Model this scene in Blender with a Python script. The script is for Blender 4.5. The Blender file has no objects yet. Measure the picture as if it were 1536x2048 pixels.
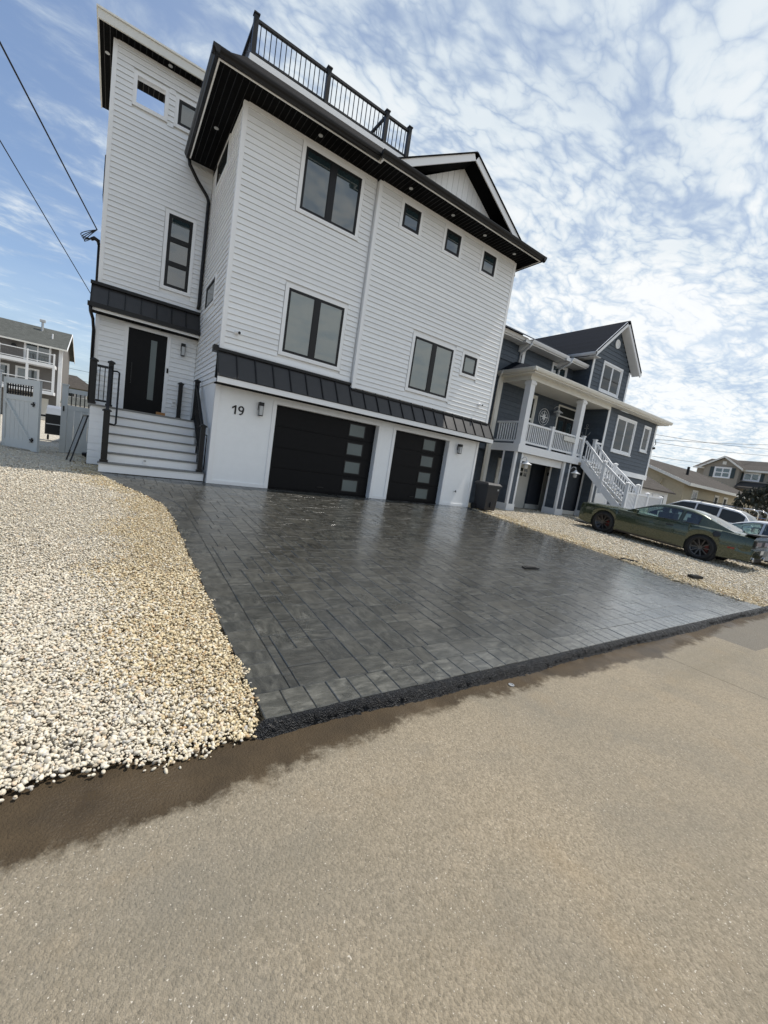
import bpy, bmesh, math, random
import numpy as np
from mathutils import Vector, Matrix, Euler

random.seed(7)
rng = np.random.default_rng(11)
R = math.radians
scene = bpy.context.scene
COL = scene.collection

# ------------------------------------------------------------------ camera
def make_camera():
    f, yaw, pitch, roll = 819.83, 0.59871, -0.11970, -0.15349
    cy, sy, cp, sp = math.cos(yaw), math.sin(yaw), math.cos(pitch), math.sin(pitch)
    fwd = Vector((sy * cp, cy * cp, sp))
    right0 = Vector((cy, -sy, 0))
    down0 = fwd.cross(right0)
    cr, sr = math.cos(roll), math.sin(roll)
    right = cr * right0 + sr * down0
    down = -sr * right0 + cr * down0
    m = Matrix((right, -down, -fwd)).transposed().to_4x4()
    m.translation = Vector((-1.918, -10.3637, 1.1179))
    cd = bpy.data.cameras.new('camera')
    cd.sensor_fit = 'HORIZONTAL'
    cd.sensor_width = 36.0
    cd.lens = 36.0 * f / 1536.0
    cd.clip_start = 0.05
    cd.clip_end = 2000
    co = bpy.data.objects.new('camera', cd)
    co.matrix_world = m
    COL.objects.link(co)
    scene.camera = co
make_camera()

# ------------------------------------------------------------------ world, sun, exposure
SUN_DIR = Vector((0.42, -0.045, 0.905)).normalized()
SUN_EL = math.asin(SUN_DIR.z)
SUN_ROT = math.atan2(SUN_DIR.x, SUN_DIR.y)

def N(nt, typ, **kw):
    n = nt.nodes.new(typ)
    for k, v in kw.items():
        if k.startswith('i_'):
            key = k[2:]
            key = int(key) if key.isdigit() else key.replace('_', ' ')
            n.inputs[key].default_value = v
        else:
            setattr(n, k, v)
    return n

def math_n(nt, op, a, b=None, c=None, clamp=False):
    n = nt.nodes.new('ShaderNodeMath'); n.operation = op; n.use_clamp = clamp
    for i, v in enumerate((a, b, c)):
        if v is None: continue
        if isinstance(v, (int, float)): n.inputs[i].default_value = v
        else: nt.links.new(v, n.inputs[i])
    return n.outputs[0]

def ramp(nt, fac, stops, interp='LINEAR'):
    n = nt.nodes.new('ShaderNodeValToRGB'); cr = n.color_ramp; cr.interpolation = interp
    while len(cr.elements) < len(stops): cr.elements.new(0.5)
    for e, (p, c) in zip(cr.elements, stops):
        e.position = p
        e.color = (c, c, c, 1) if isinstance(c, (int, float)) else (*c[:3], 1)
    nt.links.new(fac, n.inputs[0])
    return n.outputs[0]

def mixc(nt, fac, a, b, blend='MIX'):
    n = nt.nodes.new('ShaderNodeMix'); n.data_type = 'RGBA'; n.blend_type = blend
    for sock, v in ((n.inputs[0], fac), (n.inputs[6], a), (n.inputs[7], b)):
        if isinstance(v, (int, float)): sock.default_value = v
        elif isinstance(v, tuple): sock.default_value = (*v[:3], 1)
        else: nt.links.new(v, sock)
    return n.outputs[2]

def noise(nt, vec, scale, detail=4, rough=0.5, dist=0.0, out=0):
    n = nt.nodes.new('ShaderNodeTexNoise')
    n.inputs['Scale'].default_value = scale; n.inputs['Detail'].default_value = detail
    n.inputs['Roughness'].default_value = rough; n.inputs['Distortion'].default_value = dist
    if vec is not None: nt.links.new(vec, n.inputs['Vector'])
    return n.outputs[out]

world = bpy.data.worlds.new("World")
scene.world = world
world.use_nodes = True
def build_world():
    nt = world.node_tree
    nt.nodes.clear()
    out = nt.nodes.new('ShaderNodeOutputWorld')
    bg = nt.nodes.new('ShaderNodeBackground'); bg.inputs['Strength'].default_value = 0.08
    sky = nt.nodes.new('ShaderNodeTexSky'); sky.sky_type = 'NISHITA'; sky.sun_disc = False
    sky.sun_elevation = SUN_EL; sky.sun_rotation = SUN_ROT
    sky.air_density = 1.0; sky.dust_density = 1.2; sky.ozone_density = 2.6; sky.altitude = 0
    tc = nt.nodes.new('ShaderNodeTexCoord')
    sep = nt.nodes.new('ShaderNodeSeparateXYZ'); nt.links.new(tc.outputs['Generated'], sep.inputs[0])
    zc = math_n(nt, 'ADD', math_n(nt, 'MAXIMUM', sep.outputs[2], 0.0), 0.10)
    px = math_n(nt, 'DIVIDE', sep.outputs[0], zc); py = math_n(nt, 'DIVIDE', sep.outputs[1], zc)
    cmb = nt.nodes.new('ShaderNodeCombineXYZ'); nt.links.new(px, cmb.inputs[0]); nt.links.new(py, cmb.inputs[1])
    mp = nt.nodes.new('ShaderNodeMapping'); nt.links.new(cmb.outputs[0], mp.inputs[0])
    mp.inputs['Rotation'].default_value = (0, 0, R(-28)); mp.inputs['Scale'].default_value = (1.0, 1.55, 1)
    mp.inputs['Location'].default_value = (3.1, 1.7, 0)
    P = mp.outputs[0]
    # domain warp
    wn = nt.nodes.new('ShaderNodeTexNoise'); wn.inputs['Scale'].default_value = 1.6; wn.inputs['Detail'].default_value = 3
    nt.links.new(P, wn.inputs['Vector'])
    vm = nt.nodes.new('ShaderNodeVectorMath'); vm.operation = 'MULTIPLY_ADD'
    nt.links.new(wn.outputs['Color'], vm.inputs[0]); vm.inputs[1].default_value = (0.35, 0.35, 0); nt.links.new(P, vm.inputs[2])
    PW = vm.outputs[0]
    big = noise(nt, P, 0.8, 2, 0.5)
    mid = noise(nt, PW, 4.6, 8, 0.64)
    def puffs(scale, detail):
        n = nt.nodes.new('ShaderNodeTexNoise'); n.noise_type = 'FBM'; n.inputs['Scale'].default_value = scale
        n.inputs['Detail'].default_value = detail; n.inputs['Roughness'].default_value = 0.55
        nt.links.new(PW, n.inputs['Vector'])
        return math_n(nt, 'ABSOLUTE', math_n(nt, 'MULTIPLY_ADD', n.outputs[0], 2.0, -1.0))   # billows with dark creases
    cell = math_n(nt, 'ADD', math_n(nt, 'POWER', math_n(nt, 'MULTIPLY', puffs(5.6, 2), 2.2, clamp=True), 0.6), math_n(nt, 'MULTIPLY', math_n(nt, 'POWER', math_n(nt, 'MULTIPLY', puffs(14.0, 2), 2.2, clamp=True), 0.6), 0.5))
    # more cloud toward +x, clearer blue to the left; unseen cloud added behind camera brightens the facade
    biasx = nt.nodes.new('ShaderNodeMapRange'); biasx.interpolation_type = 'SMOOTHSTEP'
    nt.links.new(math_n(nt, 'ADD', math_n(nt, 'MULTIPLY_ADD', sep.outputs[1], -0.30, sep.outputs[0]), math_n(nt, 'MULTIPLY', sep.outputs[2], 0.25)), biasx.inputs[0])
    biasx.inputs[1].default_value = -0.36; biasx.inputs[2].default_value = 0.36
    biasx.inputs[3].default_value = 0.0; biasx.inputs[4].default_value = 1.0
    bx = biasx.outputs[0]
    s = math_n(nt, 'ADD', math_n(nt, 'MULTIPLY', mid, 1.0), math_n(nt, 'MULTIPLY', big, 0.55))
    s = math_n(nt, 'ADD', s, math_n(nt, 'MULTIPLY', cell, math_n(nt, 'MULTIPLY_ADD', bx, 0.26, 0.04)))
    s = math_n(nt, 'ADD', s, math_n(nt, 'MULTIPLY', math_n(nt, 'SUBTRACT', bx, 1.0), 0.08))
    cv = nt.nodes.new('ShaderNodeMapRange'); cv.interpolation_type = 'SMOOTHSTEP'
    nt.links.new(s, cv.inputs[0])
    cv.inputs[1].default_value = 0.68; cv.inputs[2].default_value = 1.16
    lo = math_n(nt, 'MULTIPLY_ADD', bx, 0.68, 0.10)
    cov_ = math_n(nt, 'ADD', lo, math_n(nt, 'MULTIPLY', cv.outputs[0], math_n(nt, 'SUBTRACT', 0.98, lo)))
    # haze near the horizon
    hz = nt.nodes.new('ShaderNodeMapRange'); nt.links.new(sep.outputs[2], hz.inputs[0])
    hz.inputs[1].default_value = 0.0; hz.inputs[2].default_value = 0.30; hz.inputs[3].default_value = 0.62; hz.inputs[4].default_value = 0.0
    covh = math_n(nt, 'MAXIMUM', cov_, hz.outputs[0])
    # cloud tone: thin creases lavender grey, thick tops white; higher sky greyer
    tone = noise(nt, PW, 1.5, 4, 0.55)
    hi = nt.nodes.new('ShaderNodeMapRange'); nt.links.new(sep.outputs[2], hi.inputs[0])
    hi.inputs[1].default_value = 0.30; hi.inputs[2].default_value = 0.72; hi.inputs[3].default_value = 0.19; hi.inputs[4].default_value = -0.10
    lft = math_n(nt, 'MULTIPLY', math_n(nt, 'SUBTRACT', bx, 1.0), 0.06)
    tv = math_n(nt, 'ADD', math_n(nt, 'ADD', math_n(nt, 'MULTIPLY', tone, 0.55), hi.outputs[0]), lft)
    tv = math_n(nt, 'ADD', tv, math_n(nt, 'MULTIPLY_ADD', cv.outputs[0], 0.36, 0.02))
    ccol = ramp(nt, tv, [(0.20, (0.36, 0.46, 0.63)), (0.40, (0.52, 0.62, 0.75)), (0.58, (0.76, 0.84, 0.90)), (0.78, (1.0, 1.02, 1.02))])
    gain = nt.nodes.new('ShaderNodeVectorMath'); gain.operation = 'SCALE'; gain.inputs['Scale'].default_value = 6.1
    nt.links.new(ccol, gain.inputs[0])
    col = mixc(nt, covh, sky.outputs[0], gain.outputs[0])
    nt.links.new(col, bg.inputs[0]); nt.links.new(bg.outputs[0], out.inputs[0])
build_world()

sun_data = bpy.data.lights.new('sun', 'SUN'); sun_data.energy = 2.4; sun_data.angle = R(0.55); sun_data.color = (1.0, 0.94, 0.86)
sun = bpy.data.objects.new('sun', sun_data); COL.objects.link(sun)
sun.rotation_euler = (-SUN_DIR).to_track_quat('-Z', 'Y').to_euler()

vs = scene.view_settings
vs.view_transform = 'Standard'; vs.look = 'None'; vs.exposure = 1.02; vs.gamma = 1.0; vs.use_curve_mapping = False
scene.cycles.max_bounces = 8
scene.cycles.transparent_max_bounces = 12

# ------------------------------------------------------------------ helpers
def mat_base(name):
    m = bpy.data.materials.new(name); m.use_nodes = True
    nt = m.node_tree; b = nt.nodes['Principled BSDF']
    return m, nt, b

def objvec(nt):
    g = nt.nodes.new('ShaderNodeNewGeometry'); return g.outputs['Position']

def bump(nt, b, height, strength=0.3, dist=0.01):
    n = nt.nodes.new('ShaderNodeBump'); n.inputs['Strength'].default_value = strength; n.inputs['Distance'].default_value = dist
    nt.links.new(height, n.inputs['Height']); nt.links.new(n.outputs[0], b.inputs['Normal'])

def plain(name, col, rough=0.5, metal=0.0, var=0.06, scale=6.0, bmp=0.0, bscale=80.0, spec=0.5, coat=0.0, dirt=0.0):
    """one procedural paint-like material: base colour with mottling, slight dirt and fine relief"""
    m, nt, b = mat_base(name)
    P = objvec(nt)
    n1 = noise(nt, P, scale, 5, 0.6)
    lo = tuple(c * (1 - var) for c in col); hi = tuple(min(1, c * (1 + var)) for c in col)
    c = ramp(nt, n1, [(0.3, lo), (0.7, hi)])
    if dirt:
        n2 = noise(nt, P, 1.3, 6, 0.65, 0.4)
        c = mixc(nt, math_n(nt, 'MULTIPLY', ramp(nt, n2, [(0.45, 0.0), (0.75, 1.0)]), dirt), c, tuple(x * 0.6 for x in col))
    nt.links.new(c, b.inputs['Base Color'])
    b.inputs['Metallic'].default_value = metal
    r = math_n(nt, 'MULTIPLY_ADD', noise(nt, P, scale * 2.3, 3), 0.16, rough - 0.08, clamp=True)
    nt.links.new(r, b.inputs['Roughness'])
    b.inputs['Specular IOR Level'].default_value = spec
    if coat: b.inputs['Coat Weight'].default_value = coat; b.inputs['Coat Roughness'].default_value = 0.04
    if bmp: bump(nt, b, noise(nt, P, bscale, 4, 0.6), bmp, 0.006)
    return m

def frame_front(y, x=0.0, z=0.0): return ((x, y, z), (1, 0, 0), (0, 0, 1), (0, -1, 0))
def frame_left(x, y=0.0, z=0.0):  return ((x, y, z), (0, 1, 0), (0, 0, 1), (-1, 0, 0))
def frame_right(x, y=0.0, z=0.0): return ((x, y, z), (0, 1, 0), (0, 0, 1), (1, 0, 0))
WORLD = ((0, 0, 0), (1, 0, 0), (0, 1, 0), (0, 0, 1))

class MB:
    """collects boxes, prisms and tubes in a local frame; build() links ONE mesh object"""
    def __init__(s, frame=WORLD):
        s.v = []; s.f = []; s.fr = frame
    def pt(s, a, b, c):
        o, u, v, w = s.fr
        return (o[0] + a * u[0] + b * v[0] + c * w[0], o[1] + a * u[1] + b * v[1] + c * w[1], o[2] + a * u[2] + b * v[2] + c * w[2])
    def add(s, pts, faces):
        k = len(s.v); s.v += [s.pt(*p) for p in pts]; s.f += [tuple(i + k for i in f) for f in faces]; return s
    def box(s, a0, a1, b0, b1, c0, c1):
        return s.add([(a0, b0, c0), (a1, b0, c0), (a1, b1, c0), (a0, b1, c0), (a0, b0, c1), (a1, b0, c1), (a1, b1, c1), (a0, b1, c1)],
                     [(0, 3, 2, 1), (4, 5, 6, 7), (0, 1, 5, 4), (1, 2, 6, 5), (2, 3, 7, 6), (3, 0, 4, 7)])
    def prism(s, poly, c0, c1):
        """polygon in (a,b), extruded in c"""
        n = len(poly)
        return s.add([(p[0], p[1], c0) for p in poly] + [(p[0], p[1], c1) for p in poly],
                     [tuple(range(n - 1, -1, -1)), tuple(range(n, 2 * n))] + [(i, (i + 1) % n, n + (i + 1) % n, n + i) for i in range(n)])
    def prism_a(s, poly, a0, a1):
        """polygon in (b,c), extruded along a"""
        n = len(poly)
        return s.add([(a0, p[0], p[1]) for p in poly] + [(a1, p[0], p[1]) for p in poly],
                     [tuple(range(n - 1, -1, -1)), tuple(range(n, 2 * n))] + [(i, (i + 1) % n, n + (i + 1) % n, n + i) for i in range(n)])
    def ring(s, outer, inner, c0, c1):
        """rectangular frame: outer/inner = (a0,a1,b0,b1)"""
        o, i = outer, inner
        s.box(o[0], i[0], o[2], o[3], c0, c1); s.box(i[1], o[1], o[2], o[3], c0, c1)
        s.box(i[0], i[1], o[2], i[2], c0, c1); s.box(i[0], i[1], i[3], o[3], c0, c1); return s
    def tube(s, path, r, n=8, cap=True):
        pts = [Vector(p) for p in path]; rings = []
        rr = r if isinstance(r, (list, tuple)) else [r] * len(pts)
        for i, p in enumerate(pts):
            d = (pts[min(i + 1, len(pts) - 1)] - pts[max(i - 1, 0)]).normalized()
            ref = Vector((0, 0, 1)) if abs(d.z) < 0.9 else Vector((1, 0, 0))
            x = d.cross(ref).normalized(); y = d.cross(x).normalized()
            rings.append([tuple(p + rr[i] * (math.cos(2 * math.pi * k / n) * x + math.sin(2 * math.pi * k / n) * y)) for k in range(n)])
        V = [q for rg in rings for q in rg]; F = []
        for i in range(len(rings) - 1):
            for k in range(n):
                F.append((i * n + k, i * n + (k + 1) % n, (i + 1) * n + (k + 1) % n, (i + 1) * n + k))
        if cap: F += [tuple(range(n - 1, -1, -1)), tuple(range((len(rings) - 1) * n, len(rings) * n))]
        return s.add(V, F)
    def bar(s, p, q, w, h, up=(0, 0, 1)):
        """square bar from p to q, width w, height h"""
        p, q = Vector(p), Vector(q); d = (q - p).normalized(); upv = Vector(up)
        x = d.cross(upv)
        if x.length < 1e-5: x = d.cross(Vector((0, 1, 0)))
        x.normalize(); z = x.cross(d).normalized()
        c = [p + sx * x * w / 2 + sz * z * h / 2 for sx, sz in ((-1, -1), (1, -1), (1, 1), (-1, 1))]
        e = [q + sx * x * w / 2 + sz * z * h / 2 for sx, sz in ((-1, -1), (1, -1), (1, 1), (-1, 1))]
        return s.add([tuple(k) for k in c + e], [(0, 3, 2, 1), (4, 5, 6, 7), (0, 1, 5, 4), (1, 2, 6, 5), (2, 3, 7, 6), (3, 0, 4, 7)])
    def lathe(s, prof, n=20, axis='c', center=(0, 0, 0)):
        """prof: (radius, height) list around an axis of the frame"""
        V = []; F = []
        for r, h in prof:
            for k in range(n):
                t = 2 * math.pi * k / n; x, y = r * math.cos(t), r * math.sin(t)
                p = {'c': (x, y, h), 'b': (x, h, y), 'a': (h, x, y)}[axis]
                V.append((p[0] + center[0], p[1] + center[1], p[2] + center[2]))
        for i in range(len(prof) - 1):
            for k in range(n): F.append((i * n + k, i * n + (k + 1) % n, (i + 1) * n + (k + 1) % n, (i + 1) * n + k))
        F += [tuple(range(n - 1, -1, -1)), tuple(range((len(prof) - 1) * n, len(prof) * n))]
        return s.add(V, F)
    def quad(s, *p): return s.add(list(p), [tuple(range(len(p)))])
    def build(s, name, mat, parent=None, smooth=False, kind=None, bevel=0.0):
        me = bpy.data.meshes.new(name); me.from_pydata(s.v, [], s.f); me.update()
        if mat: me.materials.append(mat)
        if smooth:
            for p in me.polygons: p.use_smooth = True
        o = bpy.data.objects.new(name, me); COL.objects.link(o)
        if bevel:
            md = o.modifiers.new('bevel', 'BEVEL'); md.width = bevel; md.segments = 2; md.limit_method = 'ANGLE'; md.angle_limit = R(35)
        if parent is not None:
            o.parent = parent
            o.matrix_parent_inverse = Matrix.Translation(-Vector(parent['_base'])) if '_base' in parent else Matrix.Identity(4)
            if '_rot' in parent: o.matrix_parent_inverse = Matrix.Identity(4)
        if kind: o['kind'] = kind
        return o

def thing(name, label, cat, base=(0, 0, 0), group=None, rot=None):
    """Empty at the thing's base; parts given in world coordinates unless rot is set (then in local ones)"""
    o = bpy.data.objects.new(name, None); o.empty_display_size = 0.2; COL.objects.link(o)
    o.location = base; o['label'] = label; o['category'] = cat
    if rot is not None: o.rotation_euler = rot; o['_rot'] = 1
    else: o['_base'] = list(base)
    if group: o['group'] = group
    return o

def tag(o, label, cat, group=None):
    o['label'] = label; o['category'] = cat
    if group: o['group'] = group
    return o

def sub(o, parent):
    """make an already built world-space part a child of another part"""
    o.parent = parent
    o.matrix_parent_inverse = parent.matrix_parent_inverse.inverted() if parent.parent is None else Matrix.Identity(4)
    return o

def part_under(mb, name, mat, part, root, smooth=False, kind=None):
    """sub-part: child of `part`, which is a child of `root`; coordinates as for root's parts"""
    o = mb.build(name, mat, None, smooth, kind)
    o.parent = part
    o.matrix_parent_inverse = Matrix.Identity(4)
    return o

def copy_tree(o, parent=None):
    c = o.copy(); COL.objects.link(c); c.parent = parent
    for ch in list(o.children): copy_tree(ch, c)
    return c

# ------------------------------------------------------------------ materials
M = {}
M['vinyl'] = plain('white_vinyl_siding', (0.87, 0.875, 0.87), 0.36, var=0.02, bmp=0.05, bscale=60, dirt=0.06)
def board_tone(m, amt):
    nt = m.node_tree; b = nt.nodes['Principled BSDF']
    l = b.inputs['Base Color'].links[0]; src = l.from_socket
    oi = nt.nodes.new('ShaderNodeObjectInfo')
    v = nt.nodes.new('ShaderNodeVectorMath'); v.operation = 'SCALE'
    nt.links.new(src, v.inputs[0]); nt.links.new(math_n(nt, 'MULTIPLY_ADD', oi.outputs['Random'], amt, 1.0 - amt), v.inputs['Scale'])
    nt.links.new(v.outputs[0], b.inputs['Base Color'])
board_tone(M['vinyl'], 0.07)
M['trim'] = plain('white_trim', (0.85, 0.85, 0.845), 0.38, var=0.015, dirt=0.05)
M['panel'] = plain('white_smooth_panel', (0.87, 0.88, 0.88), 0.32, var=0.02, bmp=0.03, bscale=30, dirt=0.05)
M['black'] = plain('black_metal', (0.008, 0.008, 0.009), 0.42, var=0.15, dirt=0.1, spec=0.32)
M['soffit'] = plain('black_soffit', (0.0026, 0.0026, 0.003), 0.8, var=0.1, spec=0.08)
M['door_black'] = plain('black_door_paint', (0.005, 0.005, 0.006), 0.5, var=0.12, bmp=0.06, bscale=25, spec=0.16)
M['roof_metal'] = plain('charcoal_roof_metal', (0.030, 0.029, 0.029), 0.45, var=0.1, dirt=0.15, bmp=0.04, bscale=12)
M['grey_tread'] = plain('grey_composite_tread', (0.20, 0.20, 0.19), 0.55, var=0.1, bmp=0.1, bscale=90)
M['chrome'] = plain('bright_metal', (0.6, 0.6, 0.6), 0.2, metal=1.0, var=0.03)
M['alu'] = plain('dull_metal', (0.42, 0.43, 0.44), 0.4, metal=0.7, var=0.05)
M['lamp_white'] = plain('frosted_lamp_glass', (0.48, 0.49, 0.49), 0.25, var=0.02)
M['cream'] = plain('cream_trim', (0.70, 0.69, 0.64), 0.45, var=0.03, dirt=0.1)
M['white_rail'] = plain('white_railing', (0.76, 0.77, 0.78), 0.4, var=0.02, dirt=0.06)
M['blue'] = plain('slate_blue_siding', (0.066, 0.086, 0.112), 0.6, var=0.14, scale=9, bmp=0.25, bscale=45, dirt=0.12)
board_tone(M['blue'], 0.22)
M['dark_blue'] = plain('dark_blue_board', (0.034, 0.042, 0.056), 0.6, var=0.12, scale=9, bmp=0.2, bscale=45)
M['door_white'] = plain('off_white_door', (0.60, 0.59, 0.55), 0.5, var=0.04, dirt=0.12)
M['vinyl_fence'] = plain('white_vinyl_fence', (0.52, 0.54, 0.53), 0.4, var=0.02, dirt=0.1)
M['wire'] = plain('black_cable', (0.012, 0.012, 0.013), 0.5)
M['wood_block'] = plain('orange_brown_box', (0.42, 0.20, 0.07), 0.7, var=0.2, scale=25)
M['rubber'] = plain('black_rubber', (0.014, 0.014, 0.014), 0.75, var=0.2, scale=30, bmp=0.15, bscale=120)
M['bin'] = plain('black_bin_plastic', (0.017, 0.018, 0.022), 0.5, var=0.15, bmp=0.2, bscale=150, dirt=0.1)
M['interior'] = plain('dark_interior', (0.01, 0.01, 0.011), 0.8)
M['slat'] = plain('blind_slat', (0.36, 0.38, 0.37), 0.5, var=0.03)

def glass_mat(name, base, rough=0.03, ior=1.9):
    """window pane: dim room behind a coated double pane"""
    m, nt, b = mat_base(name)
    P = objvec(nt)
    n1 = noise(nt, P, 0.9, 3)
    nt.links.new(ramp(nt, n1, [(0.3, tuple(c * 0.8 for c in base)), (0.7, tuple(c * 1.15 for c in base))]), b.inputs['Base Color'])
    b.inputs['Roughness'].default_value = rough
    b.inputs['IOR'].default_value = ior
    b.inputs['Specular IOR Level'].default_value = 0.5
    bump(nt, b, noise(nt, P, 1.3, 2), 0.05, 0.02)
    return m
M['pane'] = glass_mat('window_pane', (0.022, 0.038, 0.043), ior=2.2)
M['pane_dark'] = glass_mat('window_pane_dark', (0.035, 0.038, 0.036), ior=1.42)
M['pane_frost'] = glass_mat('frosted_pane', (0.105, 0.13, 0.128), rough=0.28, ior=1.5)
def clear_glass(name, tint=(0.80, 0.86, 0.85)):
    m = bpy.data.materials.new(name); m.use_nodes = True; nt = m.node_tree; nt.nodes.clear()
    o = nt.nodes.new('ShaderNodeOutputMaterial'); t = nt.nodes.new('ShaderNodeBsdfTransparent'); t.inputs[0].default_value = (*tint, 1)
    g = nt.nodes.new('ShaderNodeBsdfGlossy'); g.inputs['Roughness'].default_value = 0.02
    lw = nt.nodes.new('ShaderNodeLayerWeight'); lw.inputs['Blend'].default_value = 0.5
    fres = math_n(nt, 'MULTIPLY_ADD', math_n(nt, 'POWER', lw.outputs['Facing'], 5.0), 0.87, 0.12)
    n = noise(nt, objvec(nt), 1.2, 2); bp = nt.nodes.new('ShaderNodeBump'); bp.inputs['Strength'].default_value = 0.02
    nt.links.new(n, bp.inputs['Height']); nt.links.new(bp.outputs[0], g.inputs['Normal'])
    mx = nt.nodes.new('ShaderNodeMixShader'); nt.links.new(fres, mx.inputs[0]); nt.links.new(t.outputs[0], mx.inputs[1]); nt.links.new(g.outputs[0], mx.inputs[2])
    nt.links.new(mx.outputs[0], o.inputs[0]); return m
M['clear'] = clear_glass('clear_pane', (0.86, 0.90, 0.90))
M['car_clear'] = clear_glass('car_window_glass', (0.62, 0.74, 0.70))

def shingle_mat(name, col, course=0.14):
    m, nt, b = mat_base(name)
    tc = nt.nodes.new('ShaderNodeTexCoord'); P = objvec(nt)
    br = nt.nodes.new('ShaderNodeTexBrick'); br.inputs['Scale'].default_value = 1.0
    br.inputs['Brick Width'].default_value = 0.3; br.inputs['Row Height'].default_value = course; br.inputs['Mortar Size'].default_value = 0.008
    br.inputs['Color1'].default_value = (*[c * 0.75 for c in col], 1); br.inputs['Color2'].default_value = (*[c * 1.3 for c in col], 1)
    br.inputs['Mortar'].default_value = (*[c * 0.35 for c in col], 1)
    nt.links.new(P, br.inputs['Vector'])
    mp = nt.nodes.new('ShaderNodeMapping'); mp.inputs['Rotation'].default_value = (R(90), 0, 0)
    nt.links.new(P, mp.inputs[0]); nt.links.new(mp.outputs[0], br.inputs['Vector'])
    n = noise(nt, P, 60, 4, 0.7)
    c = mixc(nt, 0.55, br.outputs[0], ramp(nt, n, [(0.3, tuple(x * 0.5 for x in col)), (0.7, tuple(x * 1.5 for x in col))]))
    nt.links.new(c, b.inputs['Base Color']); b.inputs['Roughness'].default_value = 0.9; b.inputs['Specular IOR Level'].default_value = 0.08
    bump(nt, b, n, 0.5, 0.01); return m
M['shingle_black'] = shingle_mat('black_shingles', (0.008, 0.008, 0.009))
M['shingle_blue'] = shingle_mat('slate_shingles', (0.009, 0.013, 0.021))
M['shingle_grey'] = shingle_mat('grey_shingles', (0.085, 0.09, 0.085))
M['shingle_brown'] = shingle_mat('brown_shingles', (0.075, 0.068, 0.062))

EXP = 0.1285   # siding exposure

def siding(parent, root, fr, a0, a1, b0, b1, openings=(), exp=EXP, mat=None, top_fn=None, depth=0.023, name='siding_board'):
    """lap boards proud of a wall: each course is one board object under the wall.
    openings: (a0,a1,b0,b1) in wall coordinates; top_fn(b) gives the a-limits at height b (gables)"""
    mat = mat or M['vinyl']
    n = int(math.ceil((b1 - b0) / exp - 1e-6)); out = []
    for i in range(n):
        lo = b0 + i * exp; hi = min(lo + exp, b1)
        L0, L1 = (a0, a1) if top_fn is None else top_fn(0.5 * (lo + hi))
        if L1 - L0 < 0.05: continue
        segs = [(L0, L1)]
        for (p0, p1, q0, q1) in openings:
            if hi <= q0 + 0.004 or lo >= q1 - 0.004: continue
            ns = []
            for s0, s1 in segs:
                if p1 <= s0 or p0 >= s1: ns.append((s0, s1)); continue
                if p0 > s0 + 0.01: ns.append((s0, p0))
                if p1 < s1 - 0.01: ns.append((p1, s1))
            segs = ns
        d = depth * random.uniform(0.93, 1.07)
        for s0, s1 in segs:
            mb = MB(fr)
            mb.prism_a([(lo + 0.007, 0.001), (lo + 0.006, d * 0.55), (lo + 0.001, d - 0.003), (lo + 0.004, d), (lo + 0.014, d), (lo + 0.05, d * 0.68), (hi, 0.003), (hi, 0.001)], s0, s1)
            out.append(part_under(mb, name, mat, parent, root))
    return out

def window(root, fr, a0, a1, b0, b1, mull=(), rails=(), trim=0.09, frame=0.045, mullw=0.1, pane='pane', blind=False, trim_mat='trim', frame_mat='black', out=0.0, trim_d=0.03, sill=False):
    """window = frame mesh with trim, panes and blinds as sub-parts"""
    w = MB(fr).ring((a0, a1, b0, b1), (a0 + frame, a1 - frame, b0 + frame, b1 - frame), 0.002 + out, 0.024 + out)
    for x in mull: w.box(x - mullw / 2, x + mullw / 2, b0 + frame, b1 - frame, 0.002 + out, 0.026 + out)
    for z in rails: w.box(a0 + frame, a1 - frame, z[0], z[1], 0.002 + out, 0.025 + out)
    wo = w.build('window', M[frame_mat], root)
    t = MB(fr)
    if trim:
        t.ring((a0 - trim, a1 + trim, b0 - trim, b1 + trim), (a0, a1, b0, b1), 0.001 + out, trim_d + out)
        if sill: t.box(a0 - trim - 0.03, a1 + trim + 0.03, b0 - trim - 0.02, b0 - trim + 0.02, 0.001 + out, trim_d + 0.03 + out)
        part_under(t, 'window_trim', M[trim_mat], wo, root)
    xs = [a0 + frame] + [e for x in mull for e in (x - mullw / 2, x + mullw / 2)] + [a1 - frame]
    zs = [b0 + frame] + [e for z in rails for e in z] + [b1 - frame]
    for i in range(0, len(xs), 2):
        for j in range(0, len(zs), 2):
            p = MB(fr)
            if blind: p.quad((xs[i], zs[j], 0.016 + out), (xs[i + 1], zs[j], 0.016 + out), (xs[i + 1], zs[j + 1], 0.016 + out), (xs[i], zs[j + 1], 0.016 + out))
            else: p.box(xs[i], xs[i + 1], zs[j], zs[j + 1], 0.002 + out, 0.008 + out)
            part_under(p, 'pane', M['clear'] if blind else M[pane], wo, root)
            # thin sash lip around the pane
            s = MB(fr).ring((xs[i], xs[i + 1], zs[j], zs[j + 1]), (xs[i] + 0.018, xs[i + 1] - 0.018, zs[j] + 0.018, zs[j + 1] - 0.018), 0.003 + out, 0.0185 + out)
            part_under(s, 'sash', M[frame_mat], wo, root)
            if blind:
                q = MB(fr); k = 0
                z = zs[j] + 0.02
                while z < zs[j + 1] - 0.02:
                    q.quad((xs[i], z, 0.003 + out), (xs[i + 1], z, 0.003 + out), (xs[i + 1], z + 0.030, 0.0125 + out), (xs[i], z + 0.030, 0.0125 + out)); z += 0.034
                q.box(xs[i], xs[i + 1], zs[j], zs[j + 1], 0.0005 + out, 0.0015 + out)
                part_under(q, 'blind', M['slat'], wo, root, kind='stuff')
    return wo

# ------------------------------------------------------------------ ground, street, driveway
SL = 0.054
def gz(y): return SL * y if y < 0 else 0.0
EDGE = -8.26

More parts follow.
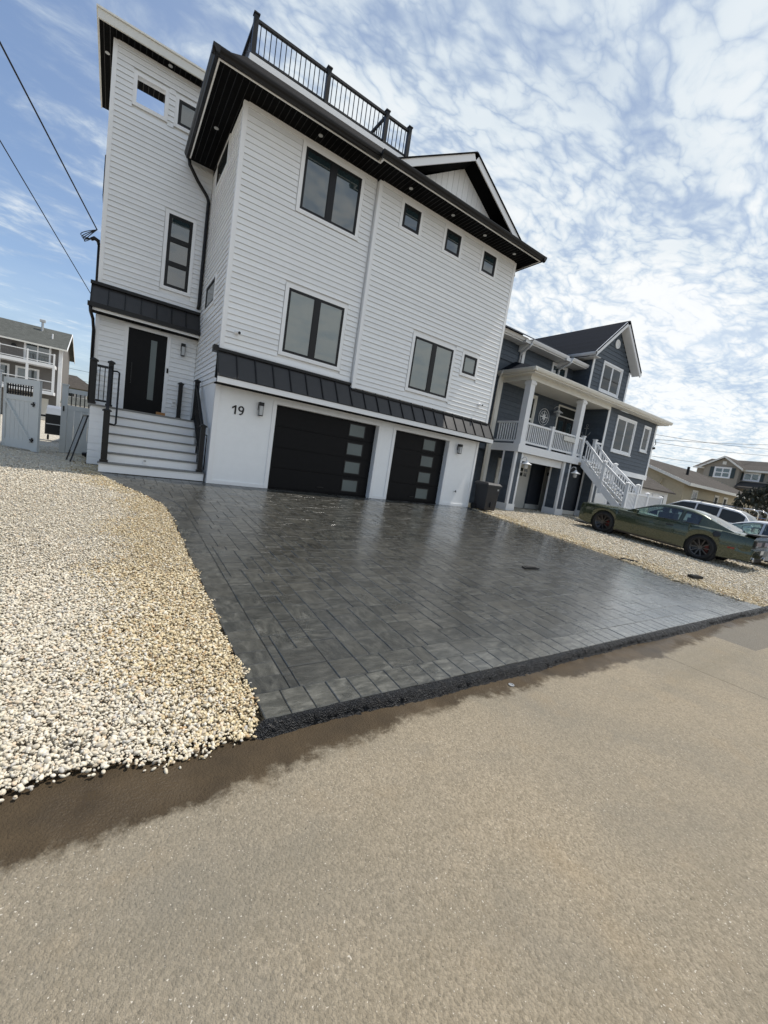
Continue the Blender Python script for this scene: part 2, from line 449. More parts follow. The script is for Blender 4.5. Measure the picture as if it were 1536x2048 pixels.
def street_mat():
    m, nt, b = mat_base('worn_asphalt')
    P = objvec(nt)
    sep = nt.nodes.new('ShaderNodeSeparateXYZ'); nt.links.new(P, sep.inputs[0])
    X, Y = sep.outputs[0], sep.outputs[1]
    agg = nt.nodes.new('ShaderNodeTexVoronoi'); agg.inputs['Scale'].default_value = 85; nt.links.new(P, agg.inputs['Vector'])
    agg2 = nt.nodes.new('ShaderNodeTexVoronoi'); agg2.inputs['Scale'].default_value = 210; nt.links.new(P, agg2.inputs['Vector'])
    big = noise(nt, P, 0.55, 4, 0.55); mid = noise(nt, P, 4.0, 6, 0.6); fine = noise(nt, P, 95, 4, 0.72)
    base = ramp(nt, agg.outputs['Color'], [(0.0, (0.132, 0.110, 0.077)), (0.5, (0.250, 0.211, 0.151)), (1.0, (0.378, 0.322, 0.236))])
    base = mixc(nt, 0.5, base, ramp(nt, fine, [(0.25, (0.115, 0.096, 0.067)), (0.5, (0.250, 0.211, 0.151)), (0.75, (0.43, 0.368, 0.275))]))
    base = mixc(nt, ramp(nt, big, [(0.35, 0.45), (0.62, 0.0)]), base, (0.150, 0.142, 0.118))
    blot = noise(nt, P, 1.7, 5, 0.6, 0.3)
    base = mixc(nt, ramp(nt, blot, [(0.52, 0.0), (0.70, 0.38)]), base, (0.155, 0.145, 0.12))
    base = mixc(nt, ramp(nt, mid, [(0.58, 0.0), (0.75, 0.30)]), base, (0.25, 0.195, 0.125))
    trk = nt.nodes.new('ShaderNodeMapping'); trk.inputs['Scale'].default_value = (0.16, 1.5, 1); nt.links.new(P, trk.inputs[0])
    base = mixc(nt, ramp(nt, noise(nt, trk.outputs[0], 1.6, 4, 0.55), [(0.50, 0.0), (0.72, 0.34)]), base, (0.150, 0.130, 0.090))
    base = mixc(nt, ramp(nt, noise(nt, P, 2.4, 2, 0.5), [(0.62, 0.0), (0.78, 0.22)]), base, (0.29, 0.215, 0.125))
    sp = math_n(nt, 'GREATER_THAN', noise(nt, P, 130, 0, 0.5), 0.80)
    base = mixc(nt, math_n(nt, 'MULTIPLY', sp, 0.7), base, (0.55, 0.51, 0.44))
    dk = math_n(nt, 'GREATER_THAN', noise(nt, P, 60, 1, 0.5), 0.785)
    base = mixc(nt, math_n(nt, 'MULTIPLY', dk, 0.7), base, (0.06, 0.055, 0.045))
    # darker resurfaced patch to the right, with a seam
    patch = math_n(nt, 'MULTIPLY', math_n(nt, 'GREATER_THAN', math_n(nt, 'ADD', X, math_n(nt, 'MULTIPLY', noise(nt, P, 9, 3), 0.05)), 5.05),
                   math_n(nt, 'GREATER_THAN', math_n(nt, 'MULTIPLY_ADD', X, 0.05, Y), -8.72))
    base = mixc(nt, math_n(nt, 'MULTIPLY', patch, 0.6), base, (0.10, 0.098, 0.092))
    seam = math_n(nt, 'LESS_THAN', math_n(nt, 'ABSOLUTE', math_n(nt, 'SUBTRACT', math_n(nt, 'ADD', X, math_n(nt, 'MULTIPLY', noise(nt, P, 3.5, 5, 0.7), 0.05)), 3.34)), 0.007)
    base = mixc(nt, math_n(nt, 'MULTIPLY', seam, 0.65), base, (0.05, 0.043, 0.034))
    # wet band along the gutter, ragged towards the road
    edge = math_n(nt, 'ADD', Y, 8.50)
    edge = math_n(nt, 'ADD', edge, math_n(nt, 'MULTIPLY_ADD', noise(nt, P, 1.15, 2, 0.5), -0.34, 0.20))
    edge = math_n(nt, 'ADD', edge, math_n(nt, 'MULTIPLY_ADD', noise(nt, P, 6.5, 6, 0.72), 0.34, -0.17))
    edge = math_n(nt, 'ADD', edge, math_n(nt, 'MULTIPLY_ADD', noise(nt, P, 55, 2, 0.6), 0.05, -0.025))
    rb = math_n(nt, 'SUBTRACT', 1.0, math_n(nt, 'ABSOLUTE', math_n(nt, 'MULTIPLY', math_n(nt, 'SUBTRACT', X, 3.4), 0.40)), clamp=True)
    edge = math_n(nt, 'ADD', edge, math_n(nt, 'MULTIPLY', rb, 0.16))
    left = nt.nodes.new('ShaderNodeMapRange'); nt.links.new(X, left.inputs[0])
    for i, v in ((1, -1.3), (2, -0.5), (3, 0.10), (4, 0.0)): left.inputs[i].default_value = v
    edge = math_n(nt, 'ADD', edge, left.outputs[0])
    ctr = nt.nodes.new('ShaderNodeMapRange'); nt.links.new(X, ctr.inputs[0])
    for i, v in ((1, -0.9), (2, 0.4), (3, 0.0), (4, -0.07)): ctr.inputs[i].default_value = v
    edge = math_n(nt, 'ADD', edge, ctr.outputs[0])
    wet = nt.nodes.new('ShaderNodeMapRange'); wet.interpolation_type = 'SMOOTHSTEP'; nt.links.new(edge, wet.inputs[0])
    wet.inputs[1].default_value = -0.035; wet.inputs[2].default_value = 0.07
    W = wet.outputs[0]
    wetc = mixc(nt, ramp(nt, mid, [(0.3, 0.0), (0.7, 1.0)]), (0.030, 0.020, 0.010), (0.066, 0.045, 0.023))
    wetc = mixc(nt, 0.22, wetc, mixc(nt, 1.0, base, (0.3, 0.26, 0.2), 'MULTIPLY'))
    nt.links.new(mixc(nt, W, base, wetc), b.inputs['Base Color'])
    b.inputs['Specular IOR Level'].default_value = 0.30
    # standing film in places: smoother
    film = math_n(nt, 'MULTIPLY', W, ramp(nt, math_n(nt, 'MULTIPLY_ADD', rb, 0.22, noise(nt, P, 1.6, 3, 0.5)), [(0.56, 0.0), (0.70, 1.0)]))
    rr = math_n(nt, 'MULTIPLY_ADD', W, -0.12, 0.90)
    rr = math_n(nt, 'MULTIPLY_ADD', film, -0.48, rr)
    nt.links.new(rr, b.inputs['Roughness'])
    h = math_n(nt, 'ADD', math_n(nt, 'MULTIPLY', agg.outputs['Distance'], -0.8), math_n(nt, 'MULTIPLY', fine, 0.5))
    h = math_n(nt, 'ADD', h, math_n(nt, 'MULTIPLY', agg2.outputs['Distance'], -0.5))
    h = math_n(nt, 'ADD', h, math_n(nt, 'MULTIPLY', noise(nt, P, 28, 4, 0.6), 0.6))
    st = math_n(nt, 'MULTIPLY_ADD', film, -0.40, 0.66)
    bn = nt.nodes.new('ShaderNodeBump'); bn.inputs['Distance'].default_value = 0.009
    nt.links.new(st, bn.inputs['Strength']); nt.links.new(h, bn.inputs['Height']); nt.links.new(bn.outputs[0], b.inputs['Normal'])
    return m
M['street'] = street_mat()

def street_z(y): return -0.533 + (0.012 * (EDGE - y) if y > -13 else 0.012 * 4.74 - 0.012 * (-13 - y))
def build_street():
    xs = [-300, -60, -20, -6] + [x * 0.5 for x in range(-8, 25)] + [20, 40, 80, 300]
    ys = [-300, -60, -20, -13, -11.5, -10, -9.2, -8.7, -8.45, -8.2]
    v = [(x, y, street_z(max(y, -19))) for y in ys for x in xs]; n = len(xs)
    f = [(j * n + i, j * n + i + 1, (j + 1) * n + i + 1, (j + 1) * n + i) for j in range(len(ys) - 1) for i in range(n - 1)]
    me = bpy.data.meshes.new('street'); me.from_pydata(v, [], f); me.materials.append(M['street'])
    o = bpy.data.objects.new('street', me); COL.objects.link(o); o['kind'] = 'structure'
build_street()

# driveway outline (x, y), street edge to garage, measured in metres
LEFT_EDGE = [(-1.085, EDGE), (-1.09, -7.0), (-1.085, -5.6), (-1.08, -4.3), (-1.085, -3.4), (-1.10, -2.85), (-1.17, -2.45), (-1.33, -2.0), (-1.55, -1.5), (-1.78, -0.95), (-1.98, -0.35), (-2.12, 0.149)]
RIGHT_EDGE = [(8.20, EDGE), (8.22, -7.0), (8.28, -5.6), (8.36, -4.4), (8.44, -3.1), (8.50, -1.9), (8.58, -1.0), (8.70, -0.02)]
RIGHT_SPILL = [(8.19, EDGE), (8.02, -7.9), (7.92, -7.4), (7.84, -6.9), (7.95, -6.3), (8.18, -5.8), (8.30, -5.2), (8.38, -4.2), (8.44, -3.3), (8.42, -2.2), (8.58, -1.0), (8.70, -0.02)]
DRIVE = LEFT_EDGE + [(-0.06, 0.149), (-0.02, -0.02)] + RIGHT_EDGE[::-1]

def gravel_mat(name, base_only=True):
    m, nt, b = mat_base(name)
    P = objvec(nt)
    vo = nt.nodes.new('ShaderNodeTexVoronoi'); vo.inputs['Scale'].default_value = 38; vo.inputs['Randomness'].default_value = 1.0; nt.links.new(P, vo.inputs['Vector'])
    sepc = nt.nodes.new('ShaderNodeSeparateColor'); nt.links.new(vo.outputs['Color'], sepc.inputs[0])
    stone = ramp(nt, sepc.outputs[0], [(0.0, (0.30, 0.25, 0.18)), (0.25, (0.52, 0.47, 0.38)), (0.6, (0.66, 0.62, 0.53)), (1.0, (0.76, 0.73, 0.66))])
    tan = ramp(nt, sepc.outputs[1], [(0.0, (0.24, 0.16, 0.08)), (0.3, (0.44, 0.34, 0.19)), (0.65, (0.56, 0.46, 0.28)), (1.0, (0.68, 0.60, 0.42))])
    # damp tan margins along the paving
    sep = nt.nodes.new('ShaderNodeSeparateXYZ'); nt.links.new(P, sep.inputs[0])
    wob = math_n(nt, 'MULTIPLY_ADD', noise(nt, P, 1.1, 4, 0.6), 0.9, -0.45)
    wl = nt.nodes.new('ShaderNodeMapRange'); wl.interpolation_type = 'SMOOTHSTEP'; nt.links.new(math_n(nt, 'ADD', sep.outputs[0], wob), wl.inputs[0])
    for i, v in ((1, -1.85), (2, -1.5), (3, 0.0), (4, 1.0)): wl.inputs[i].default_value = v
    wr = nt.nodes.new('ShaderNodeMapRange'); wr.interpolation_type = 'SMOOTHSTEP'; nt.links.new(math_n(nt, 'ADD', sep.outputs[0], wob), wr.inputs[0])
    for i, v in ((1, 10.3), (2, 11.2), (3, 0.75), (4, 0.12)): wr.inputs[i].default_value = v
    wet = math_n(nt, 'MULTIPLY', wl.outputs[0], wr.outputs[0])
    c = mixc(nt, wet, stone, tan)
    gap = ramp(nt, vo.outputs['Distance'], [(0.0, 1.0), (0.45, 0.85), (0.62, 0.25)])
    c = mixc(nt, gap, (0.20, 0.165, 0.11), c)
    nt.links.new(c, b.inputs['Base Color']); b.inputs['Roughness'].default_value = 0.8
    h = math_n(nt, 'SUBTRACT', 1.0, vo.outputs['Distance'])
    bump(nt, b, h, 1.0, 0.02)
    return m
M['gravel'] = gravel_mat('river_gravel')

def build_ground():
    xs = [-300, -60, -25, -12, -6, -3, 0, 4, 8, 12, 20, 35, 60, 120, 300]
    ys = [EDGE - 0.10, EDGE + 0.30, -6, -4, -2, 0, 3, 8, 20, 60, 150, 320]
    v = [(x, y, (gz(y) - (0.035 if y > -7 else 0.06)) if y > EDGE else -0.64) for y in ys for x in xs]; n = len(xs)
    f = [(j * n + i, j * n + i + 1, (j + 1) * n + i + 1, (j + 1) * n + i) for j in range(len(ys) - 1) for i in range(n - 1)]
    me = bpy.data.meshes.new('ground'); me.from_pydata(v, [], f); me.materials.append(M['gravel'])
    o = bpy.data.objects.new('ground', me); COL.objects.link(o); o['kind'] = 'structure'
build_ground()

# --- driveway base with dark joint sand
M['joint'] = plain('wet_joint_sand', (0.018, 0.017, 0.015), 0.5, var=0.3, scale=40, bmp=0.3, bscale=200)
def flat_poly(name, poly, dz, mat):
    bm = bmesh.new()
    vs_ = [bm.verts.new((x, y, gz(min(y, 0)) + dz)) for x, y in poly]
    fc = bm.faces.new(vs_); bmesh.ops.triangulate(bm, faces=[fc])
    me = bpy.data.meshes.new(name); bm.to_mesh(me); bm.free(); me.materials.append(mat)
    o = bpy.data.objects.new(name, me); COL.objects.link(o); return o
driveway = flat_poly('driveway', DRIVE, -0.010, M['joint']); driveway['kind'] = 'structure'

def paver_mat():
    m, nt, b = mat_base('wet_slate_paver')
    P = objvec(nt)
    att = nt.nodes.new('ShaderNodeAttribute'); att.attribute_name = 'tone'; att.attribute_type = 'GEOMETRY'
    sepa = nt.nodes.new('ShaderNodeSeparateColor'); nt.links.new(att.outputs['Color'], sepa.inputs[0])
    # streaks along the block: rotate texture by block orientation flag
    mpa = nt.nodes.new('ShaderNodeMapping'); mpa.inputs['Scale'].default_value = (7.0, 17, 8); nt.links.new(P, mpa.inputs[0])
    mpb = nt.nodes.new('ShaderNodeMapping'); mpb.inputs['Scale'].default_value = (17, 7.0, 8); nt.links.new(P, mpb.inputs[0])
    off = nt.nodes.new('ShaderNodeVectorMath'); off.operation = 'SCALE'; off.inputs['Scale'].default_value = 37.0; nt.links.new(att.outputs['Color'], off.inputs[0])
    va = nt.nodes.new('ShaderNodeMix'); va.data_type = 'VECTOR'; nt.links.new(math_n(nt, 'GREATER_THAN', sepa.outputs[2], 0.5), va.inputs[0])
    nt.links.new(mpa.outputs[0], va.inputs[4]); nt.links.new(mpb.outputs[0], va.inputs[5])
    ad = nt.nodes.new('ShaderNodeVectorMath'); nt.links.new(va.outputs[1], ad.inputs[0]); nt.links.new(off.outputs[0], ad.inputs[1])
    st = noise(nt, ad.outputs[0], 1.0, 8, 0.68, 0.5)
    c = ramp(nt, st, [(0.28, (0.018, 0.019, 0.016)), (0.46, (0.050, 0.050, 0.043)), (0.60, (0.098, 0.097, 0.084)), (0.78, (0.20, 0.197, 0.175))])
    t = math_n(nt, 'MULTIPLY_ADD', sepa.outputs[0], 0.42, 0.46)
    tv = nt.nodes.new('ShaderNodeVectorMath'); tv.operation = 'SCALE'; nt.links.new(c, tv.inputs[0]); nt.links.new(t, tv.inputs['Scale'])
    c = mixc(nt, math_n(nt, 'MULTIPLY', sepa.outputs[1], 0.30), tv.outputs[0], (0.060, 0.056, 0.044))
    nt.links.new(c, b.inputs['Base Color'])
    wet = noise(nt, P, 1.4, 5, 0.6)
    r = math_n(nt, 'ADD', ramp(nt, wet, [(0.35, 0.20), (0.65, 0.38)]), math_n(nt, 'MULTIPLY', noise(nt, P, 60, 3), 0.08))
    nt.links.new(r, b.inputs['Roughness'])
    b.inputs['Specular IOR Level'].default_value = 0.30
    rip = noise(nt, ad.outputs[0], 2.1, 6, 0.65, 0.5)
    h = math_n(nt, 'ADD', math_n(nt, 'MULTIPLY', rip, 1.0), math_n(nt, 'MULTIPLY', noise(nt, P, 110, 3, 0.6), 0.16))
    bump(nt, b, h, 0.45, 0.012)
    sp = nt.nodes.new('ShaderNodeSeparateXYZ'); nt.links.new(P, sp.inputs[0])
    pool = math_n(nt, 'ADD', math_n(nt, 'MULTIPLY', sp.outputs[0], 0.085), math_n(nt, 'MULTIPLY', sp.outputs[1], -0.05))
    pool = math_n(nt, 'ADD', pool, math_n(nt, 'MULTIPLY_ADD', noise(nt, P, 0.9, 5, 0.6), 0.9, -0.45))
    nt.links.new(ramp(nt, pool, [(0.22, 0.30), (0.72, 1.0)]), b.inputs['Coat Weight'])
    b.inputs['Coat Roughness'].default_value = 0.09; b.inputs['Coat IOR'].default_value = 1.8
    cb = nt.nodes.new('ShaderNodeBump'); cb.inputs['Strength'].default_value = 0.25; cb.inputs['Distance'].default_value = 0.010
    nt.links.new(h, cb.inputs['Height']); nt.links.new(cb.outputs[0], b.inputs['Coat Normal'])
    return m
M['paver'] = paver_mat()

def clip_poly(subject, rect):
    """Sutherland-Hodgman: subject polygon clipped by a convex polygon"""
    out = list(subject)
    for i in range(len(rect)):
        a, b2 = rect[i], rect[(i + 1) % len(rect)]
        ins = lambda p: (b2[0] - a[0]) * (p[1] - a[1]) - (b2[1] - a[1]) * (p[0] - a[0]) >= -1e-9
        res = []
        for k in range(len(out)):
            p, q = out[k - 1], out[k]
            ip, iq = ins(p), ins(q)
            if ip != iq:
                d1 = (b2[0] - a[0]) * (p[1] - a[1]) - (b2[1] - a[1]) * (p[0] - a[0])
                d2 = (b2[0] - a[0]) * (q[1] - a[1]) - (b2[1] - a[1]) * (q[0] - a[0])
                t = d1 / (d1 - d2); res.append((p[0] + t * (q[0] - p[0]), p[1] + t * (q[1] - p[1])))
            if iq: res.append(q)
        out = res
        if not out: return []
    return out
def area(p): return 0.5 * sum(p[i - 1][0] * p[i][1] - p[i][0] * p[i - 1][1] for i in range(len(p)))
def inset(poly, d):
    """inset a small convex-ish polygon"""
    n = len(poly); s = 1 if area(poly) > 0 else -1; out = []
    for i in range(n):
        p0, p1, p2 = Vector(poly[i - 1]), Vector(poly[i]), Vector(poly[(i + 1) % n])
        e1, e2 = (p1 - p0), (p2 - p1)
        if e1.length < 1e-6 or e2.length < 1e-6: out.append(tuple(p1)); continue
        n1 = Vector((-e1.y, e1.x)).normalized() * s; n2 = Vector((-e2.y, e2.x)).normalized() * s
        bis = n1 + n2
        if bis.length < 1e-4: out.append(tuple(p1 + n1 * d)); continue
        k = min(d * 2 / max(bis.length_squared, 0.15), d * 3)
        out.append(tuple(p1 + bis * k))
    return out
def dedupe(p, eps=0.004):
    q = []
    for a in p:
        if not q or (a[0] - q[-1][0]) ** 2 + (a[1] - q[-1][1]) ** 2 > eps ** 2: q.append(a)
    if len(q) > 1 and (q[0][0] - q[-1][0]) ** 2 + (q[0][1] - q[-1][1]) ** 2 < eps ** 2: q.pop()
    return q

def build_pavers():
    # boundary of the field: inside the soldier courses
    bw = 0.235
    def offset_line(line, d):
        out = []
        for i, p in enumerate(line):
            a = Vector(line[max(i - 1, 0)]); c = Vector(line[min(i + 1, len(line) - 1)]); t = (c - a).normalized()
            out.append((p[0] + d * t.y, p[1] - d * t.x))
        return out
    Lin = offset_line(LEFT_EDGE, bw); Rin = offset_line(RIGHT_EDGE, -bw)
    ys0 = EDGE + bw
    Lin = [(Lin[0][0], ys0)] + [p for p in Lin[1:] if p[1] > ys0]
    Rin = [(Rin[0][0] + 0.05, ys0)] + [p for p in Rin[1:] if p[1] > ys0]
    Lin[-1] = (Lin[-1][0], 0.149); Rin[-1] = (8.60, -0.02)
    field = Lin + [(-0.06, 0.149), (-0.02, -0.02)] + Rin[::-1]
    polys = []   # (polygon, streak direction flag, border?)
    # soldier course along the street
    x = LEFT_EDGE[0][0] + 0.0
    while x < RIGHT_EDGE[0][0] - 0.02:
        w = 0.1625
        polys.append(([(x, EDGE), (min(x + w, RIGHT_EDGE[0][0]), EDGE), (min(x + w, RIGHT_EDGE[0][0]), EDGE + bw), (x, EDGE + bw)], 0.0, True)); x += w
    # soldier courses along both sides
    for outer, inner in ((LEFT_EDGE, Lin), (RIGHT_EDGE, Rin)):
        def samp(line, n=400):
            L = [0.0]
            for i in range(1, len(line)): L.append(L[-1] + (Vector(line[i]) - Vector(line[i - 1])).length)
            return L
        def along(line, L, s):
            for i in range(1, len(line)):
                if L[i] >= s - 1e-9:
                    t = (s - L[i - 1]) / max(L[i] - L[i - 1], 1e-9); return (line[i - 1][0] + t * (line[i][0] - line[i - 1][0]), line[i - 1][1] + t * (line[i][1] - line[i - 1][1]))
            return line[-1]
        o2 = [(outer[0][0], ys0)] + list(outer[1:])
        Lo, Li = samp(o2), samp(inner); n = int(Lo[-1] / 0.1625)
        for k in range(n):
            a0, a1 = k / n, (k + 1) / n
            q = [along(o2, Lo, a0 * Lo[-1]), along(inner, Li, a0 * Li[-1]), along(inner, Li, a1 * Li[-1]), along(o2, Lo, a1 * Lo[-1])]
            if area(q) < 0: q = q[::-1]
            polys.append((q, 1.0, True))
    # ashlar field in strips
    c = 0.0765
    rnd = random.Random(5)
    # random ashlar: row-major fill of a cell grid with stones 2-4 cells wide and deep
    gx, gy = 156, 116
    occ = [[False] * gx for _ in range(gy)]
    ox, oy = -2.31, ys0
    sizes = [(3, 3), (3, 3), (4, 3), (3, 2), (2, 3), (3, 4), (4, 3), (2, 2)]
    for j in range(gy):
        i = 0
        while i < gx:
            if occ[j][i]: i += 1; continue
            run = 0
            while i + run < gx and not occ[j][i + run]: run += 1
            cand = [q for q in sizes if q[0] <= run and run - q[0] != 1] or [(run, 3)]
            w, h = rnd.choice(cand)
            for jj in range(j, min(j + h, gy)):
                for ii in range(i, i + w): occ[jj][ii] = True
            x, y = ox + i * c, oy + j * c
            polys.append(([(x, y), (x + w * c, y), (x + w * c, y + h * c), (x, y + h * c)], 1.0 if h > w or (h == w and rnd.random() < 0.4) else 0.0, False))
            i += w
    cam = Vector((-1.918, -10.36, 1.118))
    done = []
    for q, flag, border in polys:
        p = q
        if not border:
            cx = sum(a[0] for a in q) / 4; cy = sum(a[1] for a in q) / 4
            p = dedupe(clip_poly(field, q))
        if len(p) < 3 or abs(area(p)) < 0.0012: continue
        if area(p) < 0: p = p[::-1]
        cx = sum(a[0] for a in p) / len(p); cy = sum(a[1] for a in p) / len(p)
        d = (Vector((cx, cy, gz(cy))) - cam)
        size = abs(area(p)) / d.length_squared * abs(d.z) / d.length * (1.6 if border else 1.0)
        done.append((size, p, flag))
    done.sort(key=lambda t: -t[0])
    def emit(p, flag, V, F, T):
        o = inset(p, 0.0015); i1 = inset(p, 0.0062)
        dz = rnd.uniform(-0.0022, 0.0022); tx, ty = rnd.uniform(-0.006, 0.006), rnd.uniform(-0.006, 0.006)
        cx = sum(a[0] for a in p) / len(p); cy = sum(a[1] for a in p) / len(p)
        z = lambda a, dd: gz(min(a[1], 0)) + dz + dd + tx * (a[0] - cx) + ty * (a[1] - cy)
        k = len(V); n = len(p)
        V += [(a[0], a[1], z(a, 0.0)) for a in i1] + [(a[0], a[1], z(a, -0.006)) for a in o] + [(a[0], a[1], z(a, -0.03)) for a in o]
        F.append(tuple(k + j for j in range(n)))
        for r in (0, n):
            for j in range(n): F.append((k + r + j, k + r + n + j, k + r + n + (j + 1) % n, k + r + (j + 1) % n))
        t = (rnd.random() * 0.8 + (0.85 if flag == 0.0 and max(a[1] for a in p) < EDGE + 0.24 else 0.0), rnd.random() ** 2, flag * 0.6 + 0.2 + rnd.uniform(-0.15, 0.15), 1.0)
        T += [t] * (3 * n)
    def make(name, V, F, T, kind=None):
        me = bpy.data.meshes.new(name); me.from_pydata(V, [], F); me.materials.append(M['paver'])
        ca = me.color_attributes.new('tone', 'FLOAT_COLOR', 'POINT'); ca.data.foreach_set('color', np.array(T, dtype=np.float32).ravel())
        o = bpy.data.objects.new(name, me); COL.objects.link(o); o.parent = driveway
        if kind: o['kind'] = kind
    for s, p, flag in done[:298]:
        V, F, T = [], [], []; emit(p, flag, V, F, T); make('paver', V, F, T)
    V, F, T = [], [], []
    for s, p, flag in done[298:]: emit(p, flag, V, F, T)
    make('paver_field', V, F, T, 'stuff')
build_pavers()

# --- asphalt berm between pavers and street
def build_berm():
    m, nt, b = mat_base('fresh_black_asphalt')
    P = objvec(nt)
    vo = nt.nodes.new('ShaderNodeTexVoronoi'); vo.inputs['Scale'].default_value = 130; nt.links.new(P, vo.inputs['Vector'])
    nt.links.new(ramp(nt, vo.outputs['Color'], [(0.0, (0.004, 0.0045, 0.005)), (0.6, (0.011, 0.012, 0.014)), (1.0, (0.035, 0.037, 0.041))]), b.inputs['Base Color'])
    nt.links.new(ramp(nt, noise(nt, P, 20, 3), [(0.3, 0.3), (0.7, 0.65)]), b.inputs['Roughness']); b.inputs['Specular IOR Level'].default_value = 0.3
    bump(nt, b, math_n(nt, 'ADD', vo.outputs['Distance'], noise(nt, P, 60, 4)), 0.9, 0.012)
    xs = np.arange(-1.16, 8.6, 0.025)
    prof = [(0.012, -0.012), (-0.004, -0.008), (-0.026, -0.018), (-0.046, -0.042), (-0.052, -0.064), (-0.064, -0.088), (-0.09, -0.096)]
    V = []; F = []; n = len(prof)
    for i, x in enumerate(xs):
        wv = 0.018 * math.sin(x * 1.7) + 0.012 * math.sin(x * 5.1 + 1)
        endf = min(1, max(0.15, (x + 1.16) / 0.06))
        for j, (dy, dz) in enumerate(prof):
            k = j / (n - 1)
            jx, jy, jz = rng.normal(0, 0.003), rng.normal(0, 0.005) * (j > 1), rng.normal(0, 0.0035) * (0 < j)
            zz = gz(EDGE) + dz * (1 + 0.0 * k)
            zz = zz * endf + (street_z(EDGE) - 0.01) * (1 - endf)
            V.append((x + jx, EDGE + dy - wv * k + jy, zz + jz))
    for i in range(len(xs) - 1):
        for j in range(n - 1): F.append((i * n + j, i * n + j + 1, (i + 1) * n + j + 1, (i + 1) * n + j))
    me = bpy.data.meshes.new('asphalt_kerb'); me.from_pydata(V, [], F); me.materials.append(m)
    for p in me.polygons: p.use_smooth = True
    o = bpy.data.objects.new('asphalt_kerb', me); COL.objects.link(o); o['kind'] = 'structure'
build_berm()

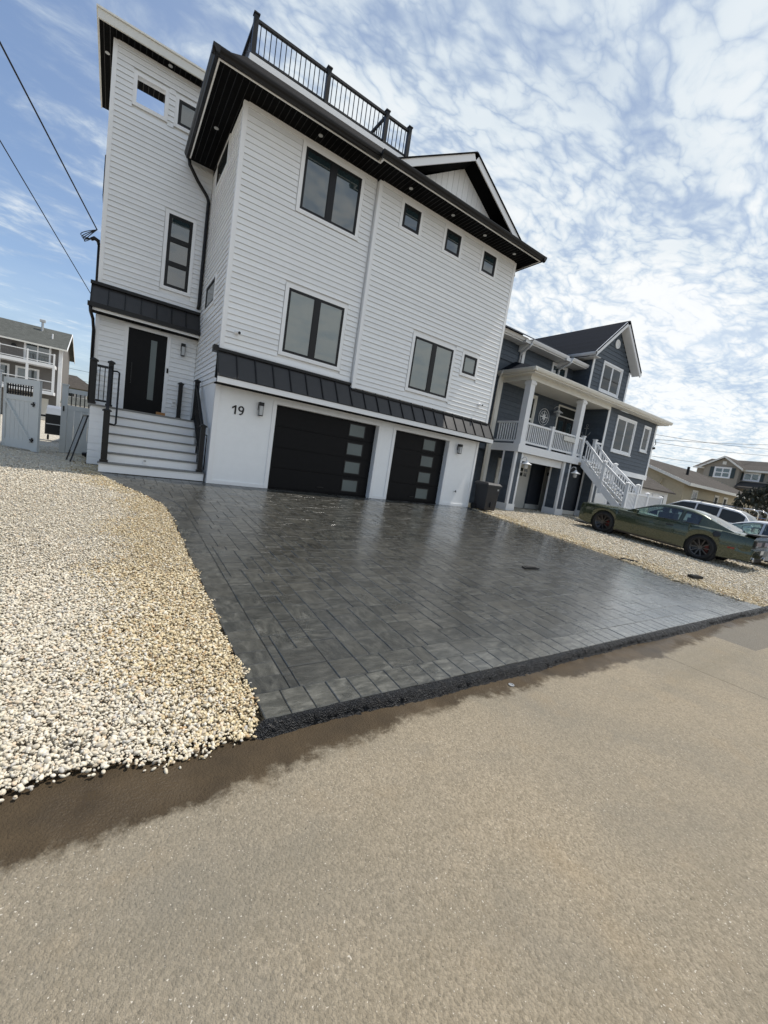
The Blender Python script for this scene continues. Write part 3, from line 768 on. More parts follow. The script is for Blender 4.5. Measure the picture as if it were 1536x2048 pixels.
# --- pebbles (stuff): instanced on points
def build_pebbles():
    m, nt, b = mat_base('river_pebble')
    at = nt.nodes.new('ShaderNodeAttribute'); at.attribute_type = 'INSTANCER'; at.attribute_name = 'tint'
    P = objvec(nt)
    n1 = noise(nt, P, 70, 3, 0.6)
    c = mixc(nt, 1.0, at.outputs['Color'], ramp(nt, n1, [(0.3, (0.82, 0.80, 0.76)), (0.7, (1, 1, 1))]), 'MULTIPLY')
    nt.links.new(c, b.inputs['Base Color']); b.inputs['Roughness'].default_value = 0.55
    kinds = []
    for k in range(5):
        bm = bmesh.new(); bmesh.ops.create_icosphere(bm, subdivisions=2 if k < 2 else 1, radius=1.0)
        r2 = random.Random(k)
        ax = (1.0, r2.uniform(0.66, 0.85), r2.uniform(0.42, 0.6)); ph = [r2.uniform(0, 6) for _ in range(3)]
        for v in bm.verts:
            s = 1 + 0.10 * math.sin(2.1 * v.co.x + ph[0]) + 0.10 * math.sin(2.6 * v.co.y + ph[1])
            v.co = Vector((v.co.x * ax[0] * s, v.co.y * ax[1] * s, v.co.z * ax[2]))
        for f in bm.faces: f.smooth = True
        me = bpy.data.meshes.new('pebble_shape'); bm.to_mesh(me); bm.free(); me.materials.append(m)
        kinds.append(bpy.data.objects.new('pebble_shape', me))
    grp = bpy.data.node_groups.new('scatter_pebbles', 'GeometryNodeTree')
    grp.interface.new_socket('Geometry', in_out='INPUT', socket_type='NodeSocketGeometry')
    grp.interface.new_socket('Geometry', in_out='OUTPUT', socket_type='NodeSocketGeometry')
    gi = grp.nodes.new('NodeGroupInput'); go = grp.nodes.new('NodeGroupOutput')
    iop = grp.nodes.new('GeometryNodeInstanceOnPoints'); iop.inputs['Pick Instance'].default_value = True
    g2i = grp.nodes.new('GeometryNodeJoinGeometry')
    for o in kinds[::-1]:
        oi = grp.nodes.new('GeometryNodeObjectInfo'); oi.inputs['Object'].default_value = o; oi.inputs['As Instance'].default_value = True
        grp.links.new(oi.outputs['Geometry'], g2i.inputs[0])
    def na(name, typ):
        n = grp.nodes.new('GeometryNodeInputNamedAttribute'); n.data_type = typ; n.inputs['Name'].default_value = name
        return n.outputs['Attribute']
    grp.links.new(gi.outputs[0], iop.inputs['Points']); grp.links.new(g2i.outputs[0], iop.inputs['Instance'])
    grp.links.new(na('rot', 'FLOAT_VECTOR'), iop.inputs['Rotation']); grp.links.new(na('size', 'FLOAT'), iop.inputs['Scale'])
    grp.links.new(na('pick', 'INT'), iop.inputs['Instance Index'])
    grp.links.new(iop.outputs[0], go.inputs[0])

    def inside(xy, poly):
        x, y = xy[:, 0], xy[:, 1]; r = np.zeros(len(x), bool); n = len(poly)
        for i in range(n):
            x0, y0 = poly[i - 1]; x1, y1 = poly[i]
            if y0 == y1: continue
            c = ((y0 > y) != (y1 > y)) & (x < (x1 - x0) * (y - y0) / (y1 - y0) + x0); r ^= c
        return r
    wobx = lambda y: 0.035 * np.sin(y * 6.3) + 0.025 * np.sin(y * 17.1 + 1) + 0.02 * np.sin(y * 37)
    def scatter(name, x0, x1, y0, y1, dens_fn, keep, wet_fn, big=1.0):
        # rejection sampling
        dm = dens_fn(np.array([x0, x1, x0, x1]), np.array([y0, y0, y1, y1])).max()
        n = int(dm * (x1 - x0) * (y1 - y0))
        xy = np.c_[rng.uniform(x0, x1, n), rng.uniform(y0, y1, n)]
        k = rng.random(n) < dens_fn(xy[:, 0], xy[:, 1]) / dm; xy = xy[k]; xy = xy[keep(xy)]
        n = len(xy)
        dist = np.hypot(xy[:, 0] + 1.918, xy[:, 1] + 10.36)
        size = np.clip(rng.lognormal(math.log(0.0088), 0.32, n), 0.005, 0.021) * np.clip(dist / 7.0, 1.0, 1.8) * big
        layer = rng.random(n)
        z = np.where(xy[:, 1] < 0, SL * xy[:, 1], 0) - 0.026 + layer * 0.026
        z = z + np.where((xy[:, 0] > 0) & (xy[:, 0] < 8.6) & (xy[:, 1] < -0.1), 0.030, 0)
        # heap slopes down at the street edge
        fr = np.clip((xy[:, 1] - (EDGE - 0.10)) / 0.30, 0, 1)
        zs = -0.533 + 0.006
        z = np.where(xy[:, 1] < EDGE + 0.2, zs * (1 - fr) + z * fr, z)
        me = bpy.data.meshes.new(name)
        me.vertices.add(n); me.vertices.foreach_set('co', np.c_[xy, z].astype(np.float32).ravel())
        rot = np.c_[rng.normal(0, 0.45, n), rng.normal(0, 0.45, n), rng.uniform(0, 6.28, n)].astype(np.float32)
        a = me.attributes.new('rot', 'FLOAT_VECTOR', 'POINT'); a.data.foreach_set('vector', rot.ravel())
        a = me.attributes.new('size', 'FLOAT', 'POINT'); a.data.foreach_set('value', size.astype(np.float32))
        near = dist < 4.6
        pk = np.where(near, rng.integers(0, 2, n), rng.integers(2, 5, n)).astype(np.int32)
        a = me.attributes.new('pick', 'INT', 'POINT'); a.data.foreach_set('value', pk)
        wet = wet_fn(xy)
        whites = np.array([[.68, .63, .53], [.63, .58, .47], [.58, .52, .41], [.58, .54, .45], [.56, .48, .36], [.48, .46, .42], [.62, .50, .37], [.36, .33, .28]])
        tans = np.array([[.60, .51, .33], [.54, .44, .27], [.65, .57, .41], [.46, .36, .21], [.67, .61, .48], [.42, .28, .14], [.38, .33, .24], [.24, .18, .11]])
        pw = np.array([.27, .25, .18, .10, .06, .07, .04, .03]); pt = np.array([.23, .22, .17, .13, .10, .05, .06, .04])
        cw = whites[rng.choice(8, n, p=pw)]; ct = tans[rng.choice(8, n, p=pt)]
        usew = (rng.random(n) < wet)[:, None]
        col = np.where(usew, ct, cw) * rng.uniform(0.88, 1.08, (n, 1))
        c4 = np.c_[col, np.ones(n)].astype(np.float32)
        a = me.attributes.new('tint', 'FLOAT_COLOR', 'POINT'); a.data.foreach_set('color', c4.ravel())
        o = bpy.data.objects.new(name, me); COL.objects.link(o)
        md = o.modifiers.new('scatter', 'NODES'); md.node_group = grp
        o['kind'] = 'stuff'
        return n
    def left_keep(xy):
        x, y = xy[:, 0], xy[:, 1]
        lim = np.interp(y, [p[1] for p in LEFT_EDGE] + [0.16, 20], [p[0] for p in LEFT_EDGE] + [-2.14, -2.44])
        lim = np.where(y > 0.16, np.where(y < 1.72, -2.06, -2.44), lim)
        front = EDGE - 0.02 + 0.06 * np.sin(x * 2.3 + .5) + 0.03 * np.sin(x * 9) + rng.normal(0, 0.028, len(x)) + np.clip(-(x + 1.9) * -0.0, 0, 0)
        front = front + np.interp(x, [-3, -2.3, -1.9, -1.2, -1.0], [-0.03, -0.03, -0.03, 0.02, 0.05])
        return (x < lim + 0.5 * wobx(y) + np.abs(rng.normal(0, 0.016, len(x))) - 0.012) & (y > front)
    def left_wet(xy):
        x, y = xy[:, 0], xy[:, 1]
        lim = np.interp(y, [p[1] for p in LEFT_EDGE], [p[0] for p in LEFT_EDGE])
        d = lim - x
        wid = np.interp(y, [-8.3, -7.9, -6.5, -4.0, -2.0, 0.2], [0.35, 0.55, 0.75, 0.75, 0.40, 0.45]) + 0.12 * np.sin(y * 4.1) + 0.07 * np.sin(y * 9.7)
        return np.clip((wid - d) / 0.55 + 0.5, 0, 0.92)
    def dens_l(x, y):
        d = np.hypot(x + 1.918, y + 10.36)
        return np.clip(9800 * (3.2 / np.maximum(d, 2.0)) ** 1.2, 1300, 9800)
    n1 = scatter('river_pebbles', -4.6, -0.9, EDGE - 0.25, 6.5, dens_l, left_keep, left_wet)
    scatter('river_pebbles', -9.0, -4.6, EDGE - 0.12, 6.5, lambda x, y: np.full(np.shape(x), 420.0), left_keep, lambda xy: np.zeros(len(xy)), 1.5)
    def right_keep(xy):
        x, y = xy[:, 0], xy[:, 1]
        lim = np.interp(y, [p[1] for p in RIGHT_SPILL], [p[0] for p in RIGHT_SPILL])
        lim = np.where(y > -0.02, 8.82, lim)
        return (x > lim - wobx(y) - np.abs(rng.normal(0, 0.05, len(x))) + 0.03) & (y > EDGE + 0.03 * np.sin(x * 3))
    def right_wet(xy):
        x, y = xy[:, 0], xy[:, 1]
        lim = np.interp(y, [p[1] for p in RIGHT_EDGE], [p[0] for p in RIGHT_EDGE])
        return np.clip((0.9 + 0.2 * np.sin(y * 3) - (x - lim)) / 0.4 + 0.35, 0.12, 0.85)
    scatter('river_pebbles', 7.7, 13.5, EDGE - 0.03, 1.6, lambda x, y: np.full(np.shape(x), 780.0), right_keep, right_wet, 1.05)
    scatter('river_pebbles', 13.5, 22.0, EDGE - 0.03, 1.6, lambda x, y: np.full(np.shape(x), 260.0), right_keep, right_wet, 1.5)
build_pebbles()

# ------------------------------------------------------------------ white house
def build_white_house():
    H = thing('white_house', 'tall white vinyl-sided house with black trim, stair tower and two black garage doors', 'house', (4.4, 0.0, 0.0))
    XR, DJ, XM = 8.77, -0.10, 3.41          # right corner, bay projection, bay start
    ZS = 8.24                                # soffit height
    FL, FR_ = frame_front(0.0), frame_front(DJ)
    # upper left wall
    w = MB().box(0.0, XM, 0.02, 6.0, 3.0, ZS).build('wall', M['vinyl'], H)
    tr = 0.10
    ops = [(1.42 - tr, 2.925 + tr, 6.703 - tr, 8.054 + tr), (1.405 - tr, 2.92 + tr, 3.411 - tr, 4.909 + tr)]
    siding(w, H, FL, 0.075, XM - 0.06, 3.125, ZS - 0.10, ops)
    part_under(MB(FL).box(-0.022, 0.075, 3.10, ZS - 0.02, 0.0, 0.026), 'corner_post', M['trim'], w, H)
    part_under(MB(FL).box(0.075, XM - 0.06, ZS - 0.10, ZS, 0.0, 0.022), 'frieze_board', M['trim'], w, H)
    part_under(MB(FL).box(0.0, XM - 0.06, 3.095, 3.125, 0.0, 0.02), 'starter_strip', M['trim'], w, H)
    window(H, FL, 1.42, 2.925, 6.703, 8.054, mull=(2.155,), mullw=0.15)
    window(H, FL, 1.405, 2.92, 3.411, 4.909, mull=(2.168,), mullw=0.15, blind=True)
    # upper right bay
    w2 = MB().box(XM, XR, DJ + 0.02, 6.0, 2.93, ZS).build('wall', M['vinyl'], H)
    f = (10.36 + DJ) / 10.36
    def sx(x): return -1.918 + (x + 1.918) * f
    def sz(z): return 1.118 + (z - 1.118) * f
    small = [(sx(a), sx(b)) for a, b in ((4.267, 4.848), (5.818, 6.40), (7.387, 7.959))]
    z0, z1 = sz(7.506), sz(8.104)
    big = (sx(5.295), sx(6.826), sz(3.411), sz(4.909)); lit = (sx(7.30), sx(7.891), sz(4.34), sz(4.926))
    t2 = 0.085
    ops = [(a - t2, b + t2, z0 - t2, z1 + t2) for a, b in small] + [(big[0] - tr, big[1] + tr, big[2] - tr, big[3] + tr), (lit[0] - t2, lit[1] + t2, lit[2] - t2, lit[3] + t2)]
    siding(w2, H, FR_, XM + 0.075, XR - 0.075, 2.985, ZS - 0.10, ops)
    part_under(MB(FR_).box(XM - 0.022, XM + 0.075, 2.96, ZS - 0.02, 0.0, 0.026), 'corner_post', M['trim'], w2, H)
    part_under(MB(frame_left(XM)).box(DJ + 0.01, -0.021, 2.96, ZS - 0.02, 0.002, 0.022), 'corner_post', M['trim'], w2, H)
    part_under(MB(FR_).box(XR - 0.075, XR + 0.022, 2.96, ZS - 0.02, 0.0, 0.026), 'corner_post', M['trim'], w2, H)
    part_under(MB(FR_).box(XM + 0.075, XR - 0.075, ZS - 0.10, ZS, 0.0, 0.022), 'frieze_board', M['trim'], w2, H)
    for a, b in small: window(H, FR_, a, b, z0, z1, trim=t2, frame=0.06)
    window(H, FR_, *big, mull=((big[0] + big[1]) / 2,), mullw=0.15, blind=True)
    window(H, FR_, *lit, trim=t2, frame=0.06, blind=True)
    # side wall (left) above the garage
    FS = frame_left(0.0)
    ws = MB().box(0.02, 0.10, 0.10, 3.6, 2.35, ZS).build('wall', M['vinyl'], H)
    wops = [(1.33 - 0.08, 2.62 + 0.08, 7.62 - 0.08, 8.20), (1.36 - 0.07, 2.58 + 0.07, 4.45 - 0.07, 5.03 + 0.07)]
    siding(ws, H, FS, 0.075, 3.34, 2.36, ZS - 0.05, wops)
    part_under(MB(FS).box(-0.022, 0.075, 2.36, ZS - 0.02, 0.0, 0.024), 'corner_post', M['trim'], ws, H)
    window(H, FS, 1.33, 2.62, 7.62, 8.15, trim=0.08, frame=0.05, pane='pane_dark')
    window(H, FS, 1.36, 2.58, 4.45, 5.03, trim=0.07, frame=0.05)
    # right side and back of the upper box
    MB().box(XR - 0.02, XR, 0.0, 13.0, 2.9, ZS).build('wall', M['vinyl'], H)
    MB().box(0.0, XR - 0.021, 6.01, 13.0, 0.0, ZS).build('wall', M['vinyl'], H)
    # garage storey: smooth white panels around two openings
    G = MB()
    ZG = 2.32; D1, D2 = (1.454, 4.515), (5.136, 7.30); ZD = 2.13; XG = 8.64
    for a, b in ((0.0, D1[0]), (D1[1], D2[0]), (D2[1], XG)): G.box(a, b, 0.0, 0.30, -0.02, ZG)
    for a, b in (D1, D2): G.box(a, b, 0.0, 0.30, ZD, ZG)
    G.box(0.0, 0.12, 0.301, 6.0, -0.02, 2.36); G.box(XG - 0.1, XG, 0.301, 6.0, -0.02, ZG)
    gw = G.build('garage_wall', M['panel'], H)
    T = MB(FL)
    for a, b in (D1, D2):
        T.box(a - 0.10, a - 0.004, 0.005, ZD + 0.09, 0.001, 0.022); T.box(b + 0.004, b + 0.10, 0.005, ZD + 0.09, 0.001, 0.022); T.box(a - 0.003, b + 0.003, ZD + 0.004, ZD + 0.09, 0.001, 0.021)
    part_under(T, 'door_casing', M['trim'], gw, H)
    B = MB(FL)
    for a, b in ((0.10, D1[0] - 0.101), (D1[1] + 0.101, D2[0] - 0.101), (D2[1] + 0.101, XG - 0.07)): B.box(a, b, 0.0, 0.085, 0.001, 0.018)
    B.box(-0.018, 0.099, 0.0, ZG - 0.02, 0.001, 0.024); B.box(XG - 0.069, XG + 0.018, 0.0, ZG - 0.02, 0.001, 0.024)
    part_under(B, 'base_board', M['trim'], gw, H)
    part_under(MB(FS).box(-0.018, 0.08, 0.0, ZG, 0.001, 0.018).box(0.081, 3.3, 0.0, 0.085, 0.001, 0.016), 'base_board', M['trim'], gw, H)
    # garage doors: four sections each, one frosted pane per section
    FD = frame_front(0.17)
    for (a, b), (p0, p1) in ((D1, (3.668, 4.150)), (D2, (6.385, 6.862))):
        back = MB().box(a - 0.02, b + 0.02, 0.215, 0.26, 0.0, ZD + 0.02)
        back.box(a - 0.0, b + 0.0, 0.14, 0.21, -0.02, 0.018)
        d = back.build('garage_door', M['door_black'], H)
        for k in range(4):
            lo = 0.02 + k * 0.531
            s = MB(FD).box(a + 0.006, b - 0.006, lo + 0.004, lo + 0.525, -0.04, 0.0)
            s.box(a + 0.006, b - 0.006, lo + 0.03, lo + 0.5, 0.0, 0.004)
            part_under(s, 'door_section', M['door_black'], d, H)
            pz = lo + 0.105
            part_under(MB(FD).box(p0, p1, pz, pz + 0.315, 0.005, 0.009), 'pane', M['pane_frost'], d, H)
            part_under(MB(FD).ring((p0 - 0.03, p1 + 0.03, pz - 0.03, pz + 0.345), (p0, p1, pz, pz + 0.315), 0.002, 0.016), 'pane_frame', M['black'], d, H)
        part_under(MB(FD).box((a + b) / 2 - 0.1, (a + b) / 2 + 0.1, 0.14, 0.165, 0.005, 0.03), 'handle', M['black'], d, H)
    # skirt roof over the garage: standing seam panels, white fascia
    y0, z0s = -0.42, 2.445
    yt, zt = -0.005, 3.08
    sk = MB()
    sk.add([(-0.06, y0, z0s - 0.012), (8.86, y0, z0s - 0.012), (8.86, yt, zt - 0.02), (-0.06, yt, zt - 0.02), (-0.06, yt, z0s - 0.012), (8.86, yt, z0s - 0.012)],
           [(0, 1, 2, 3), (0, 3, 4), (1, 5, 2), (0, 4, 5, 1), (3, 2, 5, 4)])
    skirt = sk.build('skirt_roof', M['soffit'], H)
    dl = math.hypot(yt - y0, zt - z0s); uy, uz = (yt - y0) / dl, (zt - z0s) / dl
    FSK = ((0, y0, z0s), (1, 0, 0), (0, uy, uz), (0, -uz, uy))
    npan = 21; pw = 8.94 / npan
    for i in range(npan):
        a = -0.07 + i * pw
        part_under(MB(FSK).box(a + 0.012, a + pw - 0.012, -0.015, dl - (0.11 if a > XM - 0.2 else 0.0), -0.004, 0.004 + 0.001 * (i % 3)), 'roof_panel', M['roof_metal'], skirt, H)
    for i in range(npan + 1):
        a = -0.07 + i * pw
        part_under(MB(FSK).box(a - 0.011, a + 0.011, -0.018, dl - (0.11 if a > XM - 0.2 else 0.0), -0.004, 0.034), 'roof_seam', M['black'], skirt, H)
    part_under(MB().box(-0.075, 8.865, y0 - 0.03, y0 + 0.02, 2.305, 2.432), 'fascia', M['trim'], skirt, H)
    part_under(MB().box(-0.06, 8.86, y0 + 0.021, -0.001, 2.30, 2.325), 'soffit', M['soffit'], skirt, H)
    part_under(MB().box(-0.077, 8.867, y0 - 0.045, y0 + 0.0, 2.434, 2.450), 'drip_edge', M['black'], skirt, H)
    part_under(MB().box(-0.10, XM - 0.03, -0.085, -0.003, 3.035, 3.098).box(-0.15, -0.05, -0.10, 0.10, 3.0, 3.14).box(XM - 0.03, XR + 0.03, -0.155, -0.08, 2.915, 2.962), 'head_flashing', M['black'], skirt, H)
    # main eave: soffit, white fascia, black gutter (stepped out over the bay)
    def eave(x0, x1, yf, yb, left_end, right_end):
        so = MB().box(x0, x1, yf, yb, ZS, ZS + 0.025)
        return so
    so = MB().box(-0.63, 3.09, -0.575, 3.10, ZS, ZS + 0.025).box(3.0901, 9.16, -0.735, 6.0, ZS + 0.0005, ZS + 0.025)
    e = so.build('soffit', M['soffit'], H)
    grooves = MB()
    x = -0.55
    while x < 9.1:
        yy = -0.57 if x < 3.09 else -0.73
        grooves.box(x, x + 0.012, yy, (3.0 if x < -0.02 else (-0.12 if x > XM else -0.02)), ZS - 0.006, ZS - 0.0005); x += 0.125
    part_under(grooves, 'soffit_groove', M['black'], e, H, kind='stuff')
    for (lx, ly) in ((-0.32, 1.35), (1.62, -0.30), (4.15, -0.42), (5.65, -0.42), (6.95, -0.42), (8.3, -0.42)):
        part_under(MB().lathe([(0.052, ZS - 0.012), (0.05, ZS - 0.004)], 14, center=(lx, ly, 0)), 'recessed_light', M['lamp_white'], e, H)
    fa = MB().box(-0.66, 3.06, -0.605, -0.5755, ZS - 0.012, ZS + 0.10).box(3.06, 3.0895, -0.765, -0.575, ZS - 0.012, ZS + 0.10).box(3.09, 9.19, -0.765, -0.7355, ZS - 0.012, ZS + 0.10)
    fa.box(-0.66, -0.6305, -0.5754, 3.10, ZS - 0.012, ZS + 0.10).box(9.1605, 9.19, -0.735, 6.0, ZS - 0.012, ZS + 0.10)
    fa.build('fascia', M['trim'], H)
    gpoly = lambda s: [(0.0, 0.0), (0.07, -0.005), (0.085, 0.03), (0.11, 0.06), (0.125, 0.10), (0.125, 0.125), (0.0, 0.125)]
    g = MB(((0, -0.606, ZS + 0.005), (1, 0, 0), (0, 0, 1), (0, -1, 0)))
    g.prism_a([(p[1], p[0]) for p in gpoly(0)], -0.79, 3.0)
    g2 = MB(((0, -0.766, ZS + 0.005), (1, 0, 0), (0, 0, 1), (0, -1, 0))); g2.prism_a([(p[1], p[0]) for p in gpoly(0)], 2.98, 9.32)
    g3 = MB(((-0.661, 0, ZS + 0.005), (0, 1, 0), (0, 0, 1), (-1, 0, 0))); g3.prism_a([(p[1], p[0]) for p in gpoly(0)], -0.735, 3.12)
    g4 = MB(((9.191, 0, ZS + 0.005), (0, 1, 0), (0, 0, 1), (1, 0, 0))); g4.prism_a([(p[1], p[0]) for p in gpoly(0)], -0.895, 6.0)
    for q in (g, g2, g3, g4): q.build('gutter', M['black'], H)
    # low roof above the eave rising to the deck
    rf = MB()
    rf.add([(-0.70, -0.66, ZS + 0.10), (9.22, -0.80, ZS + 0.10), (9.22, 0.36, 9.30), (-0.70, 0.36, 9.30), (9.22, 9.0, 9.30), (-0.70, 9.0, 9.30), (-0.70, -0.66, ZS + 0.04), (9.22, -0.80, ZS + 0.04)],
           [(0, 1, 2, 3), (3, 2, 4, 5), (0, 6, 7, 1)])
    rf.add([(-0.70, -0.66, ZS + 0.10), (-0.70, 0.36, 9.30), (-0.70, 9.0, 9.30), (-0.70, 9.0, ZS + 0.10)], [(0, 1, 2, 3)])
    rf.v = [(x if x > -0.69 or z < 9 else 0.02, y, z) for x, y, z in rf.v]
    rf.build('roof', M['shingle_black'], H)
    # deck rim
    MB().box(0.06, 4.55, 0.34, 0.38, 9.27, 9.41).box(0.06, 0.10, 0.381, 3.3, 9.27, 9.41).build('deck_rim', M['trim'], H)
    MB().box(0.10, 4.5, 0.38, 8.0, 9.33, 9.37).build('roof_deck', M['grey_tread'], H)
    # cross gable
    ax, az, lx, lz, rx, rz, yr = 6.08, 10.02, 3.55, 8.60, 8.50, 8.56, -0.50
    gwall = MB().add([(4.0, -0.02, 8.5), (8.2, -0.02, 8.5), (ax, -0.02, 9.80), (4.0, 0.1, 8.5), (8.2, 0.1, 8.5), (ax, 0.1, 9.80)], [(0, 1, 2), (3, 5, 4), (0, 3, 4, 1), (1, 4, 5, 2), (2, 5, 3, 0)])
    gw = gwall.build('gable_wall', M['vinyl'], H)
    x = 4.15
    while x < 8.15:
        gt = lambda q: 9.80 - (abs(q - ax) / 2.1) * 1.30 + 0.03
        if gt(x + 0.1) > 8.55:
            tops = [(x + 0.188, gt(x + 0.188))] + ([(ax, gt(ax))] if x < ax < x + 0.188 else []) + [(x, gt(x))]
            part_under(MB(frame_front(-0.022)).prism([(x, 8.4), (x + 0.188, 8.4)] + tops, 0.0, 0.013), 'gable_board', M['vinyl'], gw, H)
        x += 0.2
    rk = MB()
    def slab(p, q, th, ya, yb):
        d = Vector((q[0] - p[0], q[1] - p[1])).normalized(); nn = Vector((-d.y, d.x)) * (1 if d.x > 0 else -1)
        poly = [p, q, (q[0] + nn.x * th, q[1] + nn.y * th), (p[0] + nn.x * th, p[1] + nn.y * th)]
        return [(a, ya, b) for a, b in poly] + [(a, yb, b) for a, b in poly]
    BF = [(0, 1, 2, 3), (4, 7, 6, 5), (0, 4, 5, 1), (1, 5, 6, 2), (2, 6, 7, 3), (3, 7, 4, 0)]
    up = 0.19
    rk.add(slab((lx, lz), (ax, az), 0.03, yr - 0.03, 6.0), BF); rk.add(slab((rx, rz), (ax, az), 0.03, yr - 0.03, 6.0), BF)
    go = rk.build('gable_roof', M['shingle_black'], H)
    fs = MB(); fs.add(slab((lx + 0.02, lz - up), (ax, az - up), up - 0.004, yr, yr + 0.03), BF); fs.add(slab((rx - 0.02, rz - up), (ax, az - up), up - 0.004, yr, yr + 0.03), BF)
    part_under(fs, 'rake_board', M['trim'], go, H)
    ss = MB(); ss.add(slab((lx + 0.1, lz - up + 0.04), (ax, az - up - 0.01), 0.02, yr + 0.031, -0.036), BF); ss.add(slab((rx - 0.1, rz - up + 0.04), (ax, az - up - 0.01), 0.02, yr + 0.031, -0.036), BF)
    part_under(ss, 'rake_soffit', M['soffit'], go, H)

    # ---- stair tower
    YT, XT = 3.36, -2.437
    FT = frame_front(YT)
    tw = MB()
    o1 = (-1.92, -1.30, 9.045, 9.648)      # open loggia hole in the top storey
    tw.box(XT, o1[0], YT + 0.02, YT + 0.14, 1.35, 10.18); tw.box(o1[1], -0.001, YT + 0.02, YT + 0.14, 1.35, 10.18)
    tw.box(o1[0], o1[1], YT + 0.02, YT + 0.14, 1.35, o1[2]); tw.box(o1[0], o1[1], YT + 0.02, YT + 0.14, o1[3], 10.18)
    tw.box(XT, XT + 0.12, YT + 0.141, 6.0, 0.0, 10.18); tw.box(XT + 0.121, -0.001, 5.88, 6.0, 0.0, 8.6)
    tw.box(XT + 0.121, -0.001, YT + 0.141, 5.87, 8.35, 8.45)
    two = tw.build('tower_wall', M['vinyl'], H)
    tr2 = 0.085
    ops = [(o1[0] - tr2, o1[1] + tr2, o1[2] - tr2, o1[3] + tr2), (-0.985 - tr2, -0.36 + tr2, 9.04 - tr2, 9.64 + tr2), (-0.997 - 0.1, -0.40 + 0.085, 4.977 - 0.1, 6.841 + 0.085)]
    siding(two, H, FT, XT + 0.075, -0.02, 4.52, 10.18 - 0.08, ops)
    part_under(MB(FT).box(XT - 0.02, XT + 0.075, 4.48, 10.16, 0.0, 0.025).box(XT - 0.02, XT + 0.075, 1.44, 3.76, 0.0, 0.025), 'corner_post', M['trim'], two, H)
    part_under(MB(FT).box(XT + 0.075, -0.02, 10.10, 10.18, 0.0, 0.02), 'frieze_board', M['trim'], two, H)
    part_under(MB(FT).ring((o1[0] - tr2, o1[1] + tr2, o1[2] - tr2, o1[3] + tr2), o1, 0.001, 0.03), 'opening_trim', M['trim'], two, H)
    window(H, FT, -0.985, -0.36, 9.04, 9.64, trim=tr2, frame=0.055)
    window(H, FT, -0.997, -0.40, 4.977, 6.841, rails=((5.545, 5.645), (6.165, 6.265)), trim=0.085, frame=0.06)
    siding(two, H, frame_left(XT), YT + 0.06, 6.0, 4.52, 10.1, ())
    part_under(MB(frame_left(XT)).box(YT - 0.02, YT + 0.06, 4.48, 10.16, 0.0, 0.02), 'corner_post', M['trim'], two, H)
    # side window frame just visible on the tower's left flank
    MB(frame_left(XT)).ring((4.2, 5.1, 6.95, 7.95), (4.28, 5.02, 7.03, 7.87), 0.018, 0.075).build('window', M['black'], H)
    MB(frame_left(XT)).box(4.28, 5.02, 7.03, 7.87, 0.018, 0.03).build('pane', M['pane'], H)
    # tower roof
    tr_ = MB().box(-2.74, 0.40, 3.06, 4.72, 10.181, 10.20).box(-2.74, -2.32, 4.7201, 6.35, 10.181, 10.20).build('tower_soffit', M['soffit'], H)
    gr_ = MB(); x = -2.66
    while x < 0.3: gr_.box(x, x + 0.012, 3.08, 4.7 if x > -2.35 else 6.3, 10.175, 10.1805); x += 0.125
    part_under(gr_, 'soffit_groove', M['black'], tr_, H, kind='stuff')
    MB().box(-2.77, 0.40, 3.02, 3.059, 10.17, 10.36).box(-2.77, -2.741, 3.06, 6.38, 10.17, 10.36).box(-2.80, 0.42, 2.99, 4.76, 10.361, 10.40).box(-2.80, -2.30, 4.7601, 6.4, 10.361, 10.40).build('tower_fascia', M['cream'], H)
    for lx_, ly_ in ((-1.25, 3.2), (-2.59, 4.0)):
        part_under(MB().lathe([(0.052, 10.168), (0.05, 10.176)], 14, center=(lx_, ly_, 0)), 'recessed_light', M['lamp_white'], tr_, H)
    # entry wall siding and metal porch roof
    siding(two, H, FT, XT + 0.075, -0.02, 1.46, 3.78, [(-1.715 - 0.09, -0.785 + 0.095, 1.4, 3.655 + 0.09)])
    py, pz, ptz = 3.0, 3.93, 4.50
    pr_ = MB().add([(-2.56, py, pz), (-0.03, py, pz), (-0.03, 3.335, ptz), (-2.56, 3.335, ptz), (-2.56, 3.335, pz), (-0.03, 3.335, pz)], [(0, 1, 2, 3), (0, 3, 4), (1, 5, 2), (0, 4, 5, 1), (3, 2, 5, 4)]).build('porch_roof', M['soffit'], H)
    dl = math.hypot(3.335 - py, ptz - pz); uy, uz = (3.335 - py) / dl, (ptz - pz) / dl
    FP = ((0, py, pz), (1, 0, 0), (0, uy, uz), (0, -uz, uy))
    for i in range(7):
        a = -2.57 + i * 0.364
        part_under(MB(FP).box(a + 0.012, a + 0.352, -0.01, dl, 0.0, 0.006), 'roof_panel', M['roof_metal'], pr_, H)
        part_under(MB(FP).box(a - 0.011, a + 0.011, -0.015, dl, 0.0, 0.03), 'roof_seam', M['black'], pr_, H)
    part_under(MB().box(-2.60, -0.02, 3.24, 3.335, 4.46, 4.535), 'head_flashing', M['black'], pr_, H)
    part_under(MB().box(-2.62, -0.02, 2.90, 2.985, 3.84, 3.945), 'gutter', M['black'], pr_, H)
    part_under(MB().box(-2.56, -0.025, 2.986, 3.01, 3.775, 3.92), 'fascia', M['trim'], pr_, H)
    part_under(MB().box(-2.54, -0.025, 3.011, 3.338, 3.765, 3.785), 'soffit', M['soffit'], pr_, H)
    # front door
    d = MB(FT).box(-1.715, -0.785, 1.455, 3.655, -0.02, 0.006).build('front_door', M['door_black'], H)
    part_under(MB(FT).box(-1.715 - 0.09, -1.716, 1.45, 3.74, 0.001, 0.03).box(-0.784, -0.69, 1.45, 3.74, 0.001, 0.03).box(-1.716, -0.784, 3.656, 3.74, 0.001, 0.03), 'door_casing', M['trim'], d, H)
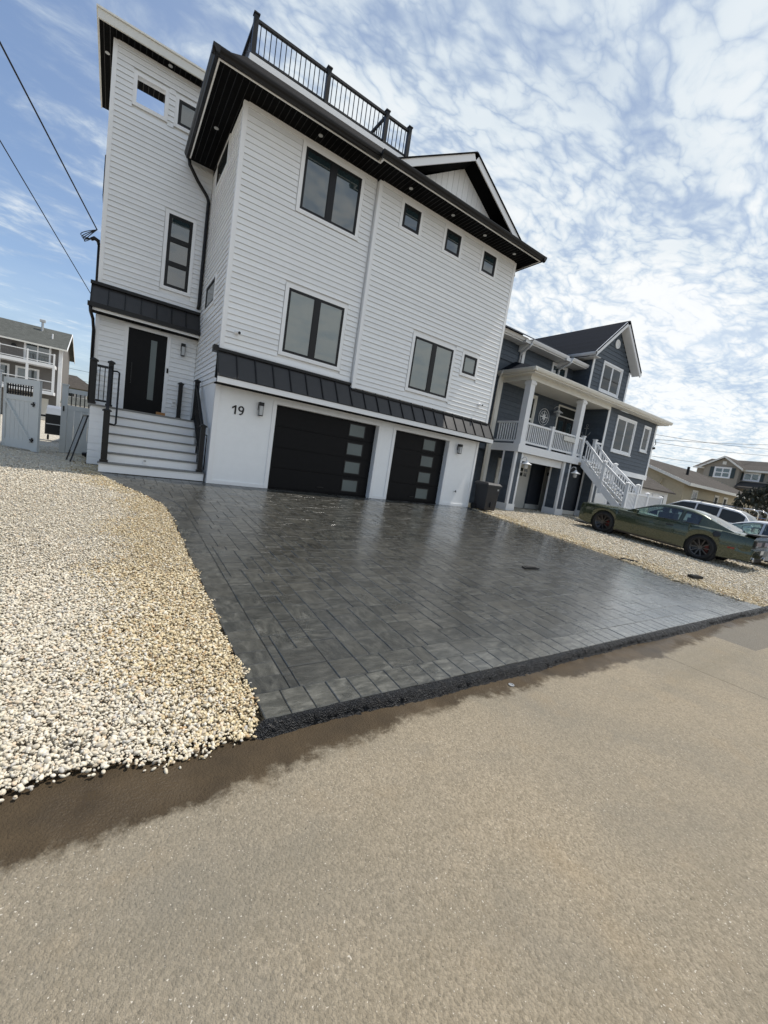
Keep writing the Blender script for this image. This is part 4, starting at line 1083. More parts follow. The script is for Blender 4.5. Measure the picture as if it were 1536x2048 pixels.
    part_under(MB(FT).box(-1.172, -1.025, 1.84, 3.46, 0.0065, 0.010), 'pane', M['pane_frost'], d, H)
    part_under(MB(FT).box(-1.60, -1.575, 2.2, 2.75, 0.04, 0.06).box(-1.595, -1.58, 2.25, 2.28, 0.006, 0.04).box(-1.595, -1.58, 2.67, 2.70, 0.006, 0.04), 'handle', M['black'], d, H)
    MB(FT).box(-0.745, -0.70, 2.67, 2.80, 0.031, 0.05).build('doorbell', M['black'], H)
    # downspouts
    MB().tube([(-0.66, 3.06, 8.22), (-0.64, 3.07, 8.10), (-0.40, 3.2, 7.86), (-0.12, 3.29, 7.62), (-0.075, 3.30, 7.50), (-0.075, 3.30, 4.75), (-0.09, 3.28, 4.62)], 0.045, 8).build('downspout', M['black'], H, smooth=True)
    MB().tube([(-2.56, 2.94, 3.86), (-2.55, 2.96, 3.72), (-2.50, 3.10, 3.58), (-2.475, 3.31, 3.35), (-2.475, 3.31, 1.5)], 0.04, 8).build('downspout', M['black'], H, smooth=True)
    MB().tube([(9.15, 0.25, 8.20), (9.13, 0.22, 8.06), (9.0, 0.2, 8.0), (8.83, 0.2, 7.95), (8.83, 0.2, 0.2)], 0.04, 8).build('downspout', M['black'], H, smooth=True)
    return H
build_white_house()

# ------------------------------------------------------------------ roof railing
def build_roof_rail():
    Rl = thing('roof_railing', 'black metal balustrade round the roof deck of the white house', 'railing', (2.0, 0.45, 9.37))
    y = 0.45; zb, zt = 9.52, 10.16
    posts = [(0.14, y), (1.90, y), (3.61, y), (4.36, y), (0.14, 3.2), (3.61, 3.2)]
    for x, yy in posts:
        MB().box(x - 0.05, x + 0.05, yy - 0.05, yy + 0.05, 9.37, 10.24).box(x - 0.065, x + 0.065, yy - 0.065, yy + 0.065, 10.241, 10.27).build('post', M['black'], Rl)
    def run(p, q):
        p, q = Vector(p), Vector(q); L = (q - p).length; d = (q - p) / L; a, b = p + d * 0.05, q - d * 0.05
        MB().bar((a.x, a.y, zt), (b.x, b.y, zt), 0.065, 0.055).build('top_rail', M['black'], Rl)
        MB().bar((a.x, a.y, zb), (b.x, b.y, zb), 0.045, 0.045).build('bottom_rail', M['black'], Rl)
        n = int(round(L / 0.121))
        for i in range(1, n):
            c = p + d * (L * i / n)
            MB().box(c.x - 0.0085, c.x + 0.0085, c.y - 0.0085, c.y + 0.0085, zb, zt - 0.01).build('baluster', M['black'], Rl)
    for a, b in ((0, 1), (1, 2), (2, 3), (0, 4), (2, 5)): run(posts[a], posts[b])
build_roof_rail()

# ------------------------------------------------------------------ front steps
def build_steps():
    S = thing('front_steps', 'white front steps with grey treads rising to the black entry door', 'steps', (-1.1, 1.0, 0.0))
    st = M['trim']
    bd = MB().box(-2.38, -0.03, 1.80, 3.33, 0.0, 1.39).build('landing_base', M['vinyl'], S)
    Ff = frame_front(1.80); Fl = frame_left(-2.38)
    for k in range(8):
        z = 0.0 + k * 0.17; hi = min(z + 0.165, 1.385)
        part_under(MB(Ff).box(-2.385, -1.99, z + 0.009, hi, 0.0, 0.018), 'skirt_board', M['vinyl'], bd, S)
        part_under(MB(Fl).box(1.80, 3.33, z + 0.004, hi, 0.0, 0.012), 'skirt_board', M['vinyl'], bd, S)
    MB().box(-2.42, -0.03, 1.75, 3.345, 1.39, 1.43).build('landing', M['grey_tread'], S)
    for i in range(7):
        x0, x1 = (-2.12, -0.06) if i == 0 else (-1.985, -0.165)
        y0 = 0.15 + 0.27 * i; zt = 0.215 + 0.2025 * i
        if i < 6:
            MB().box(x0 - 0.025, x1 + (0.02 if i else 0), y0 - 0.028, y0 + 0.285, zt - 0.03, zt).build('tread', M['grey_tread'], S)
        MB().box(x0, x1, y0 - (0 if i < 6 else 0.0), y0 + 0.02, zt - 0.2025, zt - (0.031 if i < 6 else 0.045)).build('riser', st, S)
    # solid cheeks under the stairs
    poly = [(0.42, 0.0), (0.42, 0.38), (1.79, 1.385), (1.79, 0.0)]
    for x0, x1 in ((-1.98, -1.94), (-0.21, -0.17)):
        c = MB(((0, 0, 0), (0, 1, 0), (0, 0, 1), (1, 0, 0)))
        k = [(0.435 + 0.27 * i, 0.39 + 0.2025 * i) for i in range(6)]
        pts = [(0.44, 0.0)]
        for i in range(5): pts += [(0.44 + 0.27 * i, 0.38 + 0.2025 * i), (0.44 + 0.27 * (i + 1), 0.38 + 0.2025 * i)]
        pts += [(1.79, 0.38 + 0.2025 * 4), (1.79, 0.0)]
        c.prism(pts, x0, x1).build('side_panel', M['vinyl'], S)
    # posts
    def post(x, y, z0, z1, w=0.105, cap=True):
        p = MB().box(x - w / 2, x + w / 2, y - w / 2, y + w / 2, z0, z1)
        p.box(x - w / 2 - 0.018, x + w / 2 + 0.018, y - w / 2 - 0.018, y + w / 2 + 0.018, z0, z0 + 0.05)
        o = p.build('post', M['black'], S)
        if cap:
            q = w / 2 + 0.025
            c = MB().box(x - q, x + q, y - q, y + q, z1, z1 + 0.03)
            c.add([(x - q, y - q, z1 + 0.03), (x + q, y - q, z1 + 0.03), (x + q, y + q, z1 + 0.03), (x - q, y + q, z1 + 0.03), (x, y, z1 + 0.075)], [(0, 1, 4), (1, 2, 4), (2, 3, 4), (3, 0, 4)])
            part_under(c, 'post_cap', M['black'], o, S)
    post(-2.035, 0.235, 0.216, 1.28, 0.115); post(-0.15, 0.235, 0.216, 1.28, 0.10)
    post(-2.03, 1.85, 1.43, 2.44, 0.105); post(-2.365, 1.85, 1.43, 2.42, 0.12)
    post(-0.13, 1.85, 1.43, 2.45, 0.105); post(-0.36, 3.2, 1.43, 2.42, 0.105)
    MB().bar((-2.3, 1.85, 2.33), (-2.085, 1.85, 2.33), 0.05, 0.055).build('top_rail', M['black'], S)
    MB().bar((-2.3, 1.85, 1.53), (-2.085, 1.85, 1.53), 0.045, 0.045).build('bottom_rail', M['black'], S)
    for x in (-2.245, -2.145): MB().box(x - 0.009, x + 0.009, 1.842, 1.858, 1.54, 2.31).build('baluster', M['black'], S)
    MB().bar((-2.365, 1.92, 2.30), (-2.365, 3.30, 2.30), 0.05, 0.055).build('top_rail', M['black'], S)
    MB().bar((-2.365, 1.92, 1.53), (-2.365, 3.30, 1.53), 0.045, 0.045).build('bottom_rail', M['black'], S)
    for i in range(1, 11): MB().box(-2.374, -2.356, 1.92 + i * 0.125 - 0.009, 1.92 + i * 0.125 + 0.009, 1.54, 2.28).build('baluster', M['black'], S)
    # slanted rails with balusters on both flights
    for x in (-0.14, -2.035):
        MB().bar((x, 0.30, 1.20), (x, 1.80, 2.34), 0.055, 0.06).build('stair_rail', M['black'], S)
        MB().bar((x, 0.30, 0.42), (x, 1.80, 1.56), 0.045, 0.045).build('stair_rail', M['black'], S)
        for i in range(1, 12):
            t = i / 12; y = 0.30 + 1.5 * t
            MB().box(x - 0.009, x + 0.009, y - 0.009, y + 0.009, 0.43 + 1.14 * t, 1.19 + 1.14 * t).build('baluster', M['black'], S)
    # bent grab rail
    MB().tube([(-1.99, 1.80, 2.27), (-1.90, 1.79, 2.28), (-1.86, 1.74, 2.25), (-1.86, 1.66, 2.18), (-1.868, 0.36, 1.13), (-1.868, 0.30, 1.06), (-1.89, 0.27, 1.02), (-1.98, 0.25, 1.03)], 0.019, 8).build('hand_rail', M['black'], S, smooth=True)
    MB().tube([(-0.16, 0.2, 1.12), (-0.06, 0.2, 1.1), (-0.06, 0.21, 1.02), (-0.06, 0.21, 0.28)], 0.014, 6).build('hand_rail', M['black'], S, smooth=True)
build_steps()

# ------------------------------------------------------------------ small fittings on the white house
def lantern(x, y, z0, z1, label):
    L = thing('wall_lantern', label, 'lamp', (x, y, z0), 'black wall lanterns on the white house')
    f = frame_front(y); w = 0.055
    MB(f).box(x - w, x + w, z1 - 0.20, z1, 0.026, 0.045).build('back_plate', M['black'], L)
    MB(f).box(x - w, x + w, z1 - 0.085, z1 - 0.0, 0.046, 0.15).build('hood', M['black'], L)
    MB(f).box(x - 0.045, x + 0.045, z0 + 0.02, z1 - 0.086, 0.055, 0.14).build('glass', M['lamp_white'], L)
    c = MB(f)
    for dx in (-0.05, 0.042): c.box(x + dx, x + dx + 0.008, z0, z1 - 0.086, 0.05, 0.056).box(x + dx, x + dx + 0.008, z0, z1 - 0.086, 0.14, 0.146)
    c.box(x - 0.05, x + 0.05, z0, z0 + 0.018, 0.05, 0.146)
    c.build('cage', M['black'], L)
lantern(-0.38, 3.36, 3.23, 3.57, 'black wall lantern beside the front door at the top of the steps')
lantern(1.04, 0.0, 1.765, 2.09, 'black wall lantern next to the house number 19')
lantern(7.74, 0.0, 1.77, 2.09, 'black wall lantern to the right of the narrow garage door')

def house_number():
    L = thing('house_number', 'black house number 19 on the white panel left of the wide garage door', 'house number', (0.52, 0.0, 1.7))
    f = frame_front(0.0)
    d1 = MB(f)
    s = 0.036; z0, z1 = 1.70, 1.91
    d1.prism([(0.452, z0), (0.452 + s, z0), (0.452 + s, z1), (0.452 + 0.008, z1), (0.392, z1 - 0.05), (0.392, z1 - 0.092), (0.452, z1 - 0.05)], 0.001, 0.014)
    d1.build('digit', M['black'], L)
    d9 = MB(f)
    cx, cz, r, rin = 0.602, 1.846, 0.068, 0.036
    n = 28
    for i in range(n):
        t0, t1 = 2 * math.pi * i / n, 2 * math.pi * (i + 1) / n
        d9.prism([(cx + rin * math.cos(t0), cz + rin * math.sin(t0)), (cx + r * math.cos(t0), cz + r * math.sin(t0)), (cx + r * math.cos(t1), cz + r * math.sin(t1)), (cx + rin * math.cos(t1), cz + rin * math.sin(t1))], 0.001, 0.014)
    # tail of the nine: an arc from the right of the bowl round to the lower left
    ex, ez, A, Bz = 0.590, 1.838, 0.080, 0.138
    for i in range(10):
        t0, t1 = R(4 - i * 11), R(4 - (i + 1) * 11)
        d9.prism([(ex + (A - 0.032) * math.cos(t0), ez + (Bz - 0.032) * math.sin(t0)), (ex + A * math.cos(t0), ez + Bz * math.sin(t0)), (ex + A * math.cos(t1), ez + Bz * math.sin(t1)), (ex + (A - 0.032) * math.cos(t1), ez + (Bz - 0.032) * math.sin(t1))], 0.0005, 0.0135)
    d9.build('digit', M['black'], L)
house_number()

def camera_dome(x, y, z, label):
    L = thing('security_camera', label, 'camera', (x, y, z), 'small security cameras on the white siding')
    f = frame_front(y)
    MB(f).lathe([(0.0, 0.018), (0.055, 0.018), (0.055, 0.035), (0.035, 0.05), (0.0, 0.05)], 14, center=(x - 0.03, z + 0.02, 0)).build('mount', M['trim'], L, smooth=True)
    MB(f).tube([(x - 0.03, z + 0.02, 0.045), (x, z, 0.16)], [0.034, 0.038], 10).build('body', M['trim'], L)
    MB(f).tube([(x, z, 0.1605), (x + 0.005, z - 0.002, 0.172)], [0.031, 0.031], 10).build('lens', M['black'], L)
camera_dome(0.34, 0.0, 3.51, 'white bullet camera low on the left part of the siding above the garage roof')
camera_dome(8.25, -0.10, 3.48, 'white bullet camera near the far right corner of the siding')

def outlet(x, y, z, label, w=0.055, h=0.075, d=0.03):
    L = thing('outlet_box', label, 'outlet', (x, y, z), 'weatherproof outlet boxes by the entry')
    f = frame_front(y)
    MB(f).box(x - w, x + w, z - h, z + h, 0.0, d).build('cover', M['trim'], L)
    MB(f).box(x - w * 0.6, x + w * 0.6, z - h * 0.2, z + h * 0.6, d, d + 0.012).build('flap', M['alu'], L)
outlet(-0.49, 3.342, 1.86, 'white outlet box on the siding right of the front door')
outlet(-1.27, 0.418, 0.31, 'small outlet box on the lowest wide riser of the front steps', 0.04, 0.055, 0.02)

hb = thing('hose_tap', 'small metal hose tap low on the right-hand garage pier', 'tap', (7.89, 0.0, 0.5))
MB(frame_front(0.0)).tube([(7.89, 0.50, 0.0), (7.89, 0.50, 0.07), (7.90, 0.47, 0.10)], 0.014, 8).build('spout', M['alu'], hb)
MB(frame_front(0.0)).lathe([(0.028, 0.075), (0.028, 0.085)], 10, center=(7.89, 0.515, 0)).build('handle', M['black'], hb)

blk = thing('cardboard_box', 'small orange brown box on the landing by the front door', 'box', (-0.82, 3.18, 1.43))
MB().box(-0.93, -0.71, 3.05, 3.20, 1.431, 1.535).build('box_body', M['wood_block'], blk, bevel=0.006)
MB().box(-0.932, -0.708, 3.10, 3.15, 1.5352, 1.537).build('tape', M['cream'], blk)

def service_mast():
    L = thing('service_mast', 'black service mast with looped cables on the left flank of the tower', 'electric mast', (-2.50, 3.9, 4.5))
    MB().tube([(-2.50, 3.75, 4.45), (-2.50, 3.75, 5.55)], 0.03, 8).build('conduit', M['black'], L, smooth=True)
    MB().tube([(-2.50, 3.75, 5.55), (-2.52, 3.72, 5.64), (-2.60, 3.68, 5.66), (-2.66, 3.64, 5.60)], [0.035, 0.05, 0.05, 0.04], 8).build('weather_head', M['black'], L, smooth=True)
    rnd = random.Random(3)
    for k in range(4):
        a = Vector((-2.66, 3.62, 5.60)); b = Vector((-2.55, 3.55, 5.84)); mid = Vector((-2.86 - 0.05 * k, 3.5 - 0.06 * k, 5.36 + 0.06 * k + rnd.uniform(-.03, .03)))
        pts = []
        for i in range(13):
            t = i / 12; p = (1 - t) ** 2 * a + 2 * t * (1 - t) * (mid + Vector((-0.12, 0, -0.1))) + t * t * b; pts.append(tuple(p))
        MB().tube(pts, 0.010, 6).build('cable_loop', M['wire'], L, smooth=True)
service_mast()

# ------------------------------------------------------------------ blue house
def build_blue_house():
    H = thing('blue_house', 'slate blue shingled house on pillars with a white upstairs porch and gabled bay', 'house', (16.0, 2.0, 0.0))
    F = frame_front(0.30); BL = M['blue']; EX = 0.178
    wt = M['white_rail']
    # right bay (first floor) and wall below
    w = MB().box(16.80, 21.60, 0.32, 9.0, 2.27, 5.20).build('wall', BL, H)
    big = (17.72, 19.36, 3.35, 4.86); nar = (20.36, 20.94, 3.71, 4.86)
    siding(w, H, F, 16.92, 21.48, 2.51, 5.12, [(big[0] - .10, big[1] + .10, big[2] - .10, big[3] + .10), (nar[0] - .08, nar[1] + .08, nar[2] - .10, nar[3] + .08)], EX, BL, depth=0.02)
    part_under(MB(F).box(16.78, 16.92, 2.51, 5.12, 0.0, 0.03).box(21.48, 21.62, 2.51, 5.12, 0.0, 0.03), 'corner_post', wt, w, H)
    part_under(MB(F).box(16.78, 21.64, 2.27, 2.51, 0.0, 0.05), 'skirt_band', wt, w, H)
    window(H, F, *big, mull=(18.54,), mullw=0.07, trim=0.10, frame=0.04, pane='pane_dark', trim_mat='white_rail', frame_mat='white_rail', trim_d=0.045, sill=True)
    window(H, F, *nar, trim=0.08, frame=0.04, pane='pane_dark', trim_mat='white_rail', frame_mat='white_rail', trim_d=0.045, sill=True)
    for a0, a1, zz in ((big[0] + .05, 18.50, 4.08), (18.58, big[1] - .05, 4.08), (nar[0] + .05, nar[1] - .05, 4.26)):
        MB(F).box(a0, a1, zz, zz + 0.05, 0.0085, 0.02).box(a0, a1, big[2] + .05 if zz < 4.2 else nar[2] + .05, zz - 0.001, 0.0085, 0.011).build('lower_sash', M['pane_dark'], H)
    w0 = MB().box(17.25, 21.55, 0.37, 9.0, 0.0, 2.269).build('wall', BL, H)
    siding(w0, H, frame_front(0.35), 18.4, 21.45, 0.25, 2.26, (), EX, BL, depth=0.02)
    part_under(MB(frame_front(0.35)).box(21.45, 21.57, 0.0, 2.26, 0, 0.03).box(18.2, 18.4, 0.0, 2.26, 0, 0.03), 'corner_post', wt, w0, H)
    part_under(MB(frame_front(0.35)).box(17.25, 18.2, 0.0, 2.2, 0.0, 0.02), 'white_panel', wt, w0, H)
    # porch recess: back wall, bay side wall, left wing
    YB = 1.60
    wb = MB().box(9.0, 16.79, YB + 0.02, 9.0, 2.27, 5.25).build('wall', BL, H)
    FB = frame_front(YB)
    win = (12.62, 13.22, 2.95, 4.86); door = (14.98, 16.30, 2.62, 4.86)
    siding(wb, H, FB, 9.0, 16.78, 2.62, 5.2, [(win[0] - .09, win[1] + .09, win[2], win[3] + .09), (door[0] - .08, door[1] + .08, 2.6, door[3] + .08)], EX, BL, depth=0.02)
    siding(w, H, frame_left(16.80), 0.33, YB, 2.62, 5.1, (), EX, BL, depth=0.018)
    window(H, FB, *win, rails=((3.9, 3.95),), trim=0.09, frame=0.04, pane='pane_dark', trim_mat='cream', frame_mat='cream', trim_d=0.045)
    d = MB(FB).box(door[0], door[1], door[2], door[3], 0.0, 0.012).build('porch_door', M['interior'], H)
    part_under(MB(FB).ring((door[0] - .07, door[1] + .07, 2.6, door[3] + .07), (door[0], door[1], 2.62, door[3]), 0.001, 0.04).box(door[0], door[1], 4.42, 4.47, 0.0125, 0.035), 'door_frame', M['cream'], d, H)
    part_under(MB(FB).box(door[0] + 0.04, door[1] - 0.04, 4.5, 4.82, 0.0125, 0.017), 'pane', M['pane_dark'], d, H)
    for a in (door[0] + 0.16, door[0] + 0.82): part_under(MB(FB).box(a, a + 0.34, 2.95, 4.25, 0.0125, 0.017), 'pane', M['pane'], d, H)
    part_under(MB(FB).box(door[0] + 0.64, door[0] + 0.68, 2.62, 4.42, 0.0125, 0.03), 'door_stile', M['black'], d, H)
    # white corner board and downspout where the wing meets the porch
    part_under(MB(FB).box(10.82, 11.0, 0.0, 5.2, 0.001, 0.05), 'corner_post', M['cream'], wb, H)
    MB().tube([(10.62, 1.28, 5.36), (10.64, 1.42, 5.22), (10.72, 1.52, 5.05), (10.72, 1.54, 0.2)], 0.045, 8).build('downspout', M['cream'], H, smooth=True)
    # porch deck, beam, ceiling, roof
    dk = MB().box(11.02, 16.78, 0.24, YB - 0.001, 2.44, 2.60).build('porch_deck', M['grey_tread'], H)
    part_under(MB().box(10.98, 15.1, 0.18, 0.239, 2.30, 2.60).box(10.98, 11.019, 0.2391, 2.3, 2.30, 2.60).box(15.1, 16.78, 0.18, 0.239, 2.42, 2.60), 'rim_board', wt, dk, H)
    part_under(MB().box(11.02, 16.78, 0.24, YB, 2.40, 2.439), 'deck_soffit', M['cream'], dk, H)
    MB().box(11.02, 16.79, 0.33, YB - 0.002, 5.06, 5.10).build('porch_ceiling', M['cream'], H)
    MB().box(10.98, 16.78, 0.20, 0.32, 5.02, 5.24).box(10.98, 11.10, 0.321, YB, 5.02, 5.24).build('porch_beam', M['cream'], H)
    sof = MB().box(10.75, 21.90, -0.08, 0.30, 5.20, 5.225).box(10.75, 11.0, 0.3001, 2.2, 5.20, 5.225).build('soffit', M['cream'], H)
    part_under(MB().box(10.72, 21.93, -0.115, -0.0805, 5.19, 5.36).box(10.715, 10.7495, -0.08, 2.2, 5.19, 5.36).box(21.9005, 21.93, -0.08, 2.0, 5.19, 5.36), 'fascia', M['cream'], sof, H)
    gp = [(0.0, 0.0), (0.0, 0.07), (0.04, 0.10), (0.10, 0.125), (0.13, 0.125), (0.13, 0.0)]
    MB(((0, -0.1155, 5.24), (1, 0, 0), (0, 0, 1), (0, -1, 0))).prism_a(gp, 10.58, 22.05).build('gutter', M['cream'], H)
    MB(((10.7145, 0, 5.24), (0, 1, 0), (0, 0, 1), (-1, 0, 0))).prism_a(gp, -0.24, 2.2).build('gutter', M['cream'], H)
    pr = MB().add([(10.68, -0.13, 5.372), (21.95, -0.13, 5.372), (21.0, 1.62, 5.98), (11.6, 1.62, 5.98), (10.68, 2.2, 5.372), (11.6, 2.2, 5.98), (21.95, 2.0, 5.372)],
                  [(0, 1, 2, 3), (0, 3, 5, 4), (1, 6, 2)]).build('porch_roof', M['shingle_blue'], H)
    # columns with plain caps and bases
    for cx in (11.20, 14.72):
        c = MB().box(cx - 0.13, cx + 0.13, 0.22, 0.48, 2.601, 5.02).build('column', wt, H)
        part_under(MB().box(cx - 0.16, cx + 0.16, 0.19, 0.51, 2.6015, 2.75).box(cx - 0.16, cx + 0.16, 0.19, 0.51, 4.88, 4.97), 'collar', wt, c, H)
    # porch balustrade
    def balus(p, q, z0, z1, step=0.115, posts=True):
        p, q = Vector(p), Vector(q); L = (q - p).length; dd = (q - p) / L
        MB().bar((p.x, p.y, z1), (q.x, q.y, z1), 0.085, 0.07).build('top_rail', wt, H)
        MB().bar((p.x, p.y, z0), (q.x, q.y, z0), 0.06, 0.07).build('bottom_rail', wt, H)
        n = int(L / step)
        for i in range(1, n):
            c = p + dd * (L * i / n); MB().box(c.x - 0.018, c.x + 0.018, c.y - 0.018, c.y + 0.018, z0, z1).build('baluster', wt, H)
    z0, z1 = 2.72, 3.45
    balus((11.33, 0.30, 0), (12.88, 0.30, 0), z0, z1); balus((13.04, 0.30, 0), (14.59, 0.30, 0), z0, z1); balus((14.85, 0.30, 0), (15.2, 0.30, 0), z0, z1)
    balus((11.12, 0.48, 0), (11.12, 1.56, 0), z0, z1)
    for x in (12.96, 15.26, 16.22):
        c = MB().box(x - 0.065, x + 0.065, 0.22, 0.35, 2.601, 3.54).build('rail_post', wt, H)
        part_under(MB().box(x - 0.085, x + 0.085, 0.20, 0.37, 3.541, 3.58), 'post_cap', wt, c, H)
    balus((16.30, 0.30, 0), (16.75, 0.30, 0), z0, z1)
    # pillars of the open ground floor
    for x0, x1 in ((11.04, 11.47), (14.26, 14.76), (16.85, 17.25)):
        p = MB().box(x0 + 0.02, x1 - 0.02, 0.32, 0.90, 0.0, 2.30).build('pillar', BL, H)
        siding(p, H, F, x0 + 0.09, x1 - 0.09, 0.26, 2.30, (), EX, BL, depth=0.014)
        siding(p, H, frame_left(x0 + 0.0), 0.39, 0.84, 0.26, 2.30, (), EX, BL, depth=0.002)
        t = MB(F)
        for a in (x0, x1 - 0.09): t.box(a, a + 0.09, 0.26, 2.30, -0.03, 0.022)
        part_under(t, 'corner_post', wt, p, H)
        part_under(MB(frame_left(x0)).box(0.29, 0.38, 0.26, 2.30, 0.0, 0.018).box(0.84, 0.92, 0.26, 2.30, 0.0, 0.018), 'corner_post', wt, p, H)
        part_under(MB().box(x0 - 0.025, x1 + 0.025, 0.26, 0.94, -0.02, 0.26), 'plinth', wt, p, H)
    MB().box(11.48, 14.25, 0.40, 0.46, 2.0, 2.30).build('header_panel', wt, H)
    # ground-floor back wall with off-white doors
    YG = 1.85
    g = MB().box(9.0, 17.2, YG + 0.02, 9.0, 0.0, 2.27).build('wall', BL, H)
    FG = frame_front(YG)
    siding(g, H, FG, 9.0, 10.1, 0.1, 2.27, (), EX, BL, depth=0.018); siding(g, H, FG, 10.5, 11.84, 0.1, 2.27, (), EX, BL, depth=0.018)
    part_under(MB(FG).box(10.1, 10.28, 0.0, 2.27, 0, 0.04), 'corner_post', M['cream'], g, H)
    for x0, x1, pn in ((11.86, 12.72, 1), (13.2, 14.08, 1), (15.22, 16.1, 0)):
        dd = MB(FG).box(x0, x1, 0.0, 2.05, 0.0, 0.05).build('door', M['door_white'], H)
        for k in range(4 if pn else 2):
            i, j = k % 2, k // 2
            px = x0 + 0.16 + i * 0.30; pz = 1.82 - j * 0.22
            part_under(MB(FG).box(px, px + 0.2, pz - 0.15, pz, 0.0505, 0.054), 'pane', M['pane_dark'], dd, H)
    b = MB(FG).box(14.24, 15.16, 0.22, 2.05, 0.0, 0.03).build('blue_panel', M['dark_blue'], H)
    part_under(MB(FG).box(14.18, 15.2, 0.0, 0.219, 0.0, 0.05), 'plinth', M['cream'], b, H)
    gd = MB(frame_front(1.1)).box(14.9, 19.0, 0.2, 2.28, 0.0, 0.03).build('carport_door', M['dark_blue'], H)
    for k in range(4): part_under(MB(frame_front(1.1)).box(14.92, 18.98, 0.22 + k * 0.51, 0.70 + k * 0.51, 0.0301, 0.045), 'door_section', M['dark_blue'], gd, H)
    part_under(MB().box(14.8, 19.0, 0.95, 1.05, 0.0, 0.18), 'plinth', M['cream'], gd, H)
    # upper storey wing
    YU = 1.66
    u = MB().box(8.9, 15.6, YU + 0.02, 8.0, 5.3, 6.70).build('wall', BL, H)
    FU = frame_front(YU)
    siding(u, H, FU, 8.9, 11.9, 5.9, 6.66, (), EX, BL, depth=0.018); siding(u, H, FU, 12.06, 15.58, 5.9, 6.66, [(13.95, 15.1, 5.9, 6.6)], EX, BL, depth=0.018)
    part_under(MB(FU).box(11.9, 12.06, 5.7, 6.68, 0, 0.05), 'corner_post', wt, u, H)
    window(H, FU, 14.03, 15.02, 5.97, 6.52, mull=(14.52,), mullw=0.07, trim=0.07, frame=0.04, pane='pane', trim_mat='white_rail', frame_mat='white_rail', trim_d=0.04)
    # eave in three stepped pieces with brackets
    for x0, x1, y0, dz in ((8.8, 11.55, 1.30, 0.0), (11.4, 14.2, 1.16, -0.02), (14.05, 16.0, 1.06, -0.04)):
        e = MB().box(x0, x1, y0, YU + 0.03, 6.66 + dz, 6.685 + dz).build('soffit', wt, H)
        part_under(MB().box(x0, x1, y0 - 0.03, y0 - 0.0005, 6.655 + dz, 6.80 + dz), 'fascia', wt, e, H)
        part_under(MB(((0, y0 - 0.0305, 6.70 + dz), (1, 0, 0), (0, 0, 1), (0, -1, 0))).prism_a([(0.0, 0.0), (0.0, 0.06), (0.05, 0.09), (0.10, 0.11), (0.12, 0.11), (0.12, 0.0)], x0 + 0.3, x1), 'gutter', wt, e, H)
        part_under(MB().add([(x0 + 0.25, y0, 6.655), (x0 + 0.45, y0, 6.655), (x0 + 0.45, YU, 6.655), (x0 + 0.25, YU, 6.655), (x0 + 0.25, YU, 6.40), (x0 + 0.45, YU, 6.40)], [(0, 1, 2, 3), (0, 4, 5, 1), (0, 3, 4), (1, 5, 2), (2, 5, 4, 3)]), 'bracket', wt, e, H)
        part_under(MB().tube([(x0 + 0.35, y0 - 0.06, 6.70 + dz), (x0 + 0.35, y0 + 0.02, 6.56), (x0 + 0.37, YU - 0.06, 6.36), (x0 + 0.37, YU - 0.05, 5.95)], 0.045, 8), 'downspout', wt, e, H, smooth=True)
    ur = MB().add([(8.7, 1.02, 6.80), (15.9, 1.02, 6.80), (15.9, 5.2, 8.95), (8.7, 5.2, 8.95), (8.7, 9.0, 6.8), (15.9, 9.0, 6.8)], [(0, 1, 2, 3), (3, 2, 5, 4)]).build('upper_roof', M['shingle_blue'], H)
    # gabled bay
    YV = 0.80; gx0, gx1, gcx = 15.60, 18.82, 17.17
    v = MB().add([(gx0, YV + 0.02, 5.4), (gx1, YV + 0.02, 5.4), (gx1, YV + 0.02, 7.22), (gcx, YV + 0.02, 8.80), (gx0, YV + 0.02, 7.22), (gx0, 7.0, 5.4), (gx1, 7.0, 5.4), (gx1, 7.0, 7.22), (gcx, 7.0, 8.8), (gx0, 7.0, 7.22)],
                 [(0, 1, 2, 3, 4), (1, 6, 7, 2), (0, 4, 9, 5), (5, 9, 8, 7, 6)]).build('gable_wall', BL, H)
    FV = frame_front(YV)
    wn = (16.50, 18.04, 5.92, 7.10)
    def gl(z):
        if z < 7.2: return (gx0 + 0.11, gx1 - 0.11)
        t = (8.78 - z) / 1.56; return (gcx - t * 1.6, gcx + t * 1.63)
    siding(v, H, FV, gx0, gx1, 5.62, 8.75, [(wn[0] - .09, wn[1] + .09, wn[2] - .1, wn[3] + .09)], EX, BL, top_fn=gl, depth=0.02)
    siding(v, H, frame_left(gx0), YV + 0.1, 3.5, 5.62, 7.15, (), EX, BL, depth=0.016)
    part_under(MB(FV).box(gx0 - 0.02, gx0 + 0.11, 5.6, 7.2, 0, 0.03).box(gx1 - 0.11, gx1 + 0.02, 5.6, 7.2, 0, 0.03), 'corner_post', wt, v, H)
    window(H, FV, *wn, mull=(17.27,), mullw=0.08, trim=0.09, frame=0.045, pane='pane_dark', trim_mat='white_rail', frame_mat='white_rail', trim_d=0.045, sill=True)
    for a0, a1 in ((wn[0] + .05, 17.22), (17.32, wn[1] - .05)):
        MB(FV).box(a0, a1, 6.46, 6.51, 0.0085, 0.02).build('meeting_rail', M['black'], H)
    ve = MB(FV).lathe([(0.0, 0.02), (0.20, 0.02), (0.20, 0.05), (0.15, 0.05), (0.14, 0.03), (0.0, 0.03)], 24, center=(17.2, 8.12, 0)).build('round_vent', wt, H)
    sl = MB(FV)
    for k in range(4): sl.box(17.08, 17.32, 8.02 + k * 0.06, 8.045 + k * 0.06, 0.031, 0.04)
    part_under(sl, 'louvre', wt, ve, H)
    ax, az, ex, ez, ex2, yf = 17.17, 9.06, 15.18, 7.22, 19.10, 0.42
